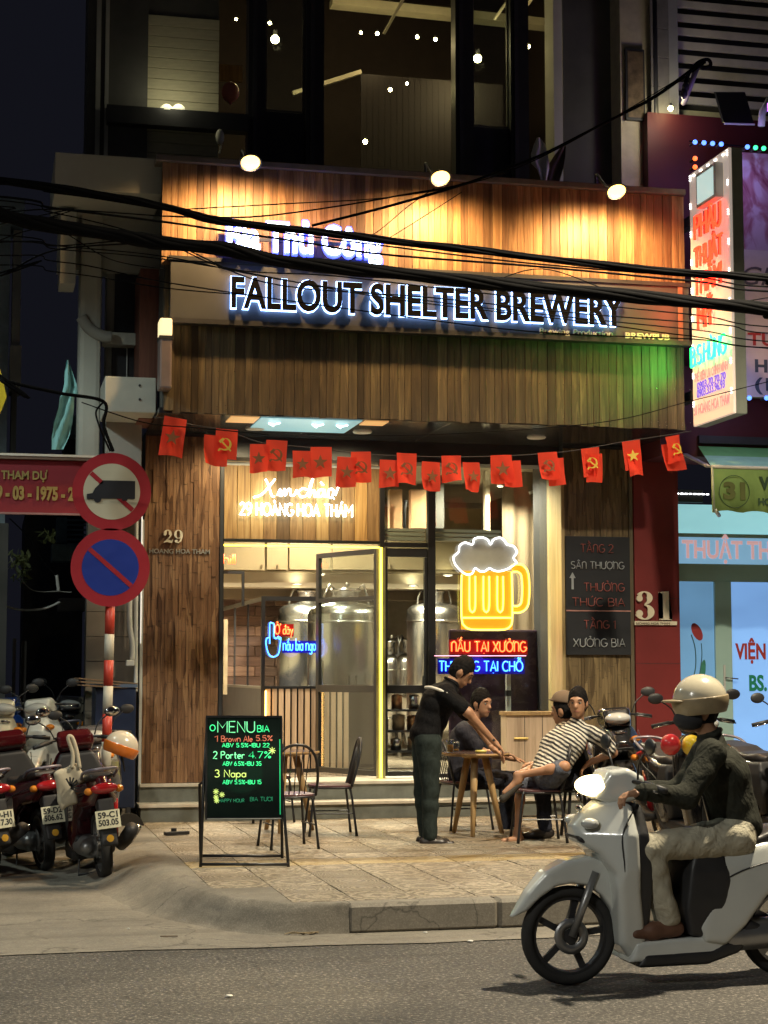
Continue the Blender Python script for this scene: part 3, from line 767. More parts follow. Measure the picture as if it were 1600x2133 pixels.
for a, b, pyb in ((551, 634, 236), (983, 1059, 268)):
    zz = at(a, pyb, YU).z
    f = MB(); xa_, xb_ = X(a, YU-.06, 200), X(b, YU-.06, 200)
    for c in ((xa_, xa_+.02, zz, 9.9), (xb_-.02, xb_, zz, 9.9), (xa_, xb_, zz, zz+.02)): f.box(c[0], c[1], YU-.08, YU-.05, c[2], c[3])
    wf = f.build('window', mat('worn_alu_frame', (.16, .15, .12), .4, .5, .2), U)
    MB().box(xa_+.02, xb_-.02, YU-.07, YU-.062, zz+.02, 9.9).build('pane', GLASS, wf)
    MB().box(xa_, xb_, YU-.1, YU-.02, 6.42, zz-.01).build('lower_panel', SHADEM, U)
for a, b, m_, d in ((1154, 1172, PALEC, .1), (1173, 1292, DARKC, .3), (1293, 1356, mat('ochre_wall', (.52, .47, .34), .8, 0, .15), 0), (1374, 1414, GREYC, -.1)):
    MB().box(X(a, YU+d, 200), X(b, YU+d, 200), YU+d, YU+d+.3, 6.42, 10).build('wall', m_, U)
MB().cyl((X(1365, YU-.1, 200), YU-.1, 6.42), (X(1365, YU-.1, 200), YU-.1, 10), .035).build('drain_pipe', DARKM, U, smooth=True)
sm = boxmesh('stone_tile', X(1414, YU-.12)-X(1374, YU-.12)-.004, .02, .325, mat('grey_stone_cladding', (.22, .21, .19), .75, 0, .2), .003)
for k in range(11): inst('stone_tile', sm, U, ((X(1374, YU-.12)+X(1414, YU-.12))/2, YU-.112, 6.42+k*.33))
# room behind
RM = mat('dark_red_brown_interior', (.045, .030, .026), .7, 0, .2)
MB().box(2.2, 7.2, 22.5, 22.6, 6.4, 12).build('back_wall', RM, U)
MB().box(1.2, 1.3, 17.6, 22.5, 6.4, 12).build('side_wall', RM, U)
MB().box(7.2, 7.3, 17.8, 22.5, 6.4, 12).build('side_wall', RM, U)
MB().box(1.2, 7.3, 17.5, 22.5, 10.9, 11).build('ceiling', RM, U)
CRB = mat('cream_beam', (.55, .50, .36), .7, 0, .1)
p0, p1 = at(690, 5, 20.5), at(1140, 52, 20.5)
MB().beam(p0, p1, .2, .10, (0, 0, 1)).build('ceiling_beam', CRB, U)
for (x0_, y0_, x1_, y1_) in ((1030, 40, 1080, -30), (1090, 20, 1140, -40), (1140, 28, 1178, -20), (1208, 60, 1275, -10), (1250, 62, 1320, -30), (1290, 60, 1345, 0), (800, 70, 850, -20)):
    MB().beam(at(x0_, y0_, 19.2), at(x1_, y1_, 18.6), .03, .02).build('ceiling_batten', CRB, U)
# sloped lean-to roof seen through the glass
a, b, c, d_ = at(610, 195, 20), at(752, 150, 20), at(1100, 160, 20), at(1100, 330, 19)
MB().beam(a, b, .06, .05).build('roof_edge', CRB, U)
RB = mat('oxide_red_sheeting', (.016, .010, .010), .6, 0, .2)
mb = MB()
for k in range(24):
    x = b.x+k*.075; mb.box(x, x+.06, 20.0, 20.03, 6.4, b.z-.02)
    mb.box(x+.06, x+.075, 20.003, 20.03, 6.4, b.z-.02)
stuff(mb.build('sheeting', RB, U))
MB().box(X(458, 19, 150), X(505, 19, 150), 19, 19.05, at(480, 168, 19).z, at(480, 135, 19).z).build('cupboard', WOODPANEL, U)
# glowing bulbs inside
BW = emis('warm_bulb', (1, .85, .35), 60)
for (px, py, r_, Y_, lab) in ((573, 82, .05, 19.5, 'larger glowing bulb behind the left glass pane upstairs'), (995, 122, .05, 19.5, 'larger glowing bulb behind the right glass pane upstairs'),
        (562, 48, .02, 19.5, 'small yellow bulb just above the larger bulb in the left pane upstairs'), (492, 40, .017, 20, 'tiny bulb left of the first steel column upstairs'),
        (786, 70, .022, 20, 'tiny bulb, middle of the row of three under the cream beam'), (752, 68, .018, 20, 'tiny bulb, leftmost of the row of three under the cream beam'), (869, 77, .022, 20, 'tiny bulb nearest the third column under the cream beam'), (907, 82, .022, 20, 'tiny bulb just left of the third steel column upstairs'),
        (813, 187, .022, 18.6, 'tiny bulb low in the dark middle bay upstairs'), (848, 174, .016, 18.6, 'faint tiny bulb up and right of the low middle bulb upstairs'), (761, 295, .026, 18, 'tiny white bulb just over the parapet in the middle bay'),
        (1100, 97, .025, 18.2, 'small bulb against the fourth steel column upstairs'), (1397, 226, .028, 17.15, 'small bulb on the stone clad column top right')):
    p = at(px, py, Y_); Bu = thing('bulb', lab, 'light bulb', p)
    MB().ball(p, r_, 10).build('globe', BW, Bu, smooth=True)
    MB().cyl(p+Vector((0, 0, r_*.9)), p+Vector((0, 0, r_*2.2)), r_*.5, n=8).build('socket', DARKM, Bu)
for (px, py, Y_, e) in ((573, 82, 19.4, 20), (995, 122, 19.4, 20), (786, 70, 19.8, 8)):
    l = bpy.data.lights.new('bulb_light', 'POINT'); l.energy = e; l.color = (1, .78, .38); l.shadow_soft_size = .06
    lo = bpy.data.objects.new('bulb_light', l); COL.objects.link(lo); lo.location = at(px, py, Y_)-Vector((0, .1, .12))
l = bpy.data.lights.new('bulb_light', 'POINT'); l.energy = 7; l.color = (1, .9, .65); l.shadow_soft_size = .05
lo = bpy.data.objects.new('bulb_light', l); COL.objects.link(lo); lo.location = at(1392, 232, 16.95)
# things up there
p = at(480, 192, 17.75)
bl = MB().ball(p, (.095, .095, .11), 20).cyl(p-Vector((0, 0, .11)), p-Vector((0, 0, .13)), .02, .012, 8)
tag(bl.build('balloon', mat('pink_latex', (.62, .20, .18), .3, 0, .05, bmp=0), smooth=True), 'pink balloon tied beside the cream siding upstairs', 'balloon')
for px, lab in ((347, 'left of the two pale round lamp globes on the dark rail beam'), (372, 'right of the two pale round lamp globes on the dark rail beam')):
    p = at(px, 232, YU-.2)
    tag(MB().lathe([(0, .075), (.035, .068), (.062, .04), (.07, .0), (.05, -.0)], p, 16).build('globe_lamp', emis('opal_globe_glow', (.9, .85, .55), .8), smooth=True), lab, 'lamp')
    l = bpy.data.lights.new('globe_light', 'POINT'); l.energy = 1.5; l.color = (1, .92, .62); l.shadow_soft_size = .07
    lo = bpy.data.objects.new('globe_light', l); COL.objects.link(lo); lo.location = p+Vector((0, -.16, .12))
mb = MB(); bx, bz = X(458, 17.1, 300), at(458, 322, 17.1).z
mb.ball((bx, 17.1, at(458, 285, 17.1).z), (.045, .045, .08), 12)
for k in range(7): mb.ball((bx+.004*k, 17.1+.01*(k % 2), bz+.02+.022*k), (.012, .012, .012), 6)
tag(mb.build('hanging_ornament', mat('opal_glass', (.6, .6, .5)), smooth=True), 'small white ornament with beads hanging beside the cream siding under the rail beam', 'ornament')
# draped white cloth and folded brown parasol on the parapet
def cloth_strip(name, pts, wd, m, label, cat, Y_):
    mb = MB(); n_ = len(pts)
    for i, (px, py, wpx) in enumerate(pts):
        for k in range(9):
            t = k/8; p = at(px+(t-.5)*wpx, py, Y_+.03*math.sin(t*9+i)); mb.v.append(tuple(p))
    for i in range(n_-1):
        for k in range(8): mb.f.append((i*9+k, i*9+k+1, (i+1)*9+k+1, (i+1)*9+k))
    nn = len(mb.v); mb.v += [(x, y+.02, z) for x, y, z in mb.v]; mb.f += [tuple(j+nn for j in f_)[::-1] for f_ in mb.f]
    o = mb.build(name, m, smooth=True); return tag(o, label, cat)
cloth_strip('draped_cloth', [(1122, 286, 6), (1124, 300, 22), (1124, 320, 34), (1126, 340, 36), (1132, 352, 24), (1134, 378, 10)], 1, mat('white_cotton', (.8, .77, .7), .9, 0, .05), 'white cloth draped over a post above the parapet', 'cloth', 16.9)
cloth_strip('folded_parasol', [(1176, 300, 5), (1168, 320, 20), (1158, 345, 34), (1150, 380, 30)], 1, mat('brown_canvas', (.15, .11, .08), .9, 0, .1), 'folded brown canvas leaning beside the white cloth above the parapet', 'parasol', 16.95)
o = thing('picture_frame', 'dark framed picture hung on the ochre wall top right', 'picture', at(1322, 180, YU-.03))
a, b = at(1304, 250, YU-.03), at(1341, 105, YU-.03)
MB().box(a.x, b.x, YU-.05, YU-.005, a.z, b.z).build('frame', DARKM, o)
MB().box(a.x+.02, b.x-.02, YU-.056, YU-.051, a.z+.03, b.z-.03).build('canvas', mat('brown_painting', (.12, .085, .05), .6, 0, .6, 9), o)

# ---- wall lamp box at the left of the cladding
p = at(345, 738, 15.95)
o = thing('wall_lamp', 'rounded upright wall lamp glowing at its top left of the lower planks', 'lamp', (p.x, 16.0, at(345, 810, 15.95).z))
hw = X(358, 15.95, 738)-p.x; z0, z1 = at(345, 810, 15.95).z, at(345, 663, 15.95).z
MB().box(p.x-hw, p.x+hw, 15.92, 16.14, z0, z1-.17).build('housing', mat('mauve_grey_metal', (.24, .19, .18), .4, .2, .1), o, bevel=.02)
MB().box(p.x-hw, p.x+hw, 15.92, 16.14, z1-.168, z1).build('lamp_window', emis('warm_lamp_window', (1, .78, .42), 1.1), o, bevel=.02)
MB().box(p.x-hw-.004, p.x+hw+.004, 15.915, 16.145, z1-.2, z1-.168).build('band', DARKM, o)
# ------------------------------------------------------------------ shop front
FR = mat('black_window_frame', (.022, .022, .024), .35, .2, .1, 5, .02)
D = thing('shop_front', 'black framed glass shop front between the two clad pillars with an open glass door', 'shop front', (4.2, YG, ZF))
def zat(px, py, Y): return at(px, py, Y).z
ztop = zat(470, 965, YG); zhd = zat(630, 1131, YG); x0 = X(463, YG); x1 = X(795, YG); x2 = X(905, YG); x3 = pr0-.03
# wood panel over the doorway
Pn = thing('overdoor_panel', 'panel of yellowish pallet planks above the doorway carrying the white neon greeting', 'wood panel', ((x0+x1)/2, YG, zhd+.03))
nb = 12; wv = (x1-.02-x0)/nb; pm = boxmesh('panel_plank', wv-.004, .025, ztop-zhd-.05, WOODPANEL, .003)
for i in range(nb): inst('panel_plank', pm, Pn, (x0+wv*(i+.5), YG-.01-rng.uniform(0, .006), zhd+.03))
MB().box(x0, x1-.02, YG-.03, YG+.02, ztop-.02, ztop+.012).build('top_strip', WHITEP, Pn)
MB().box(x0, x1-.02, YG+.006, YG+.03, zhd+.03, ztop-.02).build('backing', DARKM, Pn)
# frames
def fbar(xa, xb, za, zb, parent=D, nm='frame_bar', y0=YG-.05, y1=YG+.03, m=FR): return MB().box(xa, xb, y0, y1, za, zb).build(nm, m, parent, bevel=.003)
fbar(x0-.03, x1, zhd, zhd+.028)
fbar(x1-.03, x1+.022, zhd-.06, 3.88, y0=YG-.06)
fbar(X(890, YG), x2, ZF, 3.88, y0=YG-.06)
fbar(x1+.023, X(890, YG)-.001, zat(850, 1140, YG), zat(850, 1131, YG))
fbar(x1+.023, X(890, YG)-.001, zat(850, 1160, YG), zat(850, 1143, YG), y0=YG-.03)
fbar(x1+.023, x1+.06, ZF+.02, zat(850, 1161, YG), y0=YG-.03)
fbar(X(884, YG), X(890, YG)-.002, ZF+.02, zat(850, 1161, YG), y0=YG-.03)
fbar(x1+.061, X(884, YG)-.001, zat(850, 1444, YG), zat(850, 1427, YG), y0=YG-.03)
fbar(x1+.061, X(884, YG)-.001, ZF+.02, ZF+.07, y0=YG-.03)
fbar(x2+.001, x3, ZF, ZF+.04)
fbar(x0-.03, x0+.001, ZF, 3.88)
MB().box(x1+.03, X(890, YG), YG-.012, YG-.004, ZF+.05, 3.87).build('pane', GLASS, D)
MB().box(x2+.003, x3, YG-.012, YG-.004, ZF+.041, 3.87).build('pane', GLASS, D)
# bright shelf mouldings over the fixed light
for k in range(3): MB().box(x1+.03, X(889, YG), YG+.05, YG+.2, zat(850, 1124-k*9, YG), zat(850, 1118-k*9, YG)).build('moulding', CREAM, D)
for k in range(3): MB().box(x2+.01, X(1048, YG), YG+.05, YG+.2, zat(950, 1126-k*9, YG), zat(950, 1120-k*9, YG)).build('moulding', CREAM, D)
# open door leaf: hinged at the LED post, swung inwards
hx, hy = X(787, YG), YG-.02; fy = 18.86; fx = X(661, fy); d = Vector((fx-hx, fy-hy, 0)); LW = d.length; d.normalize()
Mz = Matrix.Translation((hx, hy, 0)) @ Matrix(((d.x, -d.y, 0, 0), (d.y, d.x, 0, 0), (0, 0, 1, 0), (0, 0, 0, 1)))
zt_ = zat(785, 1143, YG); zm1 = zat(787, 1243, YG); zm2 = zat(787, 1428, YG)
fd = MB(); 
for c in ((0, .05, ZF+.02, zt_), (LW-.05, LW, ZF+.02, zt_), (.051, LW-.051, zt_-.05, zt_), (.051, LW-.051, ZF+.02, ZF+.075), (.051, LW-.051, zm2-.075, zm2), (.051, LW-.051, zm1-.03, zm1+.01)):
    fd.box(c[0], c[1], -.022, .022, c[2], c[3])
door = fd.xf(Mz).build('door_leaf', FR, D)
MB().box(.05, LW-.05, -.004, .004, ZF+.07, zt_-.04).xf(Mz).build('door_pane', GLASS, door)
MB().tube([(LW-.025, -.03, 1.45), (LW-.025, -.06, 1.47), (LW-.025, -.06, 1.78), (LW-.025, -.03, 1.8)], .009, 8).xf(Mz).build('door_handle', STEEL, door, smooth=True)
# LED line round the opening
YEL = emis('yellow_neon_line', (1.0, .83, .06), 7)
o = thing('light_strip', 'glowing yellow LED line running across the door head and down the middle post', 'neon light', (x1, YG-.07, ZF))
zl = zat(630, 1138, YG-.06)
MB().tube([(x0, YG-.062, zl), (X(790, YG-.06), YG-.062, zl)], .009, 8).build('led_tube', YEL, o, smooth=True)
MB().tube([(X(793.5, YG-.07), YG-.075, zl), (X(793.5, YG-.07), YG-.075, ZF+.01)], .0125, 8).build('led_tube', YEL, o, smooth=True)
MB().box(X(784, YG-.06), X(803, YG-.06), YG-.062, YG-.058, ZF, zl).build('channel', mat('brushed_brass', (.45, .40, .25), .3, .8, .1), o)

# ------------------------------------------------------------------ interior
I = thing('brewery_interior', 'warmly lit brewery room seen through the glass with cream bulkheads and a board wall', 'room', (4.2, 20, ZF))
MB().box(1.6, 7.1, 17.95, 24.2, ZF-.1, ZF-.002).build('floor', mat('polished_floor', (.30, .25, .19), .25, 0, .15, 2), I)
MB().box(1.5, 1.6, 17.95, 24, ZF, 4.05).build('side_wall', CREAM, I)
MB().box(6.9, 7.0, 17.95, 24, ZF, 4.05).build('side_wall', mat('warm_taupe_wall', (.28, .225, .16), .8, 0, .08), I)
MB().box(1.5, 7.0, 23.5, 23.6, ZF, 4.05).build('back_wall', mat('grey_brown_wall', (.46, .42, .36), .8, 0, .15), I)
MB().box(1.5, 7.0, 18.1, 23.5, 4.05, 4.1).build('ceiling', CREAM, I)
# cream cabinets band and bulkhead
yb = 21.0
def bx2(px0, px1, py0, py1, Y, th, nm, m, par=I):
    a, b = at(px0, py1, Y), at(px1, py0, Y); return MB().box(a.x, b.x, Y, Y+th, a.z, b.z).build(nm, m, par)
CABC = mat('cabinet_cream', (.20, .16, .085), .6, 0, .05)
for a, b in ((430, 553), (556, 600), (603, 690), (693, 805), (808, 905), (908, 1000)):
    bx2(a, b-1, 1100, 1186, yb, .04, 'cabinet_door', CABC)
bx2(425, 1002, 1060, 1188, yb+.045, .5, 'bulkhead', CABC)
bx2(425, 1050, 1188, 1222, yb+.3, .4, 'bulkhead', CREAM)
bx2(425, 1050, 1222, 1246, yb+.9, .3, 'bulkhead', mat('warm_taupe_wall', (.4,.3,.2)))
HND = mat('bronze_handle', (.12, .09, .05), .4, .6, .1)
for px in (546, 579, 815): bx2(px-2, px+1, 1176, 1183, yb-.02, .018, 'cabinet_handle', HND)
# board wall on the left: rough planks
WBR = wood('rough_reclaimed_boards', (.14, .075, .05), (.27, .165, .12), (.40, .27, .21), axis='x')
yb2 = 22.6; zz0 = ZF; bm_ = boxmesh('wall_board', .52, .03, .128, WBR, .006)
xw0 = X(448, yb2); 
for r_ in range(20):
    xs = xw0-.26*(r_ % 2)
    z = zz0+r_*.132
    if z > zat(500, 1246, yb2): break
    for k in range(4): inst('wall_board', bm_, I, (xs+.26+k*.525, yb2+rng.uniform(0, .02), z))
# down lights
DL = emis('downlight_face', (1, .86, .55), 45)
def downlight(p, lab, r_=.05, e=380):
    o = thing('downlight', lab, 'ceiling light', p)
    MB().lathe([(0, 0), (r_, 0), (r_*1.0, .01), (0, .012)], p, 16).build('lens', DL, o, smooth=True)
    MB().lathe([(r_, -.004), (r_*1.25, -.004), (r_*1.25, .015), (r_, .012)], p, 16).build('trim', WHITEP, o)
    l = bpy.data.lights.new('downlight_beam', 'SPOT'); l.energy = e; l.color = (1, .84, .58); l.spot_size = R(150); l.spot_blend = .5; l.shadow_soft_size = r_
    lo = bpy.data.objects.new('downlight_beam', l); COL.objects.link(lo); lo.parent = o; lo.location = (0, 0, -.02)
downlight(at(619, 1217, yb+.2), 'round downlight left of the door leaf above the slatted counter')
downlight(at(668, 1197, yb-.2), 'round downlight seen through the top of the open door leaf', .045)
downlight(at(860, 1220, yb+.2), 'round downlight between the LED post and the window')
downlight(at(933, 1199, yb-.1), 'round downlight just left of the neon beer foam')
downlight(at(1042, 1013, 19.2), 'small round spot behind the bunting above the neon beer mug', .035, 200)
downlight(Vector((3.2, 18.7, 4.04)), 'round downlight behind the overdoor panel', .05, 620)
downlight(Vector((5.4, 18.7, 4.04)), 'round downlight high behind the window', .05, 620)
downlight(Vector((3.9, 20.2, 4.04)), 'round downlight deeper in the room', .05, 620)
# window side: curtains / pillars behind the tall window
CUR = mat('tan_curtain', (.24, .185, .125), .9, 0, .12, 4, .2, stretch=(4, 4, .3))
bx2(812, 838, 1020, 1100, 19.3, .1, 'pier', mat('orange_brown_panel', (.45, .25, .12), .6, 0, .15))
bx2(856, 890, 1020, 1100, 19.3, .1, 'pier', mat('orange_brown_panel', (.4,.2,.1)))
bx2(908, 925, 990, 1100, 19.3, .1, 'pier', DARKC)
bx2(1012, 1020, 980, 1105, 19.4, .1, 'pier', CREAM)
mb = MB()
for i in range(40):
    x = X(1048, 19.6)+i*.03; mb.v += [(x, 19.6+.02*math.sin(i*1.1), ZF), (x, 19.6+.02*math.sin(i*1.1), 4.04)]
for i in range(39): mb.f.append((2*i, 2*i+2, 2*i+3, 2*i+1))
mb.build('curtain', CUR, I, smooth=True)
MB().beam(at(1103, 1027, 19.2), at(1150, 1010, 19.2), .035, .035).build('bracket', WHITEP, I)
MB().tube([at(843, 1100, 19.2), at(843, 1055, 19.2), at(846, 1042, 19.2)], .02, 8).build('tap_pipe', DARKM, I, smooth=True)
# ---- dark leaning panel behind the window
p0, p1 = at(936, 1480, 18.5), at(1122, 1312, 18.5)
dk = mat('dark_plum_acrylic', (.06, .035, .06), .25, 0, .15)
o = MB().box(p0.x, p1.x, 18.5, 18.55, ZF, p1.z).build('dark_screen', dk, bevel=.03)
tag(o, 'dark upright screen with rounded corner behind the red and blue neon words', 'screen')
bx = thing('white_post', 'slim pale post standing behind the blue neon words', 'post', at(1058, 1600, 18.3))
MB().box(X(1054, 18.3), X(1063, 18.3), 18.28, 18.32, ZF, zat(1058, 1382, 18.3)).build('post', WHITEP, bx)
MB().box(X(1053, 18.3), X(1064, 18.3), 18.27, 18.33, zat(1058, 1450, 18.3), zat(1058, 1438, 18.3)).build('band', DARKM, bx)
# ---- counter enclosure with slats and glass
Cn = thing('slatted_counter', 'counter faced with upright pale wood slats under glass, behind the doorway', 'counter', (3.3, 19.2, ZF))
yc = 19.1; cx0, cx1 = X(548, yc), X(805, yc); zr = zat(600, 1247, yc); zs = zat(600, 1429, yc)
MB().box(cx0, cx1, yc, yc+.04, zr-.025, zr+.025).build('top_rail', FR, Cn)
MB().box(cx0, cx1, yc, yc+.05, zs-.03, zs).build('sill_rail', FR, Cn)
MB().box(cx0-.02, cx0+.02, yc-.005, yc+.045, ZF, zr+.025).build('corner_post', FR, Cn)
MB().box(cx0, cx1, yc, yc+.05, ZF, ZF+.04).build('base_rail', FR, Cn)
MB().box(cx0, cx1, yc+.06, yc+.08, ZF+.04, zs-.03).build('backing', FR, Cn)
sw = .074; sm = boxmesh('slat', sw*.72, .03, zs-.03-ZF-.04, WOODSLAT, .003)
x = cx0+.06
while x < X(730, yc): inst('slat', sm, Cn, (x, yc+.02, ZF+.04)); x += sw
MB().box(cx0+.02, cx1, yc+.018, yc+.026, zs, zr-.02).build('pane', GLASS, Cn)
# side going back
MB().box(cx0-.02, cx0+.01, yc+.05, 23.4, zr-.025, zr+.02).build('top_rail', mat('grey_alu', (.25, .25, .24), .4, .5, .1), Cn)
MB().box(cx0-.02, cx0+.01, yc+.05, 23.4, zs-.03, zs).build('sill_rail', mat('grey_alu', (.25,.25,.24)), Cn)
for y in (20.2, 21.3, 22.4): MB().box(cx0-.015, cx0+.005, y, y+.03, zs, zr-.02).build('side_post', FR, Cn)
MB().box(cx0-.01, cx0, yc+.05, 23.4, ZF, zs-.031).build('side_panel', mat('slate_panel', (.06, .06, .075), .5, 0, .1), Cn)
MB().box(X(463, 19.4), X(508, 19.4), 19.4, 19.44, zat(490, 1195, 19.4), zat(490, 1189, 19.4)).build('hanging_frame', FR, Cn)
MB().box(X(503, 19.4), X(508, 19.4), 19.4, 19.44, zat(490, 1262, 19.4), zat(490, 1195, 19.4)).build('hanging_frame', FR, Cn)
MB().box(X(466, 20.2), X(474, 20.2), 20.2, 20.24, 1.4, zat(470, 1290, 20.2)).build('light_post', mat('cream_post', (.50, .42, .28), .6), Cn)
# orange glow strip hidden by the corner post, added to warm the slats
MB().box(cx0+.022, cx0+.034, yc-.03, yc-.018, ZF+.05, zs-.05).build('light_strip', emis('orange_slat_glow', (1, .5, .12), 14), Cn)
# ---- tanks
def tank(px, Y, py_top, r_, lab):
    x = X(px, Y); zt = zat(px, py_top, Y); o = thing('fermenter_tank', lab, 'brewing tank', (x, Y, ZF), 'steel brewing tanks in the room')
    zb = ZF+.45
    MB().lathe([(.05, zb-.3), (r_*.6, zb-.12), (r_, zb), (r_, zt-.12), (r_*.96, zt-.05), (r_*.8, zt), (r_*.35, zt+.04), (0, zt+.045)], (x, Y, 0), 40).build('shell', STEEL, o, smooth=True)
    MB().lathe([(r_*.34, zt+.03), (r_*.34, zt+.16), (r_*.4, zt+.17), (r_*.4, zt+.2), (r_*.1, zt+.22), (0, zt+.22)], (x, Y, 0), 24).build('manway', STEEL, o, smooth=True)
    mb = MB()
    for s in (-1, 1): mb.tube([(x+s*r_*.3, Y, zt+.2), (x+s*r_*.45, Y-.05, zt+.26), (x+s*r_*.6, Y, zt+.1), (x+s*r_*.62, Y, zt)], .015, 8)
    mb.ball((x, Y-.1, zt+.25), .03, 8); mb.build('pipework', STEEL, o, smooth=True)
    for k in range(4):
        a = k*math.pi/2+.6; MB().cyl((x+r_*.8*math.cos(a), Y+r_*.8*math.sin(a), ZF), (x+r_*.8*math.cos(a), Y+r_*.8*math.sin(a), zb+.1), .03, n=8).build('leg', STEEL, o)
    for z in (zb+.05, zt-.2): MB().lathe([(r_+.001, z-.012), (r_+.012, z-.01), (r_+.012, z+.01), (r_+.001, z+.012)], (x, Y, 0), 40).build('band', STEEL, o, smooth=True)
    MB().cyl((x-.1, Y-r_-.05, ZF+.8), (x-.1, Y-r_+.02, ZF+.8), .03, n=10).build('valve', STEEL, o)
tank(720, 20.4, 1262, .46, 'largest steel fermenter behind the open door leaf')
tank(640, 21.6, 1262, .38, 'steel fermenter left of and behind the largest tank')
tank(905, 21.5, 1262, .36, 'steel fermenter half hidden behind the black window mullion')
tank(812, 22.6, 1365, .22, 'low steel vessel right of the LED post, left of its twin'); tank(850, 22.5, 1363, .22, 'low steel vessel next to the black window mullion')
# ---- rack with kegs and crates
rk = thing('storage_rack', 'black shelf rack with steel pots beyond the slatted counter', 'rack', (X(800, 19.6), 19.7, ZF))
rx0, rx1 = X(738, 19.6), X(895, 19.6)
for x in (rx0, X(790, 19.6), rx1):
    for y in (19.5, 19.9): MB().box(x-.012, x+.012, y-.012, y+.012, ZF, 1.62).build('upright', BLACKM, rk)
for z in (.75, .98, 1.22, 1.48): MB().box(rx0, rx1, 19.49, 19.91, z-.012, z+.012).build('shelf', BLACKM, rk)
k = 0
for z in (.762, .992, 1.232):
    for j in range(4):
        x = rx0+.12+j*.2+rng.uniform(-.02, .02); r_ = rng.uniform(.06, .085); h = rng.uniform(.12, .17); k += 1
        pm_ = MB().lathe([(0, 0), (r_, 0), (r_*1.02, h), (r_*.9, h+.008), (0, h+.02)], (x, 19.65, z), 18).build('cooking_pot', [STEEL, mat('tan_cardboard', (.4, .28, .16), .8), mat('copper_pot', (.5, .25, .12), .3, 1, .1)][k % 3], smooth=True)
        tag(pm_, ['steel', 'tan', 'copper'][k % 3]+' pot on the '+['lowest', 'second', 'third'][int((z-.7)/.23)]+' shelf of the black rack, '+['first', 'second', 'third', 'last'][j]+' from the left', 'pot', 'pots on the storage rack')

# ------------------------------------------------------------------ neon signs
WNE = emis('white_neon', (.84, 1.0, .88), 10); REDN = emis('red_neon', (1.0, .13, .03), 4.5); BLUN = emis('blue_neon', (.05, .26, 1.0), 5)
YELN = emis('yellow_neon', (1.0, .82, .12), 3.2); WHN = emis('foam_white_neon', (.95, .97, 1.0), 2.5)
o = thing('greeting_neon', 'white neon greeting Xin chào above 29 HOÀNG HOA THÁM on pallet planks', 'neon sign', (X(610, YG-.09), YG-.09, zat(610, 1078, YG-.09)))
# script line, drawn as pen strokes measured on the panel
scr = [[(528,1036),(545,1030),(562,1012),(573,998)], [(553,998),(560,1012),(566,1032),(572,1034)], [(578,1032),(584,1019),(583,1032),(590,1030)], [(590,1030),(593,1018),(594,1032),(600,1020),(605,1020),(606,1032),(614,1030),(618,1020)],
 [(640,1020),(630,1018),(622,1026),(628,1035),(640,1030),(648,1005),(652,998),(648,1012),(644,1036)], [(644,1034),(652,1022),(656,1024),(656,1035),(664,1028)], [(674,1020),(664,1022),(662,1034),(672,1032),(676,1020),(676,1034),(684,1030)], [(668,1004),(674,1011)],
 [(684,1030),(686,1020),(694,1020),(692,1036),(684,1034),(684,1026)], [(708,1006),(702,1022),(698,1032)], [(696,1038),(695,1039)]]
mb = MB()
for st in scr: mb.tube(crom([at(a, b, YG-.085) for a, b in st], 5) if len(st) > 2 else [at(a, b, YG-.085) for a, b in st], .009, 8)
mb.build('script_tube', WNE, o, smooth=True)
pp = at(500, 1072, YG-.085)
neon('address_tube', '29 HOÀNG HOA THÁM', WNE, o, pp, (1, 0, 0), .125, X(733, YG-.085)-pp.x, r=.0085, n=8)
for px in (505, 728): MB().cyl((X(px, YG), YG-.052, zat(px, 1060, YG)), (X(px, YG), YG-.03, zat(px, 1060, YG)), .008, n=8).build('standoff', STEEL, o)
# beer mug
YM = YG-.05
o = thing('beer_mug_neon', 'neon beer mug with white foam cloud and yellow glass hanging in the window', 'neon sign', (X(1020, YM), YM, zat(1020, 1312, YM)))
def npath(pts, m, nm, r_=.0095, closed=False, sm=5): return MB().tube(crom([at(a, b, YM-.02) for a, b in pts], sm, closed), r_, 8, closed).build(nm, m, o, smooth=True)
foam = [(961,1190),(948,1175),(945,1160),(955,1150),(957,1138),(968,1130),(984,1134),(988,1123),(1002,1119),(1016,1124),(1022,1134),(1028,1124),(1042,1120),(1052,1127),(1056,1134),(1070,1138),(1077,1150),(1070,1162),(1076,1172),(1066,1180),(1056,1186),(1040,1190),(1028,1188),(1020,1184),(1010,1190),(1000,1190),(990,1184),(984,1194),(974,1197)]
npath(foam, WHN, 'foam_tube', r_=.0095, closed=True)
fc = MB(); fpts = [at(a, b, YM+.004) for a, b in foam]; n_ = len(fpts)
fc.v = [tuple(p) for p in fpts]+[(p.x, p.y+.008, p.z) for p in fpts]; fc.f = [tuple(range(n_)), tuple(range(2*n_-1, n_-1, -1))]+[(i, (i+1) % n_, (i+1) % n_+n_, i+n_) for i in range(n_)]
fc.build('foam_backing', mat('grey_foam_acrylic', (.42, .43, .42), .5, 0, .1), o)
npath([(962,1197),(961,1240),(962,1290),(968,1304),(982,1311),(1020,1312),(1052,1311),(1064,1303),(1067,1290),(1067,1240),(1066,1192)], YELN, 'glass_tube', sm=4)
npath([(964,1287),(1010,1287),(1066,1287)], YELN, 'glass_tube')
for a in (984, 1013, 1042): npath([(a-6,1200),(a-6,1262),(a-2,1274),(a+2,1274),(a+6,1262),(a+6,1200)], YELN, 'glass_tube', sm=4)
npath([(1067,1178),(1082,1175),(1096,1184),(1102,1205),(1102,1250),(1096,1268),(1082,1276),(1068,1276)], YELN, 'handle_tube', sm=5)
npath([(1068,1191),(1080,1192),(1087,1204),(1087,1250),(1080,1262),(1068,1262)], YELN, 'handle_tube', sm=5)
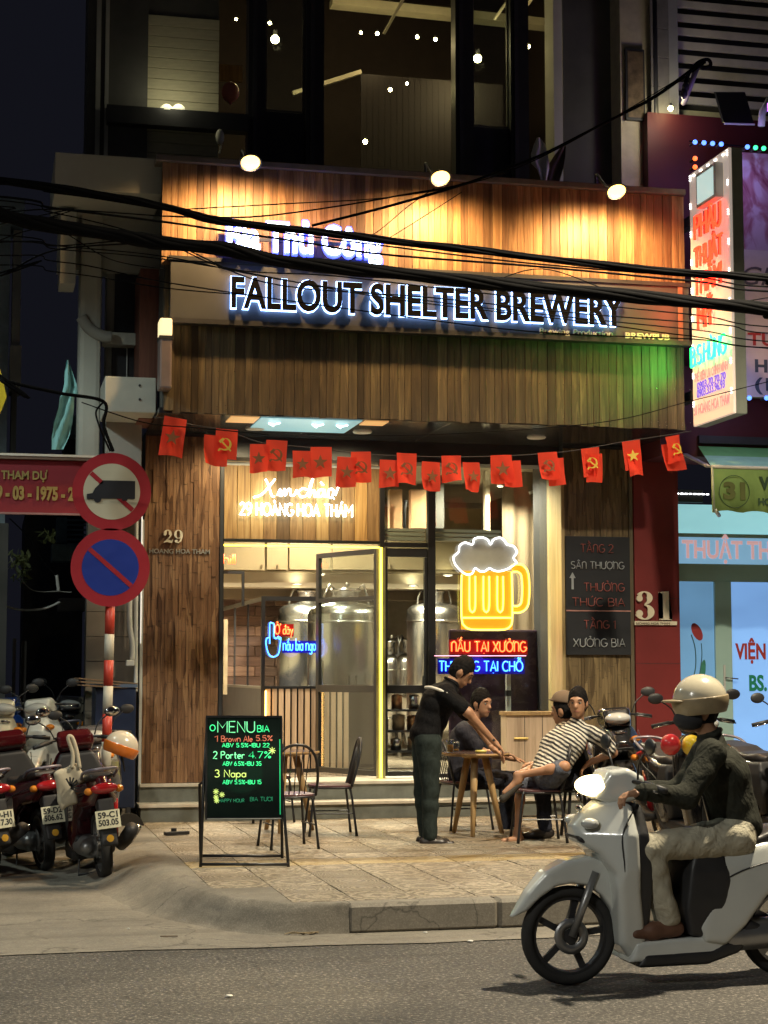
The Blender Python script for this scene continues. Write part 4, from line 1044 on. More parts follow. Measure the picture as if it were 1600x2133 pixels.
ga, gb = at(961, 1311, YM), at(1067, 1190, YM)
MB().box(ga.x, gb.x, YM+.002, YM+.01, ga.z, gb.z).build('glass_backing', emis('amber_acrylic', (.72, .30, .015), .55), o)
hb = [(1067,1178),(1088,1178),(1102,1200),(1102,1252),(1090,1274),(1067,1276),(1067,1262),(1082,1260),(1087,1250),(1087,1204),(1080,1192),(1067,1191)]
mb = MB(); hp = [at(a, b, YM+.003) for a, b in hb]; n_ = len(hp); mb.v = [tuple(p) for p in hp]+[(p.x, p.y+.007, p.z) for p in hp]
mb.f = [(i, (i+1) % n_, (i+1) % n_+n_, i+n_) for i in range(n_)]+[(0,1,10,11),(1,2,9,10),(2,3,8,9),(3,4,7,8),(4,5,6,7)]+[tuple(j+12 for j in q)[::-1] for q in ((0,1,10,11),(1,2,9,10),(2,3,8,9),(3,4,7,8),(4,5,6,7))]
mb.build('handle_backing', MATS['amber_acrylic'], o)
# slogans
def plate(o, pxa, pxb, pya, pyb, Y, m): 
    a, b = at(pxa, pyb, Y), at(pxb, pya, Y); return MB().box(a.x, b.x, Y, Y+.006, a.z, b.z).build('glow_plate', m, o)
PLR = mat('red_glow_tint', (.26, .006, .004), .35, 0, .05); PLB = mat('blue_glow_tint', (.008, .006, .26), .35, 0, .05); PLT = PLR  # added plates, coloured to stand for the neon glow around the words
o = thing('slogan_neon', 'red neon NẤU TẠI XƯỞNG over blue neon THƯỞNG TẠI CHỖ', 'neon sign', (X(1020, YM), YM, zat(1020, 1400, YM)))
pp = at(941, 1357, YM-.02); neon('red_tube', 'NẤU TẠI XƯỞNG', REDN, o, pp, (1, 0, 0), .105, X(1096, YM-.02)-pp.x, r=.0068, nlow=True)
pp = at(915, 1398, YM-.02); neon('blue_tube', 'THƯỞNG TẠI CHỖ', BLUN, o, pp, (1, 0, 0), .105, X(1089, YM-.02)-pp.x, r=.0068, nlow=True)
MB().tube([at(905, 1366, YM-.02), at(1096, 1366, YM-.02)], .004, 6).build('divider_tube', emis('pink_line', (1, .45, .6), 2.5), o)
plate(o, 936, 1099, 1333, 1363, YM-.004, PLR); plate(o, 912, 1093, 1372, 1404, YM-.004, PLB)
# hand sign on the counter glass
YH = yc-.02
o = thing('hand_neon', 'blue neon pointing hand beside the words Ở đây nấu bia ngon on the counter glass', 'neon sign', (X(600, YH), YH, zat(600, 1370, YH)))
hp = [(562,1341),(562,1301),(567,1298),(571,1302),(571,1326),(576,1330),(580,1326),(582,1332),(585,1328),(583,1348),(580,1362),(572,1368),(564,1367),(558,1358),(554,1340),(556,1330),(562,1328)]
MB().tube(crom([at(a, b, YH-.02) for a, b in hp], 5), .0068, 8).build('hand_tube', BLUN, o, smooth=True)
pp = at(573, 1321, YH-.02); neon('red_tube', 'Ở đây', REDN, o, pp, (1, 0, 0), .105, X(609, YH)-pp.x, r=.0058)
pp = at(590, 1355, YH-.02); neon('blue_tube', 'nấu bia ngon', BLUN, o, pp, (1, 0, 0), .13, X(664, YH)-pp.x, r=.0058)
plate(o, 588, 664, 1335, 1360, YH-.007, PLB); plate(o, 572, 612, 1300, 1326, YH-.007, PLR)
o = thing('chill_neon', 'small red neon word chill at the left edge of the doorway', 'neon sign', at(474, 1176, 19.3))
pp = at(452, 1174, 19.3); neon('red_tube', 'chill', REDN, o, pp, (1, 0, 0), .11, X(488, 19.3)-pp.x, r=.008)
# clear real light of the biggest signs so they tint what is near them
def nl(p, e, c, s=.12):
    l = bpy.data.lights.new('neon_glow', 'POINT'); l.energy = e; l.color = c; l.shadow_soft_size = s
    lo = bpy.data.objects.new('neon_glow', l); COL.objects.link(lo); lo.location = p
nl(at(1010, 1385, YM-.10), 1.6, (.18, .10, 1)); nl(at(1010, 1348, YM-.10), .6, (1, .05, .02)); nl(at(615, 1350, YH-.10), 1.6, (.08, .08, 1)); nl(at(1020, 1230, YM-.3), 2.0, (1, .75, .2)); nl(at(615, 1050, YG-.25), 2.5, (.9, 1, .9))

# ------------------------------------------------------------------ guide board on the right pillar
o = thing('floor_guide_board', 'black board listing TẦNG 2 and TẦNG 1 in raised letters on the right pillar', 'sign', (X(1245, YP-.04), YP-.04, zat(1245, 1365, YP)))
a, b = at(1180, 1364, YP-.04), at(1311, 1119, YP-.04)
MB().box(a.x, b.x, YP-.05, YP-.018, a.z, b.z).build('board', mat('black_board', (.022, .024, .030), .5, 0, .1), o, bevel=.003)
RL = mat('dull_red_tube', (.34, .10, .09), .4, 0, .1, bmp=0); WL = mat('dull_white_tube', (.40, .43, .46), .4, 0, .1, bmp=0)
def gl(s, pxa, pxb, py, m, h=.085):
    p = at(pxa, py, YP-.062); neon('raised_words', s, m, o, p, (1, 0, 0), h, X(pxb, YP-.062)-p.x, r=.0052, nlow=True)
gl('TẦNG 2', 1210, 1280, 1150, RL); gl('SÂN THƯỢNG', 1190, 1302, 1184, WL, .075); gl('THƯỞNG', 1217, 1302, 1231, RL); gl('THỨC BIA', 1193, 1303, 1262, RL); gl('TẦNG 1', 1217, 1283, 1309, RL); gl('XƯỞNG BIA', 1195, 1303, 1347, WL)
MB().box(a.x, b.x, YP-.056, YP-.0505, zat(1245, 1274, YP), zat(1245, 1271.5, YP)).build('divider', mat('pink_strip', (.5, .25, .22), .4), o)
ax_ = X(1195, YP-.06); z0 = zat(1195, 1228, YP); z1 = zat(1195, 1193, YP)
MB().prism([(ax_-.012, z0), (ax_+.012, z0), (ax_+.012, z1-.06), (ax_+.034, z1-.06), (ax_, z1), (ax_-.034, z1-.06), (ax_-.012, z1-.06)], YP-.058, YP-.051).build('arrow', WL, o)
# house numbers: fat-faced serif digits cut from plate
def fatdigits(s, m, parent, p0, h, y, nm='digit', depth=.02):
    # outlines in a unit box, thick and thin strokes
    G = {'2': (.72, [[('ring', .32, .72, .30, .28, 200, -40, .10, .16)], [('poly', [(.55,.62),(.66,.66),(.50,.40),(.22,.18),(.46,.22),(.62,.14),(.68,.26),(.72,.26),(.66,0),(.46,.03),(.3,.07),(.02,0),(.02,.04),(.36,.38)])], [('ball', .12, .66, .11)]]),
         '9': (.72, [[('ring', .34, .67, .32, .33, 0, 360, .05, .13)], [('poly', [(.56,.80),(.66,.72),(.67,.48),(.56,.14),(.34,.0),(.16,.02),(.16,.06),(.34,.08),(.46,.2),(.52,.5)])], [('ball', .18, .14, .11)]]),
         '3': (.72, [[('ring', .30, .76, .30, .23, 150, -90, .05, .15)], [('ring', .30, .27, .36, .27, 90, -160, .05, .17)], [('ball', .12, .74, .11)], [('ball', .11, .22, .12)]]),
         '1': (.58, [[('poly', [(.2,0.04),(.2,.92),(.05,.92),(.05,.96),(.42,1.0),(.42,.04),(.55,.04),(.55,0),(.06,0),(.06,.04)])]])}
    x = 0
    for ch in s:
        W_, parts_ = G[ch]; mb = MB()
        for gi, g_ in enumerate(parts_):
            yy0, yy1 = y-depth-.0015*gi, y-.0015*gi
            for q in g_:
                if q[0] == 'ball':
                    pts = arc(q[1], q[2], q[3], q[3], 0, 350, 14); mb.prism([(p0.x+(x+a)*h, p0.z+b*h) for a, b in pts], yy0, yy1)
                elif q[0] == 'poly':
                    # triangulate through a bmesh so concave outlines stay clean
                    bm = bmesh.new(); vs = [bm.verts.new((p0.x+(x+a)*h, yy0, p0.z+b*h)) for a, b in q[1]]; bm.faces.new(vs); bmesh.ops.triangulate(bm, faces=bm.faces)
                    r_ = bmesh.ops.extrude_face_region(bm, geom=list(bm.faces)); 
                    for v in [e for e in r_['geom'] if isinstance(e, bmesh.types.BMVert)]: v.co.y = yy1
                    bm.verts.index_update(); mb.add([tuple(v.co) for v in bm.verts], [tuple(v.index for v in f.verts) for f in bm.faces]); bm.free()
                else:
                    _, cx, cy, rx, ry, a0, a1, tn, tk = q; n_ = 20; b0 = len(mb.v)
                    for i in range(n_+1):
                        t = R(a0+(a1-a0)*i/n_); c_, s_ = math.cos(t), math.sin(t); th = tn+(tk*1.45-tn)*abs(c_)**1.2
                        for rr in (0, th):
                            for yy in (yy0, yy1): mb.v.append((p0.x+(x+cx+(rx-rr)*c_)*h, yy, p0.z+(cy+(ry-rr*.7)*s_)*h))
                    for i in range(n_):
                        k_ = b0+4*i; mb.f += [(k_, k_+2, k_+6, k_+4), (k_+1, k_+5, k_+7, k_+3), (k_, k_+4, k_+5, k_+1), (k_+2, k_+3, k_+7, k_+6)]
        mb.build(nm, m, parent); x += W_+.06
GOLD = mat('pale_brass_plate', (.80, .72, .55), .4, 0, .04)
o = thing('house_number', 'pale serif number 29 over HOANG HOA THAM on the left pillar', 'house number', at(368, 1155, YP-.03))
fatdigits('29', GOLD, o, at(340, 1131, YP-.02), .135, YP-.02)
text_on('street_name', 'HOANG HOA THAM', mat('silver_letters', (.6, .58, .52), .3, .6, .1), o, at(311, 1152, YP-.02), (1, 0, 0), .045, X(438, YP-.02)-X(311, YP-.02), depth=.008, offset=.02)

# ------------------------------------------------------------------ bunting
STR = mat('dark_string', (.03, .03, .035), .8)
YB_ = 15.5; spts = [at(a, b, YB_) for a, b in ((318, 868), (345, 872), (400, 885), (470, 897), (540, 921), (600, 928), (680, 936), (760, 946), (850, 950), (940, 952), (1040, 950), (1120, 946), (1200, 938), (1300, 920), (1380, 908), (1440, 898))]
o = MB().tube(crom(spts, 4), .0045, 6).build('bunting_string', STR, smooth=True); tag(o, 'thin dark string carrying the red flags across the shop front', 'string')
FRED = mat('red_flag_paper', (.62, .045, .025), .7, 0, .12, 6, .1); 
_m, _nt, _b = nodes('red_flag_paper_thin'); _b.inputs['Base Color'].default_value = (.66, .05, .028, 1); _b.inputs['Roughness'].default_value = .75
_b.inputs['Subsurface Weight'].default_value = 0
_nt.nodes.clear(); _o = _nt.nodes.new('ShaderNodeOutputMaterial'); _d = _nt.nodes.new('ShaderNodeBsdfDiffuse'); _t = _nt.nodes.new('ShaderNodeBsdfTranslucent'); _x = _nt.nodes.new('ShaderNodeMixShader')
_d.inputs[0].default_value = (.88, .085, .05, 1); _t.inputs[0].default_value = (.9, .09, .05, 1); _x.inputs[0].default_value = .45
_nt.links.new(_d.outputs[0], _x.inputs[1]); _nt.links.new(_t.outputs[0], _x.inputs[2]); _nt.links.new(_x.outputs[0], _o.inputs[0]); FTH = _m
GLD = mat('yellow_print', (.75, .50, .06), .6, 0, .1, bmp=0); BRN = mat('backlit_gold_print', (.26, .085, .025), .7, 0, .1, bmp=0)  # brown copy is the gold print darkened as if seen against the light
def star_pts(r_): return [(r_*(1 if k % 2 == 0 else .4)*math.sin(k*math.pi/5), r_*(1 if k % 2 == 0 else .4)*math.cos(k*math.pi/5)) for k in range(10)]
def emblem(kind, c, s, X_, U_, N_):
    mb = MB(); f = lambda a, b, n_=.0: Vector(c)+X_*a*s+U_*b*s+N_*(.004+n_)
    if kind == 'star':
        P = star_pts(.5); ctr = len(mb.v); mb.v.append(tuple(f(0, 0))); mb.v += [tuple(f(a, b)) for a, b in P]
        mb.f += [(0, 1+i, 1+(i+1) % 10) for i in range(10)]
    else:
        n_ = 14
        for i in range(n_+1):
            t = R(-130+235*i/n_); w_ = .13*math.sin(math.pi*min(1, (i+1)/n_)*.95)+.02
            for rr in (.40, .40-w_): mb.v.append(tuple(f(rr*math.cos(t)-.02, rr*math.sin(t)+.02)))
        for i in range(n_): mb.f.append((2*i, 2*i+1, 2*i+3, 2*i+2))
        def bar(a, b, w_):
            a, b = Vector(a), Vector(b); d_ = (b-a).normalized(); p_ = Vector((-d_.y, d_.x))*w_/2
            k = len(mb.v); mb.v += [tuple(f(*(q), .0015)) for q in (a-p_, b-p_, b+p_, a+p_)]; mb.f.append((k, k+1, k+2, k+3))
        bar((-.28, .22), (.36, -.38), .10); bar((-.40, .14), (-.14, .38), .17); bar((-.30, -.26), (-.44, -.42), .11)
    # give the print a thin body
    nn = len(mb.v); mb.v += [tuple(Vector(v)+N_*.0012) for v in mb.v]; mb.f += [tuple(j+nn for j in q)[::-1] for q in mb.f]
    return mb
flags = [  # px, py(top), w, h (px), tilt deg, emblem, print, place
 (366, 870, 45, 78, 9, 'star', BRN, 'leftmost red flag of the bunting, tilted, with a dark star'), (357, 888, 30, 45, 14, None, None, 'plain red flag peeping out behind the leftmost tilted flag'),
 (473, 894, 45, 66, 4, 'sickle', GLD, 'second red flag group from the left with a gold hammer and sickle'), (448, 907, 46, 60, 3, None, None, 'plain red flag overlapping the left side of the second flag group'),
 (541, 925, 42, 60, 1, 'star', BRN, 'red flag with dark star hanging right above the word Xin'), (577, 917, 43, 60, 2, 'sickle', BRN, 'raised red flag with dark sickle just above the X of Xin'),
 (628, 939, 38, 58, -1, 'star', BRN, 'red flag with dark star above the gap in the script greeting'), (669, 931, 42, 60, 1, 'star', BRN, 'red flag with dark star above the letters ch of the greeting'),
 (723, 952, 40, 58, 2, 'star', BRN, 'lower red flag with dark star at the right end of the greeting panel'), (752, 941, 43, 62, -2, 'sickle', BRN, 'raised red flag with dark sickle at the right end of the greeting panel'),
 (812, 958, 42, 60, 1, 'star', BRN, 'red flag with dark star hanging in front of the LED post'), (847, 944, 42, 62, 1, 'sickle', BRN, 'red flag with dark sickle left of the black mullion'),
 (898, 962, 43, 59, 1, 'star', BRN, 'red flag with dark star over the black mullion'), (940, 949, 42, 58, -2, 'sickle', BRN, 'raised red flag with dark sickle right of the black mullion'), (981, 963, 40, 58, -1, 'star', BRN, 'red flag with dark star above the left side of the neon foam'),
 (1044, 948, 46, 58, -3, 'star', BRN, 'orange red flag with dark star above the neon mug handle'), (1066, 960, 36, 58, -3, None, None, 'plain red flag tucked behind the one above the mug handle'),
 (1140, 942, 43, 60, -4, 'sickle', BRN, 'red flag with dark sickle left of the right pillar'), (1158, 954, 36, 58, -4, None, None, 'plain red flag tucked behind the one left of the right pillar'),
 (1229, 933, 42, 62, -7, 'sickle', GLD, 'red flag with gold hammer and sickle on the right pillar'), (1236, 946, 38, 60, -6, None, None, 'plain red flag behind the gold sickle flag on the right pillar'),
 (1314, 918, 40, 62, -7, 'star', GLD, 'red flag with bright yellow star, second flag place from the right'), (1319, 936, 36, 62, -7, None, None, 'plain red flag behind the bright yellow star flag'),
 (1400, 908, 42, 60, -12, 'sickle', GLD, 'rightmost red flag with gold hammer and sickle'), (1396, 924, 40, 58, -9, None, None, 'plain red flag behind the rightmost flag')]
for i, (px, py, w_, h_, tl, em, pr, lab) in enumerate(flags):
    Yf = YB_-.012-(.014 if em else .0)-(.006 if i % 2 else 0); c = at(px, py, Yf); sx = w_/3600*16.1; sz = h_/3600*16.1
    t = R(tl); Xv = Vector((math.cos(t), 0, math.sin(-t))); Uv = Vector((math.sin(t), 0, math.cos(t))); Nv = Vector((0, -1, 0))
    o = thing('flag', lab, 'flag', c, 'red flags on the bunting string'); mb = MB(); ph = rng.uniform(0, 6); o.rotation_euler = (rng.normal(0, .06), 0, rng.normal(0, .22)); cur = rng.uniform(.012, .042); sx *= rng.uniform(.93, 1.05); sz *= rng.uniform(.94, 1.06); skew = rng.normal(0, .05)
    for r_ in range(7):
        for k in range(7):
            a = (k/6-.5); b = -r_/6; y_ = cur*math.sin(a*4.2+ph+b*2.2)*(.25+r_/6)+.02*(r_/6)**2*math.sin(ph*3)
            mb.v.append(tuple(c+Xv*(a+skew*b*(1+a))*sx+Uv*(b-.03*math.sin(a*3+ph)*r_/6)*sz+Nv*y_))
    for r_ in range(6):
        for k in range(6): mb.f.append((r_*7+k, r_*7+k+1, (r_+1)*7+k+1, (r_+1)*7+k))
    mb.build('cloth', FTH, o, smooth=True)
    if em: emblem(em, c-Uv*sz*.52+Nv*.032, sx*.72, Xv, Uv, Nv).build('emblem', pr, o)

# ------------------------------------------------------------------ overhead cables
CAB = mat('black_cable', (.004, .004, .0045), .8, 0, .2, spec=.08)
YC = 11.6
def cable(pts, r_, lab, Y=YC, ties=0, strands=1):
    W_ = [at(a, b, Y) for a, b in pts]
    if pts[0][0] < -50: W_.insert(0, W_[0]+(W_[0]-W_[1]).normalized()*7+Vector((0, 0, -.5)))
    if pts[-1][0] > 1700: W_.append(W_[-1]+(W_[-1]-W_[-2]).normalized()*7+Vector((0, 0, .5)))
    P = crom(W_, 8); mb = MB()
    if strands == 1: mb.tube(P, r_, 8)
    else:
        for s in range(strands):
            ph = s*2*math.pi/strands
            mb.tube([p+Vector((0, math.cos(ph+i*.16)*r_*.6, math.sin(ph+i*.16)*r_*.6+(math.sin(i*.7+s)*r_*.12))) for i, p in enumerate(P)], r_*.5, 7)
    o = mb.build('cable', CAB, smooth=True); tag(o, lab, 'cable', 'overhead cables')
    return o
ext = lambda pts: pts
cable([(-260, 330), (-100, 362), (115, 391), (240, 411), (345, 431), (460, 460), (690, 486), (850, 506), (1000, 522), (1200, 546), (1440, 568), (1600, 578), (1800, 588)], .026, 'upper thick cable bundle crossing the lit letters Bia Thủ Công', strands=5)
cable([(-260, 400), (-100, 424), (0, 446), (60, 462), (230, 488), (340, 506), (470, 519), (600, 546), (800, 566), (1000, 588), (1200, 606), (1440, 628), (1600, 643), (1800, 655)], .044, 'thickest cable bundle crossing above the word SHELTER', strands=7, Y=YC-.15)
thin = [([(-200, 380), (115, 402), (345, 437), (460, 455), (560, 480), (800, 512), (1100, 548), (1440, 576), (1800, 602)], .006, 'thin cable hugging the underside of the upper bundle'),
 ([(-200, 395), (115, 434), (340, 462), (450, 478), (640, 506), (800, 530), (1130, 556), (1440, 585), (1800, 612)], .008, 'cable between the two thick bundles'),
 ([(-200, 400), (115, 444), (330, 500), (480, 560), (700, 575), (1000, 610), (1440, 655), (1800, 690)], .005, 'thin cable through the tops of the black letters'),
 ([(-200, 520), (120, 512), (340, 505), (560, 590), (900, 620), (1200, 652), (1500, 676), (1800, 700)], .005, 'thin cable dipping behind the thickest bundle on the left'),
 ([(-200, 478), (120, 512), (340, 534), (600, 585), (1000, 640), (1440, 686), (1800, 720)], .0045, 'thin cable crossing the middle of the black letters'),
 ([(-200, 500), (130, 520), (400, 548), (800, 620), (1200, 668), (1440, 700), (1800, 735)], .0045, 'thin cable crossing the feet of the black letters'),
 ([(-200, 540), (120, 545), (345, 588), (700, 640), (1100, 690), (1440, 706), (1800, 725)], .0045, 'thin cable along the lower edge of the name board'),
 ([(-200, 555), (120, 567), (345, 600), (520, 615)], .004, 'thin short cable over the left end of the name board'),
 ([(-200, 425), (0, 440), (120, 436), (340, 450), (440, 454)], .005, 'thin cable sagging above the left concrete canopy'),
 ([(-100, 600), (0, 575), (120, 520), (340, 505), (340, 505)], .006, 'cable climbing from the far left to the thickest bundle'),
 ([(0, 500), (60, 480), (120, 478), (230, 540), (340, 560)], .004, 'thin looping cable in front of the concrete canopy'),
 ([(-60, 480), (100, 455), (120, 452)], .004, 'short cable at the far left under the bundle')]
for a, b, c in thin: cable(a, b, c)
cable([(1600, 620), (1440, 640), (1300, 616), (1130, 560), (1000, 600)], .004, 'thin cable looping below the bundle near the clinic sign')
for k, (pts, r_, lab) in enumerate([([(1470, 126), (1440, 145), (1360, 203), (1240, 266), (1120, 326), (1000, 372), (940, 392), (800, 432), (650, 470)], .012, 'heavy service cable falling from the striped facade to the lit letters'),
   ([(1470, 130), (1430, 158), (1350, 212), (1230, 270), (1110, 332), (960, 384), (860, 402), (700, 430), (520, 452), (340, 450)], .007, 'service cable just above the heavy one reaching the left edge'),
   ([(1468, 128), (1420, 160), (1250, 262), (1100, 340), (970, 384), (800, 412), (600, 424), (345, 438)], .005, 'thinnest service cable fanning out to the far left of the planks'),
   ([(962, 400), (900, 440), (820, 490), (700, 560)], .004, 'thin wire slanting down from the middle floodlight to the name board'),
   ([(905, 392), (850, 430), (790, 480), (745, 505)], .004, 'thin wire left of the middle floodlight slanting down')]): cable(pts, r_, lab, Y=14.5)
cable([(1620, 790), (1440, 835), (1250, 880), (900, 905), (640, 905)], .004, 'thin cable from the clinic side sagging above the right flags', Y=14.8)
cable([(-60, 740), (0, 788), (120, 818), (215, 836), (216, 880), (222, 905), (236, 940)], .014, 'black cable passing the blue flag and dropping beside the white box', Y=14.2)
cable([(215, 838), (200, 860), (212, 900), (230, 940)], .008, 'looped cable end hanging above the round road signs', Y=14.3)
cable([(170, 838), (300, 880), (420, 892), (560, 905)], .005, 'thin cable running from the white box to the flags', Y=14.6)
# insulator bracket on the right
o = thing('cable_bracket', 'dark cable bracket with insulators on the edge of the striped facade', 'bracket', at(1440, 220, 16.6))
MB().tube(crom([at(a, b, 16.6) for a, b in ((1424, 200), (1432, 160), (1452, 132), (1474, 124), (1480, 136), (1462, 142))], 5), .02, 8).build('hook', CAB, o, smooth=True)
MB().tube([at(1452, 140, 16.6), at(1438, 180, 16.6), at(1424, 215, 17.0)], .03, 8).build('arm', mat('mauve_plastic', (.2, .17, .22), .5), o, smooth=True)
for (a, b) in ((1428, 182), (1425, 195)): MB().ball(at(a, b, 16.55), (.04, .04, .06), 10).build('insulator', mat('dark_porcelain', (.05, .045, .06), .25), o, smooth=True)

# ------------------------------------------------------------------ clinic at number 31
K = thing('clinic_building', 'red fronted clinic building at the right edge with a brightly lit glass door', 'building', (8, 17.6, .19))
rx0, rx1 = pr1+.02, X(1418, 17.5)
MB().box(rx0, rx1, 17.5, 18.2, .19, 4.05).build('pillar', REDP, K)
for z in (1.75, 2.45): MB().box(rx0, rx1, 17.498, 17.5, z, z+.004).build('joint', DARKM, K)
MB().box(6.9, 12, 16.95, 17.6, 3.93, 4.9).build('fascia', MAG, K)
MB().box(rx1, 12, 16.9, 17.6, zat(1500, 920, 16.9)-.02, zat(1500, 908, 16.9)).build('gutter_trim', DARKM, K)
MB().box(6.95, 12, 17.3, 17.7, 4.9, zat(1500, 245, 17.3)).build('upper_wall', MAG, K)
MB().box(X(1418, 17.5), 12, 17.8, 17.9, 7.3, 10.5).build('void', DARKC, K)
sm = boxmesh('louvre', 4.0, .06, .083, mat('pale_louvre_paint', (.62, .60, .44), .6, 0, .12), .004)
z = zat(1420, 245, 17.6)
while z < 10: inst('louvre', sm, K, (X(1418, 17.6)+2.0, 17.6, z), (R(8), 0, 0)); z += .158
MB().box(X(1397, 17.45), X(1417, 17.5), 17.42, 17.9, 4.9, 10.5).build('edge_wall', GREYC, K)
# shop front
yk = 17.75; kx0 = rx1; zkt = zat(1500, 1052, yk)
FILM = None
def lit_glass(name, c, s):
    m, nt, b = nodes(name); v = coords(nt, 'World', (.6, 1, 1.2)); n1 = noise(nt, v, 1.0, 3)
    b.inputs['Base Color'].default_value = (*c, 1); b.inputs['Emission Strength'].default_value = s
    nt.links.new(mixc(nt, 1, c, ramp(nt, n1, [(.3, (.82,)*3), (.7, (1.12,)*3)]), 'MULTIPLY'), b.inputs['Emission Color']); b.inputs['Roughness'].default_value = .12; return m
FILMB = lit_glass('backlit_blue_film', (.20, .40, .78), .85); FILMC = lit_glass('backlit_cyan_glass', (.30, .62, .66), .95); FILML = lit_glass('backlit_left_film', (.13, .28, .46), .8)
MINT = mat('mint_white_frame', (.42, .62, .58), .4, 0, .05, 2, .02)
zt1 = zat(1500, 1112, yk); zb1 = zat(1500, 1120, yk); zt2 = zat(1500, 1175, yk); zd = zat(1500, 1212, yk)
MB().box(kx0, 10.5, yk, yk+.05, zt1, zkt).build('transom_pane', FILMC, K)
MB().box(kx0, 10.5, yk-.02, yk+.05, zb1, zt1-.001).build('frame', MINT, K)
MB().box(kx0, 10.5, yk-.012, yk+.05, zt2, zb1-.001).build('lettered_pane', lit_glass('backlit_band', (.22, .42, .60), .8), K)
MB().box(kx0, 10.5, yk-.02, yk+.05, zd, zt2-.001).build('frame', MINT, K)
dx0, dx1 = X(1489, yk), X(1513, yk)
MB().box(kx0, dx0, yk, yk+.05, .45, zd-.001).build('side_pane', FILML, K)
MB().box(dx0+.001, dx1, yk-.03, yk+.05, .3, zd-.001).build('frame', MINT, K)
dr = MB().box(dx1+.001, X(1524, yk), yk-.028, yk+.04, .3, zd-.002).build('door', MINT, K)
MB().box(X(1524, yk)+.001, 10.5, yk-.01, yk+.04, .3, zd-.002).build('door_pane', FILMB, dr)
MB().box(X(1507, yk-.04), X(1511, yk-.04), yk-.05, yk-.031, zat(1509, 1450, yk), zat(1509, 1385, yk)).build('lock_plate', WHITEP, dr)
MB().tube([at(1511, 1412, yk-.06), at(1538, 1414, yk-.06)], .008, 8).build('door_handle', STEEL, dr, smooth=True)
MB().box(kx0, 10.5, 17.3, yk+.05, .19, .3).build('threshold', STONE, K)
MB().box(kx0+.02, X(1480, 17.5), yk-.13, yk-.1, zat(1450, 1046, 17.6), zat(1450, 1020, 17.6)).build('shutter_box', DARKM, K)
mb = MB()
for k in range(8): mb.box(kx0+.03+k*.05, kx0+.06+k*.05, yk-.14, yk-.132, zat(1450, 1030, 17.6), zat(1450, 1027.5, 17.6))
mb.build('led_row', emis('white_led', (1, 1, 1), 6), K)
REDL = mat('red_vinyl', (.50, .06, .05), .5, 0, .05, bmp=0); GRNL = mat('green_vinyl', (.02, .28, .16), .5, 0, .05, bmp=0); PNKL = emis('backlit_red_vinyl', (.62, .36, .36), .8)  # PNKL glows weakly to stand for light coming through the letters
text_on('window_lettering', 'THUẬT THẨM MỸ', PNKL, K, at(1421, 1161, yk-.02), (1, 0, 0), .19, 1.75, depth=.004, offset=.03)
text_on('window_lettering', 'VIỆN THẨM MỸ', REDL, K, at(1532, 1372, yk-.016), (1, 0, 0), .165, 1.15, depth=.004, offset=.035)
text_on('window_lettering', 'BS. HÙNG', GRNL, K, at(1561, 1438, yk-.016), (1, 0, 0), .165, .78, depth=.004, offset=.035)
# lotus print on the side pane
mb = MB(); mb.tube(crom([at(a, b, yk-.006) for a, b in ((1440, 1425), (1449, 1390), (1448, 1350), (1440, 1322))], 5), .006, 6); mb.tube(crom([at(a, b, yk-.006) for a, b in ((1455, 1420), (1462, 1370), (1461, 1340))], 5), .005, 6); mb.build('flower_stem', mat('dark_green_print', (.05, .14, .15), .6), K)
mb = MB().ball(at(1452, 1316, yk-.004), (.055, .004, .105), 14, Matrix.Rotation(R(-28), 3, 'Y')); mb.build('flower_bud', mat('red_print', (.42, .05, .06), .6), K)
mb = MB().ball(at(1463, 1402, yk-.004), (.035, .004, .15), 14, Matrix.Rotation(R(10), 3, 'Y')); mb.build('flower_leaf', mat('green_print', (.05, .25, .18), .6), K)
l = bpy.data.lights.new('clinic_light', 'AREA'); l.energy = 26; l.color = (.62, .85, 1); l.shape = 'RECTANGLE'; l.size = 2.2; l.size_y = 2.4
lo = bpy.data.objects.new('clinic_light', l); COL.objects.link(lo); lo.location = (8.7, yk-.06, 1.8); lo.rotation_euler = (R(90), 0, 0); lo.visible_camera = True
bpy.data.objects.remove(lo)
# number 31
o = thing('house_number', 'large pale serif number 31 with a name strip on the red pillar', 'house number', at(1368, 1302, 17.48))
fatdigits('31', GOLD, o, at(1325, 1291, 17.49), .31, 17.49)
MB().box(X(1323, 17.49), X(1411, 17.49), 17.475, 17.495, zat(1368, 1302, 17.49), zat(1368, 1294, 17.49)).build('name_strip', GOLD, o)
text_on('street_name', 'HOANG HOA THAM', mat('brown_letters', (.15, .10, .07), .5), o, at(1326, 1300.5, 17.472), (1, 0, 0), .022, .38, depth=.004)
# awning
AW = thing('awning', 'green awning with scalloped front carrying the number 31 in a circle', 'awning', at(1530, 1070, 16.2))
def greencloth(name, c):
    m, nt, b = nodes(name); b.inputs['Roughness'].default_value = .8
    nt.links.new(ramp(nt, noise(nt, coords(nt, 'World'), 3, 4), [(.3, tuple(x*.7 for x in c)), (.7, c)]), b.inputs['Base Color']); return m
G1 = greencloth('green_awning_cloth', (.16, .48, .18)); G2 = greencloth('pale_blue_awning_cloth', (.30, .62, .52)); G3 = greencloth('olive_awning_valance', (.32, .50, .15))
ya, yb3 = 16.25, 17.0
A = at(1482, 972, ya); Bk = at(1452, 926, yb3); xr = 10.5
MB().add([(Bk.x, yb3, Bk.z), (xr, yb3, Bk.z), (xr, (ya+yb3)/2, (A.z+Bk.z)/2), ((A.x+Bk.x)/2, (ya+yb3)/2, (A.z+Bk.z)/2)], [(0, 1, 2, 3)]).build('roof_cloth', G1, AW)
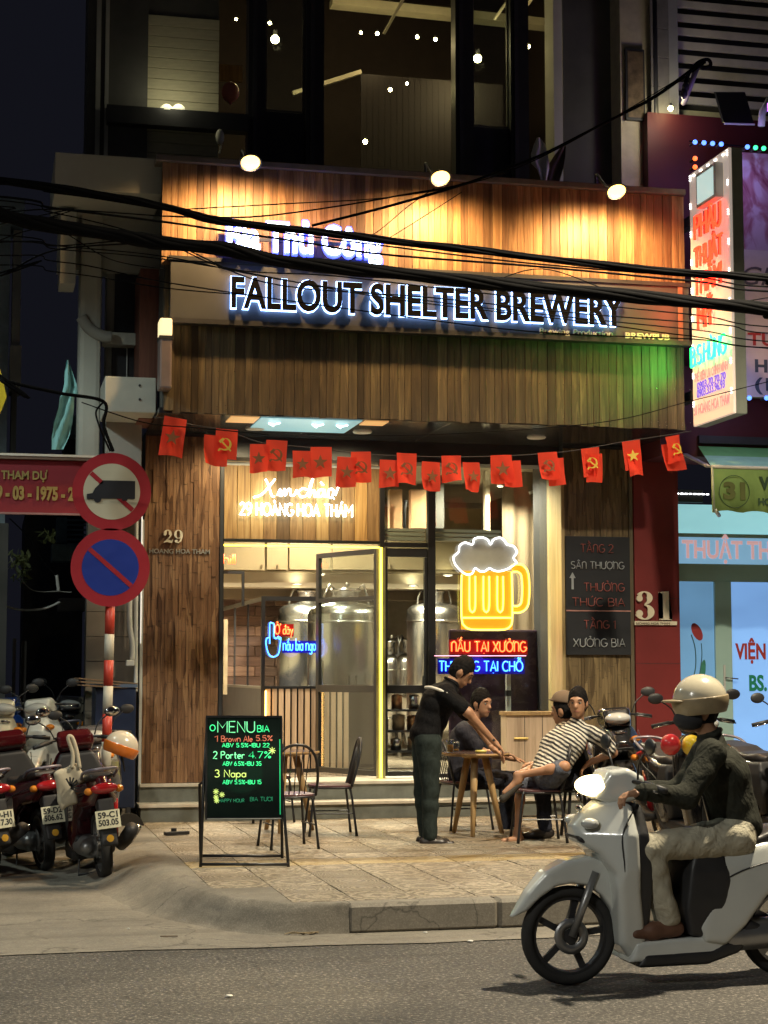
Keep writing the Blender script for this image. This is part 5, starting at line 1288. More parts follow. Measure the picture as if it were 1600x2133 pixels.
MB().add([((A.x+Bk.x)/2, (ya+yb3)/2, (A.z+Bk.z)/2), (xr, (ya+yb3)/2, (A.z+Bk.z)/2), (xr, ya, A.z), (A.x, ya, A.z)], [(0, 1, 2, 3)]).build('roof_cloth', G2, AW)
mb = MB(); zv = zat(1500, 1068, ya); n_ = 60
for i in range(n_+1):
    x = A.x+(xr-A.x)*i/n_; s = .025*abs(math.sin(i*.55)); y_ = ya+.01*math.sin(i*1.7)
    mb.v += [(x, ya, A.z), (x, y_-.01, zv+s), (x, ya+.012, A.z), (x, y_+.002, zv+s)]
for i in range(n_):
    k = 4*i; mb.f += [(k, k+4, k+5, k+1), (k+2, k+3, k+7, k+6), (k+1, k+5, k+7, k+3)]
mb.build('valance', G3, AW, smooth=True)
MB().tube([(A.x, ya, A.z), (xr, ya, A.z)], .018, 8).build('front_bar', WHITEP, AW, smooth=True)
MB().tube([(A.x+.005, ya-.005, A.z), (A.x+.02, ya-.005, zv)], .014, 8).build('side_bar', mat('pale_green_bar', (.35, .42, .3), .5), AW, smooth=True)
MB().tube([(A.x+.03, ya, zv+.03), (A.x+.12, ya+.1, zv-.02)], .02, 8).build('roller_end', WHITEP, AW, smooth=True)
MB().beam(at(1424, 945, 17.0), at(1476, 972, ya), .05, .02).build('arm', WHITEP, AW)
cc = at(1530, 1024, ya-.022); mb = MB().tube([cc+Vector((.165*math.cos(t), 0, .165*math.sin(t))) for t in np.linspace(0, 2*math.pi, 33)[:-1]], .004, 6, True)
DGR = mat('dark_green_print2', (.03, .07, .03), .7, 0, .1, bmp=0); mb.build('number_ring', DGR, AW)
text_on('number_print', '31', mat('olive_brown_print', (.10, .12, .03), .7, 0, .1, bmp=0), AW, cc+Vector((-.12, 0, -.07)), (1, 0, 0), .16, .24, depth=.004, offset=.05)
text_on('number_print', 'VIỆN', DGR, AW, at(1582, 1018, ya-.022), (1, 0, 0), .12, .35, depth=.004, offset=.05)
text_on('number_print', 'HOÀNG', DGR, AW, at(1580, 1052, ya-.022), (1, 0, 0), .07, .35, depth=.004, offset=.04)
# tall projecting sign
V = thing('projecting_sign', 'tall lit sign box with red and green neon letters left of the billboard', 'sign', (6.95, 15.6, 4.08))
yn, yf = 15.1, 16.06; zv0, zv1 = 4.11, 6.70; xs_ = 6.895
FACE = emis('sign_white_face', (1.0, .84, .72), .28)
MB().box(xs_, xs_+.03, yn, yf, zv0, zv1).build('face_panel', FACE, V, bevel=.01)
MB().box(xs_+.031, xs_+.14, yn, yf, zv0, zv1).build('case', mat('grey_green_case', (.22, .24, .20), .5, 0, .1), V)
MB().box(xs_+.031, xs_+.12, yf+.001, 17.2, 4.4, 4.5).build('bracket', DARKM, V); MB().box(xs_+.031, xs_+.12, yf+.001, 17.3, 6.2, 6.3).build('bracket', DARKM, V)
RN = emis('red_sign_neon', (1.0, .03, .01), 5); GN = emis('green_sign_neon', (.03, 1.0, .28), 3.0)
def vs(s, pxa, py, pxb, h, m, r_=.012, off=.035):
    p = atx(pxa, py, xs_-off); q = atx(pxb, py, xs_-off); return neon('neon_words', s, m, V, p, (0, -1, 0), h, abs(q.y-p.y), r=r_, n=6)
SHD = mat('red_letter_case', (.35, .25, .2), .5)
for s, a, b, c, h in (('PHẪU', 1448, 500, 1502, .235), ('THUẬT', 1448, 560, 1506, .20), ('THẨM', 1448, 618, 1503, .21), ('MỸ', 1455, 688, 1487, .24)):
    vs(s, a, b, c, h, RN, .013); p = atx(a, b, xs_-.002); q = atx(c, b, xs_-.002)
    text_on('letter_case', s, SHD, V, (xs_-.012, p.y, p.z), (0, -1, 0), h, abs(q.y-p.y), depth=.02, offset=.0)
vs('B.S.HÙNG', 1440, 765, 1512, .19, GN, .013, .05)
VIO = emis('violet_print', (.16, .10, .75), .8); PNK = emis('pink_print', (.7, .35, .35), .5)
def vt(s, pxa, py, pxb, h, m):
    p = atx(pxa, py, xs_-.004); q = atx(pxb, py, xs_-.004); text_on('small_print', s, m, V, p, (0, -1, 0), h, abs(q.y-p.y), depth=.003, offset=.02)
vt('THỂ HIỆN LẠI CHÍNH MÌNH', 1446, 797, 1516, .085, PNK); vt('0903.70.70.70', 1452, 812, 1512, .07, VIO); vt('0903.333.96.93', 1452, 829, 1510, .08, VIO); vt('31 HOÀNG HOA THÁM', 1446, 866, 1520, .10, PNK)
ma, mb_ = atx(1458, 440, xs_-.05), atx(1497, 345, xs_-.05)
o2 = MB().box(xs_-.09, xs_-.001, mb_.y, ma.y, atx(1475, 425, xs_-.05).z, atx(1475, 352, xs_-.05).z).build('picture_box', WHITEP, V, bevel=.01)
MB().box(xs_-.096, xs_-.091, mb_.y+.04, ma.y-.04, atx(1475, 418, xs_-.05).z, atx(1475, 360, xs_-.05).z).build('picture_face', emis('pale_green_lit_picture', (.55, .75, .70), .8), o2)
WLED = emis('white_chaser_led', (1, .98, .9), 5); mb = MB()
for k in range(9):
    z = zv0+.2+k*.29
    for yy in (yn+.03, yf-.03):
        for j in range(3): mb.ball((xs_-.008, yy, z+j*.022), .008, 6)
for k in range(5): mb.ball((xs_-.008, yn+.12+k*.18, zv1-.04), (.01, .03, .01), 6)
stuff(mb.build('chaser_lights', WLED, V))
for p_, e_, c_ in ((Vector((6.86, 15.62, 5.3)), 36, (1, .12, .04)), (Vector((6.86, 15.66, 4.78)), 75, (.15, 1, .10))):
    l = bpy.data.lights.new('letter_glow', 'SPOT'); l.energy = e_; l.color = c_; l.spot_size = R(100); l.spot_blend = .8; l.shadow_soft_size = .12
    lo = bpy.data.objects.new('letter_glow', l); COL.objects.link(lo); lo.location = p_; lo.rotation_euler = Vector((-.85, .62, -.10)).to_track_quat('-Z', 'Y').to_euler()
# billboard
Bb = thing('billboard', 'large clinic billboard with a purple photo and red and grey lettering edged by bulbs', 'billboard', (9, 16.6, 4.6))
yb4 = 16.75; bx0 = X(1536, yb4); zb0, zb1_ = zat(1560, 826, yb4), zat(1560, 318, yb4)
def photo_mat():
    m, nt, b = nodes('billboard_photo'); v = coords(nt, 'World', (1.3, 1, 1)); n = noise(nt, v, 2.2, 3, .5, 1.5)
    nt.links.new(ramp(nt, n, [(.35, (.22, .04, .07)), (.48, (.42, .18, .22)), (.6, (.62, .46, .54))]), b.inputs['Base Color']); return m
zc = zat(1560, 520, yb4)
MB().box(bx0, 11, yb4, yb4+.08, zb0, zc).build('text_panel', mat('pinkish_white_vinyl', (.70, .62, .58), .6, 0, .08), Bb)
MB().box(bx0, 11, yb4, yb4+.08, zc+.001, zb1_).build('photo_panel', photo_mat(), Bb)
text_on('print', 'GIẢI PHẪU', mat('grey_print', (.12, .11, .12), .6, bmp=0), Bb, at(1545, 592, yb4-.004), (1, 0, 0), .20, 1.6, depth=.003, shear=.3)
text_on('print', 'TU VẤN', REDL, Bb, at(1558, 718, yb4-.004), (1, 0, 0), .13, .9, depth=.003, offset=.02)
text_on('print', '1', mat('orange_print', (.55, .12, .04), .6, bmp=0), Bb, at(1542, 770, yb4-.004), (1, 0, 0), .2, depth=.003, offset=.05)
text_on('print', 'HOÀNG', mat('slate_print', (.07, .10, .13), .6, bmp=0), Bb, at(1573, 774, yb4-.004), (1, 0, 0), .13, .8, depth=.003, offset=.035)
text_on('print', '(1900)', mat('slate_print', (.07, .10, .13), .6, bmp=0), Bb, at(1573, 812, yb4-.004), (1, 0, 0), .13, .7, depth=.003, offset=.03)
# bulb strings
def bulb(px, py, col, lab, Y=16.6):
    p = at(px, py, Y); o = thing('led_bulb', lab, 'LED bulb', p, 'coloured bulbs round the billboard')
    MB().ball(p, .026, 10).build('globe', col, o, smooth=True); MB().cyl(p+Vector((0, .02, 0)), p+Vector((0, .12, 0)), .016, n=8).build('socket', DARKM, o)
BB = emis('blue_bulb', (.10, .25, 1), 2.6); GB = emis('green_bulb', (.05, 1, .3), 2.2); RB2 = emis('red_bulb', (1, .16, .03), 2.4)
for i, px in enumerate((1448, 1466.5, 1484.5, 1502.5)): bulb(px, 296+i*1.4, BB, ['first', 'second', 'third', 'fourth'][i]+' blue bulb from the left in the row at the top of the red facade')
for i, (px, c, n_) in enumerate(((1557, BB, 'blue'), (1574, GB, 'first green'), (1591, GB, 'second green'))): bulb(px, 306+i*1.5, c, n_+' bulb in the top row above the billboard photo')
bulb(1448, 330, RB2, 'upper red bulb left of the tall clinic sign'); bulb(1448, 348, RB2, 'lower red bulb left of the tall clinic sign')
for i, px in enumerate((1543, 1561, 1597)): bulb(px, 829, BB, ['leftmost', 'middle', 'rightmost'][i]+' blue bulb under the billboard', 16.6)
o = MB().tube([at(1436, 294, 16.7), at(1620, 312, 16.7)], .008, 6).build('bulb_cable', CAB); tag(o, 'dark cable holding the top row of blue and green bulbs', 'cable')
nl(at(1475, 300, 16.4), 4, (.15, .1, 1)); nl(at(1575, 340, 16.2), 9, (.45, .40, 1)); nl(at(1570, 800, 16.2), 7, (.5, .45, .9)); nl(at(1452, 338, 16.45), 2, (1, .1, .03))
# tilted flat floodlight and violet lamp
o = thing('tilted_panel', 'dark tilted rectangular panel in front of the striped facade', 'panel', at(1530, 262, 16.9))
a, b, c, d_ = at(1491, 192, 17.2), at(1552, 192, 17.2), at(1571, 258, 16.8), at(1508, 256, 16.8)
mb = MB(); q = [a, b, c, d_]; mb.v = [tuple(p) for p in q]+[tuple(p+Vector((0, .05, .02))) for p in q]; mb.f = [(0,1,2,3),(7,6,5,4),(0,4,5,1),(1,5,6,2),(2,6,7,3),(3,7,4,0)]; mb.build('panel', mat('black_panel', (.012, .013, .02), .5), o)
MB().tube([d_+Vector((0, -.01, -.01)), c+Vector((0, -.01, -.01))], .012, 6).build('lip', WHITEP, o)
o = thing('violet_lamp', 'violet lamp fitting at the right edge beside the striped facade', 'lamp', at(1592, 262, 16.5))
MB().ball(at(1600, 222, 16.5), (.05, .05, .05), 12).build('globe', emis('violet_globe', (.45, .1, 1), 4), o, smooth=True)
MB().tube([at(1604, 205, 16.5), at(1588, 235, 16.5), at(1586, 262, 16.5)], .04, 8).build('bracket', WHITEP, o, smooth=True)

# ------------------------------------------------------------------ left: grey side building and the alley
N = thing('grey_annex', 'pale grey rendered building edge with a projecting canopy left of the brewery', 'building', (1.1, 17.6, 0))
def ab(px0, px1, py0, py1, Y, th, nm, m, bev=0):
    a, b = at(px0, py1, Y), at(px1, py0, Y); return MB().box(a.x, b.x, Y, Y+th, a.z, b.z).build(nm, m, N, bevel=bev)
ab(114, 338, 331, 392, 16.3, 1.3, 'canopy', PALEC, .01)
ab(116, 336, 393, 400, 16.5, 1.1, 'canopy_step', GREYC)
ab(120, 336, 400, 560, 17.35, .25, 'wall', PALEC)
ab(124, 160, 436, 590, 16.9, .4, 'hanging_box', PALEC, .01)
ab(160, 216, 400, 1000, 17.2, .35, 'column', PALEC, .05)
ab(217, 300, 540, 1000, 17.45, .3, 'wall', GREYC)
ab(238, 292, 545, 690, 17.43, .02, 'window_recess', mat('dark_window', (.035, .036, .04), .3), .0)
ab(232, 280, 722, 786, 17.43, .02, 'window_recess', mat('dark_window', (.03,.03,.04)))
ab(214, 292, 694, 716, 17.25, .2, 'ledge', PALEC, .008)
ab(300, 316, 560, 800, 17.3, .25, 'column', PALEC, .01)
ab(263, 266, 716, 787, 17.41, .02, 'mullion', WHITEP)
mb = MB()
pts = crom([at(a, b, 17.18) for a, b in ((170, 660), (186, 684), (214, 700), (232, 702))], 6); mb.tube(pts, .06, 8); mb.build('curved_moulding', GREYC, N, smooth=True)
ab(218, 296, 858, 1080, 17.15, .5, 'lower_block', GREYC, .01)
# tiled lower wall
tw = thing('tiled_wall', 'wall of large beige tiles with plumbing between the sign pole and the left pillar', 'wall', at(235, 1600, 17.7))
wa, wb = X(178, 17.7), pl0-.03
MB().box(wa, wb, 17.72, 17.95, 0, zat(235, 1078, 17.7)).build('backing', DARKC, tw)
BT = mat('beige_wall_tile', (.27, .225, .165), .5, 0, .15, 2, .05); sm = boxmesh('wall_tile', (wb-wa)/2-.004, .02, .245, BT, .002); z = .02
while z < zat(235, 1085, 17.7): 
    for k in range(2): inst('wall_tile', sm, tw, (wa+(wb-wa)*(.25+.5*k), 17.71, z))
    z += .25
pi = thing('drain_pipes', 'white plastic pipes running down beside the left pillar', 'pipe', at(280, 1400, 17.55))
MB().tube(crom([at(a, b, 17.5) for a, b in ((284, 1080), (284, 1110), (283, 1400), (283, 1440))], 4), .02, 8).build('pipe', WHITEP, pi, smooth=True)
MB().tube(crom([at(a, b, 17.5) for a, b in ((272, 1125), (270, 1140), (272, 1160), (270, 1290), (276, 1340), (276, 1375))], 4), .028, 8).build('pipe', WHITEP, pi, smooth=True)
MB().box(X(262, 17.45), X(279, 17.45), 17.4, 17.5, zat(270, 1387, 17.45), zat(270, 1375, 17.45)).build('spout', WHITEP, pi, bevel=.01)
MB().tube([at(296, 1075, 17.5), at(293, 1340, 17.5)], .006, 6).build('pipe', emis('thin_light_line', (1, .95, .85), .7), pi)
# white box (lamp / meter) under the windows
o = thing('white_wall_box', 'white rectangular wall box under the grey windows left of the planks', 'box', at(272, 857, 16.4))
a, b = at(218, 857, 16.4), at(326, 787, 16.4)
MB().box(a.x, b.x, 16.4, 17.1, a.z, b.z).build('case', mat('aged_white_metal', (.52, .53, .47), .5, 0, .12, 3), o, bevel=.012)
for px, py in ((291, 803), (291, 832)): MB().cyl(at(px, py, 16.4), at(px, py, 16.4)-Vector((0, .012, 0)), .012, n=8).build('bolt', DARKM, o)
# furled pale blue flag on a rope
FB = mat('pale_cyan_flag', (.24, .52, .52), .8, 0, .1)
o = cloth_strip('furled_flag', [(141, 750, 3), (143, 775, 16), (147, 800, 26), (146, 822, 34), (140, 826, 30), (138, 850, 32), (132, 880, 38), (126, 910, 36), (120, 936, 24)], 1, FB, 'furled pale cyan flag hanging against the night sky on the left', 'flag', 14.9)
# yellow sign at the left edge
mb = MB().prism([(at(-30, 780, 16).x, at(-30, 780, 16).z), (at(0, 790, 16).x, at(0, 768, 16).z), (at(14, 822, 16).x, at(14, 826, 16).z), (at(0, 862, 16).x, at(0, 862, 16).z), (at(-30, 850, 16).x, at(-30, 850, 16).z)], 16, 16.03)
tag(mb.build('yellow_sign', mat('yellow_sign_paint', (.62, .50, .02), .5, 0, .05)), 'yellow sign corner poking in at the left edge', 'sign')
# houses down the alley
H1 = thing('alley_house', 'pale blue grey house front at the far left edge', 'house', at(20, 1600, 21))
def hb2(root, px0, px1, py0, py1, Y, th, nm, m, bev=0):
    a, b = at(px0, py1, Y), at(px1, py0, Y); return MB().box(a.x, b.x, Y, Y+th, a.z, b.z).build(nm, m, root, bevel=bev)
BLG = mat('blue_grey_render', (.36, .46, .52), .8, 0, .2); 
hb2(H1, -200, 24, 410, 1500, 21, 1, 'wall', BLG); hb2(H1, 24, 46, 480, 720, 20.6, .8, 'balcony_side', GREYC); hb2(H1, -200, 52, 415, 432, 20.4, 1.2, 'cornice', BLG)
hb2(H1, 22, 40, 590, 945, 20.8, .9, 'column', DARKC); hb2(H1, 20, 45, 720, 800, 20.5, .9, 'balcony', GREYC)
H2 = thing('distant_house', 'dim house with pale blue balcony slabs deep in the alley', 'house', at(140, 1500, 27))
hb2(H2, 40, 175, 1075, 1700, 27, 2, 'wall', mat('night_wall', (.06, .065, .075), .8, 0, .3)); hb2(H2, 128, 190, 868, 905, 26.5, 1, 'roof_slab', mat('pale_blue_slab', (.22, .34, .37), .7)); hb2(H2, 132, 190, 905, 1078, 27, 1, 'upper_wall', DARKC)
for k in range(6): hb2(H2, 140, 182, 1082+k*10, 1085+k*10, 26.4, .03, 'railing_bar', mat('pale_blue_slab', (.2,.3,.3)))
hb2(H2, 108, 182, 1134, 1168, 26.2, .5, 'balcony_slab', mat('pale_blue_slab', (.2,.3,.3))); hb2(H2, 118, 140, 1078, 1130, 26.5, .4, 'shutter', mat('pale_blue_slab', (.2,.3,.3)))
hb2(H2, 122, 180, 1246, 1272, 25.9, .5, 'air_conditioner', GREYC, .02); hb2(H2, 60, 175, 1460, 1540, 26.8, .1, 'gate', DARKM)
H3 = thing('alley_wall', 'grey gate posts and wall at the lower left edge', 'wall', at(20, 1600, 19)); hb2(H3, -120, 18, 1090, 1470, 19, .3, 'post', DARKC); hb2(H3, 24, 34, 1330, 1500, 19.4, .2, 'post', GREYC); hb2(H3, 42, 56, 1335, 1500, 19.6, .2, 'post', DARKC)
mats_ = [(([(0, 1258), (40, 1270), (90, 1268), (125, 1254)]), .014, 'pale loose cable sagging across the alley', WHITEP), (([(22, 1160), (40, 1200), (70, 1230), (120, 1232), (150, 1234)]), .006, 'thin pale wire curling down in the alley', GREYC), (([(20, 1080), (60, 1120), (90, 1170), (118, 1200)]), .008, 'dark wire hanging under the red banner', CAB), (([(118, 1198), (122, 1232)]), .02, 'short pale cable clamp hanging in the alley', WHITEP)]
for pts, r_, lab, m_ in mats_: tag(MB().tube(crom([at(a, b, 20) for a, b in pts], 6), r_, 6).build('cable', m_, smooth=True), lab, 'cable')
leaf = MB(); 
for k in range(60):
    c = at(rng.uniform(20, 60), rng.uniform(1150, 1215), 20.5+rng.uniform(-.3, .3)); a_ = Vector(rng.normal(0, 1, 3)).normalized()*.06; b_ = Vector(rng.normal(0, 1, 3)).normalized()*.03
    leaf.quad(c-a_, c+b_, c+a_, c-b_)
for k in range(24):
    c = at(rng.uniform(78, 112), rng.uniform(1106, 1132), 20.5); a_ = Vector(rng.normal(0, 1, 3)).normalized()*.06; b_ = Vector(rng.normal(0, 1, 3)).normalized()*.03
    leaf.quad(c-a_, c+b_, c+a_, c-b_)
stuff(leaf.build('plant', mat('olive_leaves', (.12, .14, .05), .7, 0, .4)))

# ------------------------------------------------------------------ road signs and banner
YR = 15.3
SP = thing('road_sign', 'red and white banded pole with a no trucks disc over a no parking disc', 'road sign', (at(222, 1500, YR).x, YR, .08))
def disc(cx, cy, r_, y, col, nm, par, th=.008, inner=None):
    if inner is None: return MB().lathe([(0, 0), (r_, 0), (r_, th), (0, th)], (cx, y, cy), 48, 'y').build(nm, col, par)
    return MB().lathe([(inner, 0), (r_, 0), (r_, th), (inner, th), (inner, 0)], (cx, y, cy), 48, 'y').build(nm, col, par)
SR = mat('sign_red', (.33, .018, .03), .4, 0, .05, bmp=0); SWH = mat('sign_white', (.50, .48, .38), .4, 0, .05, bmp=0); SBL = mat('sign_blue', (.012, .035, .28), .4, 0, .05, bmp=0); SBK = mat('sign_black', (.02, .022, .03), .4, 0, .05, bmp=0)
c1 = at(233, 1024, YR-.05); c2 = at(230, 1182, YR-.05); rr = 78/3600*15.85
for c, fm in ((c1, SWH), (c2, SBL)):
    pl = disc(c.x, c.z, rr, YR-.05, SR, 'disc', SP, .006)
    disc(c.x, c.z, rr*.72, YR-.053, fm, 'face', pl, .003)
    M_ = Matrix.Translation((c.x, YR-.056, c.z)) @ Matrix.Rotation(R(41), 4, 'Y')
    MB().cbox((0, 0, 0), (rr*1.42, .003, rr*.115)).xf(M_).build('slash', SR, pl)
s_ = 1/3600*15.85
def pxp(c, pts, cx, cy): return [(c.x+(a-cx)*s_, c.z-(b-cy)*s_) for a, b in pts]
T0 = pxp(c1, [(184,1040),(184,1030),(195,1028),(200,1018),(206,1012),(215,1008),(215,1002),(279,1002),(279,1038),(264,1038),(263,1042),(254,1042),(253,1038),(213,1038),(211,1044),(206,1047),(200,1045),(197,1040)], 233, 1024)
bm = bmesh.new(); vsb = [bm.verts.new((a, YR-.062, b)) for a, b in T0]; bm.faces.new(vsb); bmesh.ops.triangulate(bm, faces=bm.faces); r_ = bmesh.ops.extrude_face_region(bm, geom=list(bm.faces))
for v in [e for e in r_['geom'] if isinstance(e, bmesh.types.BMVert)]: v.co.y = YR-.058
bm.verts.index_update(); mb = MB(); mb.add([tuple(v.co) for v in bm.verts], [tuple(v.index for v in f.verts) for f in bm.faces]); bm.free(); mb.build('truck_symbol', SBK, SP)
px_b = X(222, YR); pt = X(231, YR); ztp = zat(232, 960, YR)
segs = [(960, 1262, 'g'), (1262, 1321, 'r'), (1321, 1375, 'w'), (1375, 1429, 'r'), (1429, 1487, 'w'), (1487, 1545, 'r'), (1545, 1610, 'w'), (1610, 1700, 'r')]
for a, b, c in segs:
    za, zb5 = zat(226, a, YR), max(.05, zat(226, b, YR)); xa_ = pt+(px_b-pt)*(ztp-za)/(ztp-.1); xb_ = pt+(px_b-pt)*(ztp-zb5)/(ztp-.1)
    MB().cyl((xa_, YR, za), (xb_, YR, zb5), .042, n=16).build('pole_band', {'g': mat('sign_red', (.3,0,0)), 'r': mat('pole_red_paint', (.50, .05, .03), .45, 0, .1), 'w': mat('pole_white_paint', (.50, .48, .40), .5, 0, .1)}[c], SP, smooth=True)
MB().box(pt-.06, pt+.06, YR-.045, YR+.05, zat(232, 1110, YR), zat(232, 1100, YR)).build('clamp', DARKM, SP)
BN = thing('red_banner', 'dark red banner on a steel rail with yellow lettering behind the road signs', 'banner', at(80, 1070, 16.2))
a, b = at(-120, 1064, 16.2), at(215, 962, 16.2)
MB().box(a.x, b.x, 16.2, 16.22, a.z, b.z).build('sheet', mat('crimson_banner', (.24, .018, .03), .7, 0, .1), BN)
MB().box(a.x, b.x, 16.15, 16.25, b.z+.001, zat(80, 952, 16.2)).build('rail', mat('bronze_rail', (.18, .12, .09), .5), BN); MB().box(a.x, X(205, 16.2), 16.14, 16.26, zat(80, 952, 16.2)+.001, zat(80, 947, 16.2)).build('rail', WHITEP, BN)
MB().box(a.x, b.x, 16.18, 16.24, zat(80, 1072, 16.2), a.z-.001).build('rail', mat('mauve_rail', (.35, .2, .2), .5), BN)
YLT = mat('dull_yellow_letters', (.36, .27, .09), .6, 0, .1, bmp=0)
text_on('lettering', 'VỀ THAM DỰ', YLT, BN, at(-30, 996, 16.19), (1, 0, 0), .075, X(100, 16.19)-X(-30, 16.19), depth=.004, offset=.03)
text_on('lettering', '29 - 03 - 1975 - 29', YLT, BN, at(-20, 1038, 16.19), (1, 0, 0), .115, X(168, 16.19)-X(-20, 16.19), depth=.004, offset=.05)
# ------------------------------------------------------------------ chairs and tables
ZP = .192
SEAT = mat('dark_plum_seat', (.10, .045, .05), .3, 0, .15, 6, .04)
def make_chair():
    o = thing('metal_chair', 'x', 'chair', (0, 0, 0), 'black hoop backed metal chairs')
    pts = []
    for k in range(24):
        a = 2*math.pi*k/24; c, s = math.cos(a), math.sin(a)
        pts.append((.20*math.copysign(abs(c)**.6, c)*(1.0), .205*math.copysign(abs(s)**.6, s)*(1-.06*c)))
    M_ = Matrix(((1,0,0,0),(0,0,1,0),(0,1,0,0),(0,0,0,1)))
    MB().prism(pts, .435, .452, M_).build('seat', SEAT, o, bevel=.005)
    MB().tube([(x*.97, y*.97, .428) for x, y in pts], .010, 6, True).build('seat_rim', BLACKM, o, smooth=True)
    for sx in (1, -1):
        for sy in (1, -1):
            MB().tube(crom([(sx*.13, sy*.13, .43), (sx*.165, sy*.165, .40), (sx*.215, sy*.205, 0)], 4), [.012]*4+[.011]*4+[.014], 8).build('leg', BLACKM, o, smooth=True)
    hoop = crom([(-.17, .19, .44), (-.215, .195, .60), (-.25, .165, .76), (-.265, .09, .845), (-.27, 0, .865), (-.265, -.09, .845), (-.25, -.165, .76), (-.215, -.195, .60), (-.17, -.19, .44)], 5)
    MB().tube(hoop, .0125, 8).build('back_hoop', BLACKM, o, smooth=True)
    for y, zt in ((-.11, .822), (-.055, .85), (0, .86), (.055, .85), (.11, .822)): MB().tube([(-.175, y*.8, .45), (-.262, y, zt)], .005, 6).build('spindle', BLACKM, o, smooth=True)
    MB().tube([(.17, .17, .2), (-.185, .18, .2)], .007, 6).build('stretcher', BLACKM, o); MB().tube([(.17, -.17, .2), (-.185, -.18, .2)], .007, 6).build('stretcher', BLACKM, o)
    return o
ch0 = make_chair()
def place(o, x, y, z, rz, lab, first=False):
    c = o if first else dup(o); c.location = (x, y, z); c.rotation_euler = (0, 0, R(rz)); c['label'] = lab; return c
g1 = gnd(1122, 1752, ZP)
place(ch0, g1.x, g1.y, ZP, 172, 'chair under the man in the striped shirt', True)
g2 = gnd(965, 1726, ZP); place(ch0, g2.x, g2.y, ZP, 8, 'chair under the seated man in the dark grey T-shirt')
g3 = gnd(688, 1738, ZP); CH3 = place(ch0, g3.x, g3.y, ZP, 176, 'empty chair right of the small table beside the menu board, back to the right')
g4 = gnd(600, 1765, ZP); CH4 = place(ch0, g4.x, g4.y, ZP, 96, 'empty chair with its back to the road, just right of the menu board')
g5 = gnd(565, 1712, ZP); CH5 = place(ch0, g5.x, g5.y+.1, ZP, -88, 'empty chair on the far side of the small table, mostly behind the menu board')
def make_table():
    o = thing('round_table', 'x', 'table', (0, 0, 0), 'small round tables with splayed wooden legs')
    MB().lathe([(0, .715), (.29, .715), (.305, .724), (.305, .734), (.30, .74), (0, .74)], (0, 0, 0), 40).build('table_top', mat('glossy_brown_top', (.10, .065, .06), .12, 0, .15, 3, .02), o, smooth=False)
    MB().lathe([(.288, .712), (.307, .720), (.309, .73), (.306, .737)], (0, 0, 0), 40).build('edge_band', WOODTABLE, o, smooth=True)
    MB().lathe([(0, .69), (.12, .69), (.14, .714), (0, .714)], (0, 0, 0), 20).build('hub', WOODTABLE, o)
    for k in range(3):
        a = R(90+120*k+12); c, s = math.cos(a), math.sin(a)
        MB().tube([(.09*c, .09*s, .705), (.15*c, .15*s, .45), (.255*c, .255*s, 0)], [.034, .032, .020], 10).build('leg', WOODTABLE, o, smooth=True)
    return o
t0 = make_table(); gt = gnd(992, 1738, ZP); t0.location = (gt.x, gt.y, ZP); t0['label'] = 'round table between the standing waiter and the two seated men'; t0.rotation_euler = (0, 0, R(25))
TZ = ZP+.742; TC = Vector((gt.x, gt.y, TZ))
t1 = dup(t0); gt1 = gnd(598, 1732, ZP); t1.location = (gt1.x, gt1.y+.05, ZP); t1['label'] = 'small round table half hidden behind the green menu board'
# glasses on the table
GLS = mat('clear_tumbler', (.6, .6, .58), .08, 0, .02, bmp=0); 
def tumbler(p, h, r_, lab, beer):
    o = thing('beer_glass', lab, 'glass', p, 'glasses on the occupied table')
    MB().lathe([(0, 0), (r_*.8, 0), (r_, h), (r_*.94, h), (r_*.76, .008), (0, .008)], p, 20).build('tumbler', GLASS, o, smooth=True)
    MB().lathe([(0, .009), (r_*.74, .009), (r_*.74+(r_*.2)*beer, h*beer), (0, h*beer)], p, 20).build('drink', mat('amber_beer', (.45, .2, .03), .15), o, smooth=True)
    MB().lathe([(r_, h-.002), (r_+.0015, h), (r_*.94, h+.001)], p, 20).build('rim', STEEL, o, smooth=True)
tumbler(at(938, 1574, gt.y-.1)*1, .12, .036, 'taller beer glass at the left rim of the occupied table', .6)
tumbler(TC+Vector((-.17, .06, 0)), .09, .032, 'shorter glass beside the tall one on the occupied table', .3)
for o in bpy.data.objects:
    if o.name.startswith('beer_glass') and o.get('label', '').startswith('taller'): o.location.z = TZ
ash = MB().lathe([(0, 0), (.05, 0), (.055, .02), (.05, .02), (.045, .006), (0, .006)], TC+Vector((.02, -.1, 0)), 20); tag(ash.build('saucer', mat('yellow_lime_ceramic', (.5, .45, .12), .3), smooth=True), 'small yellowish saucer in the middle of the occupied table', 'saucer')

# ------------------------------------------------------------------ menu board on its stand
MBd = thing('menu_board', 'black MENU BIA board hand lettered in glowing green on a folding stand', 'menu board', (1.97, 13.45, ZP))
fl, fr_, bl_, br_ = gnd(418, 1806, ZP), gnd(601, 1806, ZP), gnd(418, 1788, ZP), gnd(588, 1788, ZP)
tl, tr = at(430, 1560, 13.55), at(580, 1560, 13.5)
bt = lambda px: at(px, 1632, 13.5)
f = MB(); f.tube([fl, at(424, 1640, 13.42), at(432, 1500, 13.56)], .012, 8); f.tube([fr_, at(588, 1640, 13.4), at(578, 1500, 13.56)], .012, 8); f.tube([fl+Vector((0, 0, .02)), fr_+Vector((0, 0, .02))], .012, 8)
f.build('front_leg_frame', BLACKM, MBd, smooth=True)
f = MB(); f.tube([bl_, at(416, 1634, 13.62), at(424, 1628, 13.56)], .012, 8); f.tube([br_, at(586, 1634, 13.62)], .012, 8); f.tube([bl_+Vector((0, 0, .02)), br_+Vector((0, 0, .02))], .012, 8); f.build('rear_leg_frame', BLACKM, MBd, smooth=True)
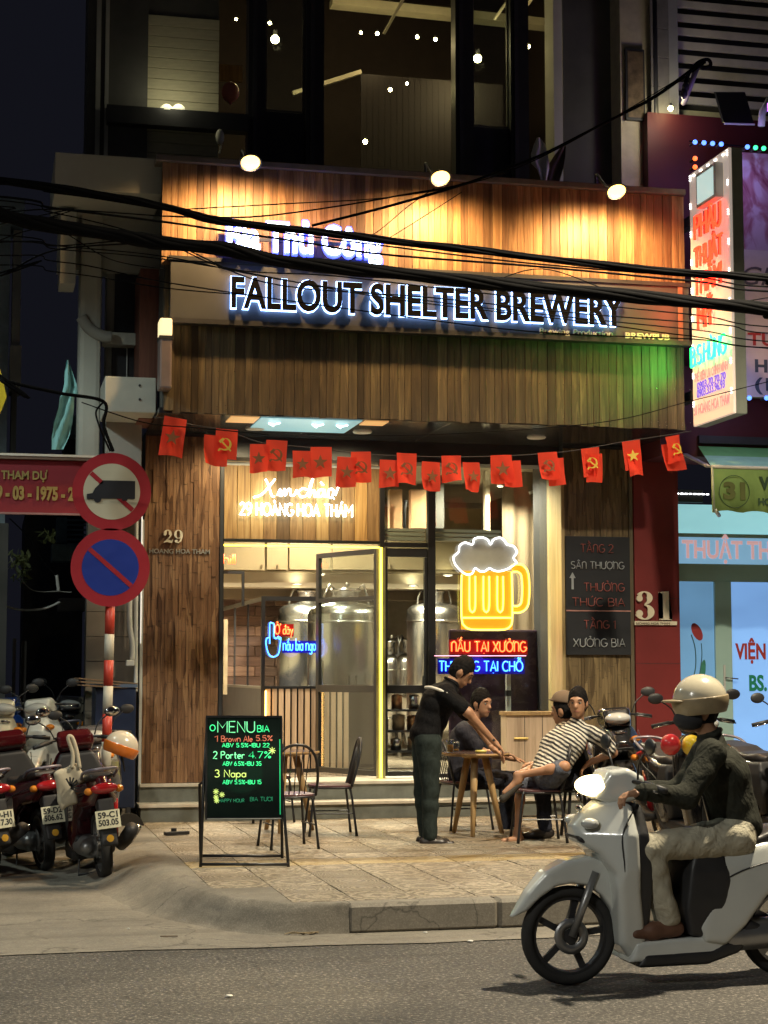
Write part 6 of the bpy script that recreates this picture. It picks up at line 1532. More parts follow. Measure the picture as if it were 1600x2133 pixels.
q0, q1, q2 = at(431, 1703, 13.36), at(586, 1702, 13.32), at(423, 1495, 13.50)
Xb = (q1-q0).normalized(); Ub = (q2-q0); Hb = Ub.length; Wb = (q1-q0).length; Ub.normalize(); Ub = (Ub-Xb*Ub.dot(Xb)).normalized(); Nb = Xb.cross(Ub)
Tb = Matrix.Translation(q0) @ Matrix(((Xb.x, -Nb.x, Ub.x, 0), (Xb.y, -Nb.y, Ub.y, 0), (Xb.z, -Nb.z, Ub.z, 0), (0, 0, 0, 1)))
def bp(u, v, n=.0): return q0+Xb*u*Wb+Ub*v*Hb+Nb*n
BK = mat('black_writing_glass', (.012, .02, .018), .12, 0, .1, bmp=0)
MB().box(0, Wb, 0, .014, 0, Hb).xf(Tb).build('writing_panel', BK, MBd)
fm = MB().box(-.012, Wb+.012, -.006, .02, -.016, 0).box(-.012, Wb+.012, -.006, .02, Hb, Hb+.016).box(-.014, -.001, -.006, .02, 0, Hb).box(Wb+.001, Wb+.014, -.006, .02, 0, Hb).xf(Tb).build('frame', BLACKM, MBd)
MB().box(0, Wb, -.008, -.0065, -.014, -.008).xf(Tb).build('bottom_lip', WHITEP, MBd)
GE = emis('green_led_edge', (.02, .55, .20), .55); MB().box(Wb-.012, Wb-.004, -.002, -.0005, .02, Hb*.78).xf(Tb).build('led_edge', GE, MBd)
MGN = emis('green_marker', (.05, .85, .30), 1.1); MWH = emis('pale_marker', (.22, .92, .42), .95); MRD = emis('red_marker', (.60, .16, .09), .7); MYL = emis('yellow_marker', (.60, .75, .20), .9)
def hand(s, u, v, h, wd, m, r_=.0035, sl=0): 
    return neon('handwriting', s, m, MBd, bp(u, v, .006), Xb, h, wd*Wb, r=r_, updir=Ub, n=5, slant=sl)
hand('MENU', .14, .85, .085, .50, MWH, .0042); hand('BIA', .68, .855, .05, .16, MGN); hand('1', .10, .755, .045, .04, MRD); hand('Brown Ale', .19, .755, .045, .42, MRD); hand('5.5%', .66, .765, .04, .22, MRD)
hand('ABV 5.5%-IBU 22', .20, .70, .03, .64, MGN, .0028); hand('2 Porter', .08, .585, .055, .42, MWH, .004); hand('4.7%', .56, .59, .05, .30, MGN); hand('ABV 6.5%-IBU 35', .21, .515, .03, .52, MGN, .0028)
hand('3 Napa', .10, .40, .055, .42, MYL, .004); hand('ABV 5.5%-IBU 15', .21, .33, .03, .52, MGN, .0028); hand('HAPPY HOUR', .16, .15, .025, .34, emis('faint_green_marker', (.02, .25, .12), .5), .0025); hand('BIA TƯƠI', .58, .16, .03, .3, emis('faint_green_marker', (0,0,0), 1), .0025)
mb = MB()
for (u, v, s_) in ((.12, .255, .028), (.2, .225, .026), (.12, .2, .026), (.13, .165, .026), (.88, .665, .034)):
    for k in range(4):
        a = math.pi*k/4; mb.tube([bp(u, v, .006)+(Xb*math.cos(a)+Ub*math.sin(a))*s_*.8, bp(u, v, .006)-(Xb*math.cos(a)+Ub*math.sin(a))*s_*.8], .003, 5)
stuff(mb.build('doodle_flowers', MYL, MBd))
mb = MB(); mb.tube([bp(.07+.035*math.cos(a), .895+.03*math.sin(a), .006) for a in np.linspace(0, 12, 30)], .0035, 5); mb.build('doodle_logo', MGN, MBd)
nlp = bp(.5, .5, .25); nl(nlp, .35, (.1, 1, .4), .2)

# ------------------------------------------------------------------ black gadget on the pavement
p = gnd(368, 1740, ZP); o = thing('black_bar_gadget', 'low black bar with a short cylinder on the pavement left of the menu stand', 'gadget', p)
MB().cbox(p+Vector((0, 0, .02)), (.24, .05, .03), Matrix.Rotation(R(20), 3, 'Z')).build('bar', BLACKM, o, bevel=.006)
MB().cyl(p+Vector((-.02, .05, 0)), p+Vector((-.02, .05, .06)), .026).build('cylinder', BLACKM, o)
p = gnd(352, 1952, .01); tag(MB().cbox(p+Vector((0, 0, .006)), (.11, .014, .006), Matrix.Rotation(R(-8), 3, 'Z')).build('twig', mat('dry_twig', (.10, .07, .05), .9), bevel=.002), 'short dark twig lying in the concrete gutter', 'twig')
p = gnd(1182//1, 1941, .01); 
for k, (px, py, s_, lab) in enumerate(((886, 1942, .012, 'tiny pale stone at the foot of the kerb'), (477, 2074, .016, 'small pale scrap on the asphalt in the foreground'), (980, 1960, .016, 'flat pale scrap along the asphalt edge'), (268, 1934, .008, 'tiny pale speck on the concrete near the ramp'))):
    p = gnd(px, py, .01); tag(MB().ball(p, (s_*1.3, s_, s_*.4), 8).build('litter', WHITEP, smooth=True), lab, 'litter')
# leaf debris by the kerb end
p = gnd(625, 1946, .012); mb = MB()
for k in range(5): mb.tube(crom([p+Vector((-.1+.04*k, rng.uniform(-.02, .02), .004)), p+Vector((-.04+.04*k, rng.uniform(-.03, .03), .012)), p+Vector((.03+.03*k, rng.uniform(-.02, .02), .004))], 4), .003, 5)
stuff(mb.build('dry_leaves', mat('dry_leaf', (.22, .17, .10), .9)))

# ------------------------------------------------------------------ wood counter outside the window
yk2 = 17.62; a, b = at(1052, 1600, yk2), at(1162, 1482, yk2)
o = thing('wooden_counter', 'pale wooden counter standing against the window behind the striped man', 'counter', ((a.x+b.x)/2, 17.75, ZF))
MB().box(a.x+.02, b.x, yk2, 17.83, ZF, b.z-.04).build('cabinet', WOODSLAT, o, bevel=.004); MB().box(a.x, b.x+.01, yk2-.03, 17.83, b.z-.038, b.z).build('worktop', WOODTABLE, o, bevel=.004)
for k in (1, 2): MB().box(a.x+.02+(b.x-a.x)*k/3, a.x+.026+(b.x-a.x)*k/3, yk2-.003, yk2-.0005, ZF+.02, b.z-.05).build('joint', DARKM, o)
MB().tube([(a.x+.1, yk2-.02, b.z-.28), (a.x+.25, yk2-.02, b.z-.28)], .012, 8).build('pull', mat('yellow_brass', (.6, .45, .15), .3, .7), o)

# ------------------------------------------------------------------ scooters
PAINTS = {'maroon': ((.055, .004, .006), .16), 'white': ((.58, .60, .57), .25), 'cream': ((.50, .47, .36), .3), 'blue': ((.006, .03, .17), .12), 'black': ((.015, .015, .017), .2), 'grey': ((.10, .10, .11), .25)}
def paint(k):
    c, r_ = PAINTS[k]; return mat('paint_'+k, c, r_, 0, .06, 2, .0, coat=.8)
RUB = mat('tyre_rubber', (.022, .021, .020), .85, 0, .25, 20, .1); PLA = mat('black_plastic', (.022, .022, .024), .5, 0, .15, 10, .05); VIN = mat('black_vinyl_seat', (.030, .026, .026), .42, 0, .2, 12, .1)
CHR = mat('chrome', (.6, .6, .6), .12, 1, .05, bmp=0); ALU = mat('cast_aluminium', (.30, .30, .30), .4, .8, .15); TLR = mat('red_tail_lens', (.35, .012, .015), .12, 0, .1, bmp=0, coat=1)
ORL = mat('orange_lens', (.6, .2, .02), .15, 0, .05, bmp=0); PLT_ = mat('licence_plate_white', (.62, .60, .44), .5, 0, .08, 8, .02); CLR = mat('clear_headlight_lens', (.45, .46, .45), .08, 0, .05, bmp=0, coat=1)
def lin(x, a, b, u, v): return u+(v-u)*np.clip((x-a)/(b-a), 0, 1)
def make_scooter(colour, label, loc, h=.013, plate='59-T1\n503.05', lit=False):
    o = thing('scooter', label, 'scooter', (0, 0, 0)); P = paint(colour)
    def wheel(x, nm):
        r_ = .262; w_ = thing_part(nm, o, (x, 0, r_))
        prof = [(.205, -.035), (.225, -.044), (.245, -.042), (.258, -.022), (.262, 0), (.258, .022), (.245, .042), (.225, .044), (.205, .035), (.205, -.035)]
        MB().lathe(prof, (x, 0, r_), 48, 'y').build('tyre', RUB, w_, smooth=True)
        rm = MB().lathe([(.207, -.03), (.19, -.03), (.182, 0), (.19, .03), (.207, .03), (.207, -.03)], (x, 0, r_), 48, 'y')
        for k in range(5):
            a = 2*math.pi*k/5+.5; rm.beam((x+.03*math.cos(a), 0, r_+.03*math.sin(a)), (x+.19*math.cos(a), 0, r_+.19*math.sin(a)), .034, .022, (0, 1, 0))
        rm.cyl((x, -.045, r_), (x, .045, r_), .042, n=20); rm.build('rim', PLA if nm == 'front_wheel' else ALU, w_)
        MB().lathe([(.045, .046), (.095, .046), (.095, .05), (.045, .05), (.045, .046)], (x, 0, r_), 32, 'y').build('brake_disc', ALU, w_, smooth=True)
    wheel(.63, 'front_wheel'); wheel(-.62, 'rear_wheel')
    # front fender
    arcp = [(.63+.315*math.cos(R(a)), .262+.325*math.sin(R(a))) for a in range(20, 171, 15)]+[(.63+.275*math.cos(R(a)), .262+.275*math.sin(R(a))) for a in range(170, 19, -15)]
    arcp = [(.63+.33, .36), (.87, .50), (.78, .60), (.66, .66), (.52, .68), (.42, .64), (.38, .50), (.36, .34), (.385, .33), (.41, .40), (.46, .47), (.54, .525), (.63, .54), (.72, .525), (.80, .47), (.87, .40)]
    blob('front_fender', sd_prof(arcp, .075, .02, lambda x, z: lin(x, .75, .97, .078, .035)), (.30, -.11, .28), (1.0, .11, .72), h, P, o)
    sh = [(.40, .99), (.47, .97), (.56, .91), (.62, .84), (.60, .76), (.50, .70), (.43, .60), (.405, .40), (.385, .22), (.33, .15), (.26, .16), (.24, .24), (.285, .50), (.30, .75), (.31, .95)]
    blob('front_shield', sd_prof(sh, .2, .035, lambda x, z: np.minimum(lin(z, .15, .62, .13, .235), lin(x, .38, .64, .235, .07))-lin(z, .8, .99, 0, .10)), (.2, -.26, .1), (.68, .26, 1.03), h, P, o)
    blob('nose_grille', sd_prof([(.47, .70), (.60, .765), (.615, .80), (.50, .745)], .11, .012), (.44, -.14, .66), (.66, .14, .83), h, PLA, o)
    cw = [(.30, .97), (.42, .955), (.495, .985), (.475, 1.07), (.43, 1.135), (.33, 1.15), (.24, 1.10), (.24, 1.02)]
    blob('handlebar_cowl', sd_prof(cw, .13, .035, lambda x, z: lin(x, .25, .54, .16, .105)), (.18, -.2, .92), (.58, .2, 1.2), h, P, o)
    blob('headlight', smin([sd_ell((.475, 0, 1.05), (.105, .120, .058))], .01), (.38, -.15, .95), (.62, .15, 1.15), h*.9, emis('lit_headlight', (1, .80, .45), 26) if lit else CLR, o)
    for s in (-1, 1): blob('indicator', sd_ell((.55, s*.135, .86), (.05, .045, .03)), (.46, s*.135-.07, .8), (.63, s*.135+.07, .92), h*.8, ORL, o)
    fl_ = [(.34, .13), (.30, .23), (.18, .245), (-.06, .25), (-.14, .30), (-.22, .24), (-.18, .14), (0, .12)]
    blob('floorboard', sd_prof(fl_, .16, .02), (-.26, -.2, .08), (.38, .2, .34), h, P if lit or colour == 'white' else PLA, o)
    rb = [(-.04, .30), (-.09, .42), (-.10, .60), (-.07, .70), (-.28, .72), (-.60, .77), (-.92, .83), (-1.0, .77), (-.98, .70), (-.86, .60), (-.62, .56), (-.45, .46), (-.32, .30), (-.2, .20), (-.08, .22)]
    blob('rear_body', sd_prof(rb, .15, .04, lambda x, z: lin(x, -1.0, -.45, .085, .185)-lin(z, .62, .8, 0, .045)), (-1.06, -.24, .14), (.02, .24, .9), h, P, o)
    blob('inner_shield', sd_prof([(.30, .24), (.225, .26), (.215, .5), (.235, .75), (.255, .95), (.30, .97), (.33, .6)], .19, .02, lambda x, z: lin(z, .2, .62, .125, .215)-lin(z, .8, .99, 0, .09)), (.16, -.26, .18), (.38, .26, 1.02), h, PLA, o)
    blob('lower_cover', sd_prof([(.30, .10), (.26, .175), (-.12, .185), (-.24, .24), (-.34, .34), (-.42, .30), (-.28, .16), (-.1, .105)], .165, .02), (-.48, -.21, .06), (.36, .21, .38), h, PLA, o)
    for s in (-1, 1):
        MB().tube(crom([(-.10, s*.176, .50), (-.30, s*.186, .60), (-.60, s*.165, .67), (-.93, s*.092, .74)], 5), .0045, 6).build('panel_seam', PLA, o, smooth=True)
        MB().tube(crom([(.33, s*.205, .93), (.40, s*.222, .80), (.39, s*.226, .62), (.36, s*.17, .35)], 5), .004, 6).build('panel_seam', PLA, o, smooth=True)
        MB().tube(crom([(.30, s*.06, 1.08), (.36, s*.12, .98), (.44, s*.08, .80)], 5), .005, 6).build('cable', PLA, o, smooth=True)
    blob('center_cover', sd_prof([(.0, .26), (.03, .40), (.0, .62), (-.03, .705), (-.20, .70), (-.235, .55), (-.19, .38), (-.26, .23)], .187, .02, lambda x, z: lin(z, .2, .45, .165, .190)-lin(z, .6, .72, 0, .02)), (-.32, -.22, .18), (.08, .22, .74), h, PLA, o)
    MB().ball((.565, 0, .93), (.012, .05, .018), 12).build('badge', CHR, o, smooth=True)
    st = [(-.05, .69), (-.04, .745), (-.12, .775), (-.30, .765), (-.42, .775), (-.52, .815), (-.80, .85), (-.90, .85), (-.92, .81), (-.6, .76), (-.3, .70)]
    blob('seat', sd_prof(st, .14, .03, lambda x, z: lin(x, -.9, -.3, .10, .15)-lin(x, -.15, -.02, 0, .05)), (-.98, -.2, .64), (.02, .2, .9), h, VIN, o)
    MB().tube(crom([(-.70, .13, .80), (-.86, .135, .86), (-1.0, .09, .885), (-1.03, 0, .89), (-1.0, -.09, .885), (-.86, -.135, .86), (-.70, -.13, .80)], 5), .013, 8).build('grab_rail', mat('grey_grab_rail', (.22, .20, .24), .35, .4), o, smooth=True)
    blob('tail_light', sd_ell((-.975, 0, .735), (.05, .11, .045)), (-1.06, -.14, .66), (-.9, .14, .81), h*.9, TLR, o)
    for s in (-1, 1): blob('rear_indicator', sd_ell((-.95, s*.12, .72), (.045, .035, .03)), (-1.02, s*.12-.06, .66), (-.88, s*.12+.06, .78), h*.8, ORL, o)
    blob('rear_fender', sd_prof([(-.86, .62), (-.98, .66), (-1.0, .55), (-1.02, .38), (-1.04, .30), (-1.01, .29), (-.97, .40), (-.93, .54), (-.84, .58)], .065, .012), (-1.08, -.1, .25), (-.8, .1, .7), h, PLA, o)
    Mp = Matrix.Translation((-1.035, 0, .50)) @ Matrix.Rotation(R(10), 4, 'Y')
    pl = MB().cbox((0, 0, 0), (.004, .19, .14)).xf(Mp).build('licence_plate', PLT_, o, bevel=.002)
    for i, s in enumerate(plate.split('\n')):
        q = Mp @ Vector((-.0035, .078, .012-.058*i)); dirx = Vector((0, -1, 0)); up_ = (Mp.to_3x3() @ Vector((0, 0, 1)))
        text_on('plate_text', s, mat('plate_black', (.02, .02, .02), .6, bmp=0), pl, q, dirx, .045, .155, updir=up_, depth=.002, offset=.03)
    MB().lathe([(0, 0), (.028, 0), (.028, .008), (0, .01)], (0, 0, 0), 16, 'x').xf(Matrix.Translation((-1.055, 0, .355)) @ Matrix.Rotation(math.pi, 4, 'Z')).build('reflector', mat('amber_reflector', (.7, .38, .04), .2, bmp=0), o)
    for s in (-1, 1): MB().cyl((.63, s*.062, .262), (.50, s*.075, .60), .021, n=10).build('fork_leg', ALU, o, smooth=True)
    MB().tube([(-.42, -.15, .25), (-.55, -.17, .24), (-.72, -.18, .30), (-.98, -.185, .40)], [.03, .05, .058, .052], 14).build('exhaust', PLA, o, smooth=True)
    MB().tube([(-.60, -.235, .27), (-.95, -.24, .40)], [.03, .028], 8).build('heat_shield', CHR, o, smooth=True)
    blob('engine', smin([sd_box((-.42, .03, .25), (.2, .1, .08), .03), sd_cap((-.25, .1, .24), (-.62, .12, .262), .075, .06)], .03), (-.75, -.12, .13), (-.15, .22, .38), h*1.2, ALU, o)
    MB().tube([(-.62, -.11, .27), (-.70, -.12, .62)], .028, 10).build('shock_absorber', TLR, o, smooth=True)
    MB().tube([(-.2, .12, .15), (-.26, .15, .01), (-.3, -.15, .01), (-.22, -.12, .15)], .011, 6).build('stand', PLA, o)
    hb = MB().tube(crom([(.22, .34, 1.045), (.27, .22, 1.07), (.33, .08, 1.08), (.33, -.08, 1.08), (.27, -.22, 1.07), (.22, -.34, 1.045)], 4), .011, 8).build('handlebar', BLACKM, o, smooth=True)
    for s in (-1, 1):
        MB().tube([(.265, s*.22, 1.068), (.21, s*.36, 1.04)], .018, 10).build('grip', PLA, hb, smooth=True)
        MB().tube([(.29, s*.19, 1.06), (.29, s*.28, 1.05), (.255, s*.36, 1.03)], .006, 6).build('brake_lever', CHR, hb, smooth=True)
        m_ = MB().tube(crom([(.29, s*.17, 1.09), (.30, s*.21, 1.18), (.29, s*.30, 1.25)], 4), .006, 6); m_.build('mirror_stem', BLACKM, hb, smooth=True)
        MB().ball((.285, s*.335, 1.27), (.018, .068, .045), 16).build('mirror', PLA, hb, smooth=True)
        MB().ball((.275, s*.335, 1.27), (.012, .060, .038), 16).build('mirror_glass', CHR, hb, smooth=True)
    return o
def thing_part(name, parent, loc):
    o = bpy.data.objects.new(name, None); COL.objects.link(o); o.parent = parent; o.location = Vector(loc)-org(parent); ORG[o.name] = Vector(loc); return o
SC = make_scooter('maroon', 'x', None)
def scooter_copy(src, colour, label, plate=None):
    c = dup(src); c['label'] = label; P = paint(colour)
    def walk(o):
        for ch in kids(o):
            if ch.type == 'MESH' and ch.data.materials and ch.data.materials[0].name.startswith('paint_'):
                ch.material_slots[0].link = 'OBJECT'; ch.material_slots[0].material = P
            walk(ch)
    walk(c); return c
def put(o, p, hd, lean=0, z=None):   # hd: heading, degrees from +x
    o.location = (p[0], p[1], p[2] if z is None else z); o.rotation_euler = (R(lean), 0, R(hd)); return o
def rear_at(o, rx, ry, rz, hd, lean=-4):
    return put(o, (rx+.62*math.cos(R(hd)), ry+.62*math.sin(R(hd)), rz), hd, lean)
g = gnd(236, 1832, .03); rear_at(SC, g.x-.06, g.y+.1, .03, 96, -6); SC['label'] = 'maroon scooter parked nearest, its plate and rear wheel facing the road'
s2 = scooter_copy(SC, 'maroon', 'second maroon scooter, just left of the nearest one, with a tote bag hanging from it'); rear_at(s2, .54, 15.0, .0, 103, -6)
s3 = scooter_copy(SC, 'cream', 'cream scooter cut by the left edge, its round headlight turned to the road'); g = gnd(10, 1700, 0); put(s3, (-.02, 17.5, .26), 288, -4)
s4 = scooter_copy(SC, 'blue', 'glossy blue scooter behind the second maroon one'); put(s4, (.36, 18.2, .26), 262, 5)
s5 = scooter_copy(SC, 'black', 'black scooter parked deep on the left with its mirrors above the blue one'); put(s5, (.85, 19.6, .26), 268, -5)
s10 = scooter_copy(SC, 'white', 'white scooter parked on the raised strip between the sign pole and the blue scooter'); put(s10, (.74, 17.7, .26), 255, 6)
s6 = scooter_copy(SC, 'grey', 'dark grey scooter between the sign pole and the wall'); put(s6, (1.12, 16.9, .02), 268, 5)
s6b = scooter_copy(SC, 'black', 'black scooter in the lower left corner of the row, seat towards the road'); rear_at(s6b, .06, 14.6, .0, 112, -5)
s7 = scooter_copy(SC, 'black', 'black scooter facing the road behind the moving rider, with balloons on its handlebar'); gg = at(1472, 1500, 13.3); put(s7, (gg.x, 13.65, ZP), -92, 3)
s8 = scooter_copy(SC, 'black', 'black scooter parked just behind the striped man'); gg = at(1300, 1550, 15.2); put(s8, (gg.x, 15.4, ZP), -100, 4)
s9 = scooter_copy(SC, 'black', 'dark scooter cut by the right edge beside the clinic door'); gg = at(1640, 1600, 13.8); put(s9, (gg.x, 13.9, ZP), -84, 3)
WS = scooter_copy(SC, 'white', 'white scooter driving left along the road with its headlight on')
wg = gnd(1185, 2052, 0); put(WS, (wg.x+.63, wg.y, 0), 180, 0)
def new_plate(o, s):
    pl = next(c for c in kids(o) if c.name.startswith('licence_plate'))
    for c in kids(pl): bpy.data.objects.remove(c)
    Mp = Matrix.Translation((-1.035, 0, .50)) @ Matrix.Rotation(R(10), 4, 'Y')
    for i, t in enumerate(s.split('|')):
        q = Mp @ Vector((-.0035, .078, .012-.058*i)); text_on('plate_text', t, MATS['plate_black'], pl, q, (0, -1, 0), .045, .155, updir=(Mp.to_3x3() @ Vector((0, 0, 1))), depth=.002, offset=.03)
for o_, s_ in ((s2, '59-D2|506.62'), (s6b, '59-H1|417.30'), (SC, '59-C1|503.05'), (WS, '59-X3|128.47'), (s6, '59-P2|220.18')): new_plate(o_, s_)
for ch in kids(WS):
    if ch.name.startswith('stand'): bpy.data.objects.remove(ch); continue
    if ch.name.startswith(('indicator',)): ch.material_slots[0].link = 'OBJECT'; ch.material_slots[0].material = CLR
    if ch.name.startswith('headlight'): ch.material_slots[0].link = 'OBJECT'; ch.material_slots[0].material = emis('lit_headlight_face', (1, .76, .36), 7)
    if ch.name.startswith('floorboard'): ch.material_slots[0].link = 'OBJECT'; ch.material_slots[0].material = paint('white')
l = bpy.data.lights.new('headlight_beam', 'SPOT'); l.energy = 220; l.color = (1, .82, .5); l.spot_size = R(80); l.spot_blend = .8; l.shadow_soft_size = .05
lo = bpy.data.objects.new('headlight_beam', l); COL.objects.link(lo); lo.parent = WS; lo.location = (.60, 0, 1.05); lo.rotation_euler = (R(78), 0, R(-90))
# helmet, tote bag, balloons, cart
def helmet(name, c, label, ma, mb2, tilt=0, s=1.0):
    c = Vector(c); o = thing(name, label, 'helmet', c)
    Rm = Matrix.Rotation(R(tilt), 3, 'Y')
    f_ = ssub(sd_ell((0, 0, 0), (.135*s, .12*s, .125*s)), smin([sd_ell((0.01, 0, -.05), (.115*s, .10*s, .12*s)), sd_box((0, 0, -.2*s), (.3, .3, .13*s), .01)], .01))
    b_ = blob('shell', f_, (-.17, -.16, -.15), (.17, .16, .16), .008, ma, o); b_.rotation_euler = (0, R(tilt), 0)
    f2 = ssub(sd_ell((0, 0, 0), (.143*s, .128*s, .133*s)), smin([sd_ell((0, 0, 0), (.134*s, .119*s, .124*s)), sd_box((0, 0, .155*s), (.3, .3, .14*s), .01), sd_box((0, 0, -.2*s), (.3, .3, .13*s), .01)], .002))
    b2 = blob('stripe', f2, (-.17, -.16, -.1), (.17, .16, .06), .006, mb2, o); b2.rotation_euler = (0, R(tilt), 0)
    MB().tube([c+Vector((0, .09, -.06)), c+Vector((.03, .02, -.2)), c+Vector((0, -.09, -.06))], .006, 6).build('strap', PLA, o)
    return o
hp_ = at(253, 1555, 14.45); helmet('helmet', hp_, 'white and orange helmet hanging on the nearest maroon scooter', mat('white_helmet', (.55, .50, .40), .2, 0, .05, bmp=0, coat=.6), mat('orange_helmet', (.62, .16, .02), .2, 0, .05, bmp=0, coat=.6), 20, 1.05)
bg = thing('tote_bag', 'cream tote bag with a dark leaf print hanging from the second maroon scooter', 'bag', at(145, 1700, 14.0))
Yb = 13.95; prof_ = [(112, 1612), (128, 1602), (160, 1590), (175, 1612), (180, 1622), (160, 1640), (162, 1672), (130, 1688), (122, 1672)]
pts = [at(a, b, Yb) for a, b in prof_]
bgf = sd_prof([(p.x-bg.location.x, p.z-bg.location.z) for p in pts], .045, .03)
blob('bag_body', lambda P_: bgf(P_)+.006*np.sin(P_[..., 0]*40+P_[..., 2]*25), (-.3, -.1, -.1), (.3, .1, .5), .010, mat('cream_canvas', (.48, .43, .32), .9, 0, .08, 20, .1), bg)
MB().tube(crom([at(150, 1600, Yb), at(152, 1570, Yb), at(142, 1538, Yb), at(150, 1536, Yb), at(160, 1565, Yb), at(166, 1600, Yb)], 5), .016, 8).build('handle', mat('cream_canvas', (.5,.4,.3)), bg, smooth=True)
mb = MB()
for k in range(7): 
    a = R(-30+k*25); c = at(147, 1640, Yb-.052); mb.cbox(c+Vector((.035*math.cos(a), 0, .045*math.sin(a))), (.07, .003, .014), Matrix.Rotation(-a, 3, 'Y'))
mb.build('leaf_print', mat('black_print', (.03, .03, .03), .8), bg)
for px, py, c, lab in ((1397, 1551, (.50, .03, .035), 'red balloon on the black scooter behind the rider'), (1441, 1553, (.62, .45, .03), 'yellow balloon partly hidden by the rider')):
    p = at(px, py, 13.15); tag(MB().ball(p, (.083, .083, .088), 24).build('balloon', mat('latex_%d' % px, c, .15, 0, .03, bmp=0, coat=.5), smooth=True), lab, 'balloon')
ct = thing('blue_cart', 'blue vendor cart with brown boards on top, behind the sign pole', 'cart', at(245, 1650, 17.1))
a, b = at(196, 1650, 17.0), at(284, 1432, 17.0)
MB().box(a.x, b.x, 17.0, 17.6, .35, b.z).build('body', mat('navy_blue_paint', (.014, .024, .06), .35, 0, .2), ct, bevel=.015); MB().box(a.x-.02, b.x+.01, 16.98, 17.62, b.z+.001, b.z+.03).build('top_rim', mat('faded_blue_paint', (.10, .14, .22), .5), ct)
for x in (a.x+.06, b.x-.06): MB().lathe([(0, -.02), (.15, -.02), (.15, .02), (0, .02)], (x, 16.95, .16), 20, 'y').build('wheel', RUB, ct); MB().box(x-.02, x+.02, 17.0, 17.04, .16, .36).build('leg', DARKM, ct)
for k in range(3): MB().beam(at(160+k*3, 1413+k*7, 16.9), at(282, 1424+k*5, 17.1), .12, .012).build('board', mat('brown_cardboard', (.20, .13, .08), .8), ct)
# ------------------------------------------------------------------ people
SKIN = mat('skin_tan', (.36, .19, .11), .5, 0, .08, 10, .05); HAIR = mat('black_hair', (.006, .005, .005), .8, 0, .3, 40, .3, stretch=(1, 1, .2), spec=.15)
EYEW = mat('eye_white', (.36, .33, .30), .2, bmp=0); EYEB = mat('eye_dark', (.02, .012, .01), .15, bmp=0); LIP = mat('lip', (.26, .09, .07), .5, bmp=0)
def V3(a): return np.array(a, float)
def hand_sdf(w, hd, pn, curl, left, s=1.0, r_=.0088):
    # w wrist, hd hand direction, pn palm normal; five separate bent fingers
    hd = Vector(hd).normalized(); pn = Vector(pn); pn = (pn-hd*pn.dot(hd)).normalized(); sd = hd.cross(pn)*(1 if left else -1); w = Vector(w); F = []
    M_ = Matrix((sd, hd, pn)).transposed()
    F.append(sd_ell(w+hd*.045*s, (.040*s, .052*s, .017*s), M_)); F.append(sd_cap(w-hd*.03, w+hd*.02*s, .026*s, .026*s))
    palm = smin(F, .012); fg = []
    for k, (off, L) in enumerate(((-.030, .072), (-.010, .082), (.010, .077), (.029, .060))):
        b = w+hd*.082*s+sd*off*s; d = hd.copy(); ax = sd; q = b; 
        for j, seg in enumerate((.42, .32, .26)):
            ang = curl*(.6+.5*j); d = (Matrix.Rotation(ang*(1 if left else -1)*1.0, 3, ax) @ d) if False else (d*math.cos(ang)+pn*math.sin(ang)).normalized()
            e = q+d*L*seg*s*1.05; fg.append(sd_cap(q, e, r_*s*(1-.08*j), r_*s*(.92-.08*j))); q = e
    t0_ = w+hd*.03*s-sd*.034*s; t1_ = t0_+(hd*.6-sd*.7+pn*.2).normalized()*.035*s; t2_ = t1_+(hd*.9-sd*.2+pn*.3).normalized()*.03*s
    fg += [sd_cap(t0_, t1_, .0115*s, .010*s), sd_cap(t1_, t2_, .010*s, .0085*s)]
    return smin([palm]+fg, .006), w+hd*.07*s
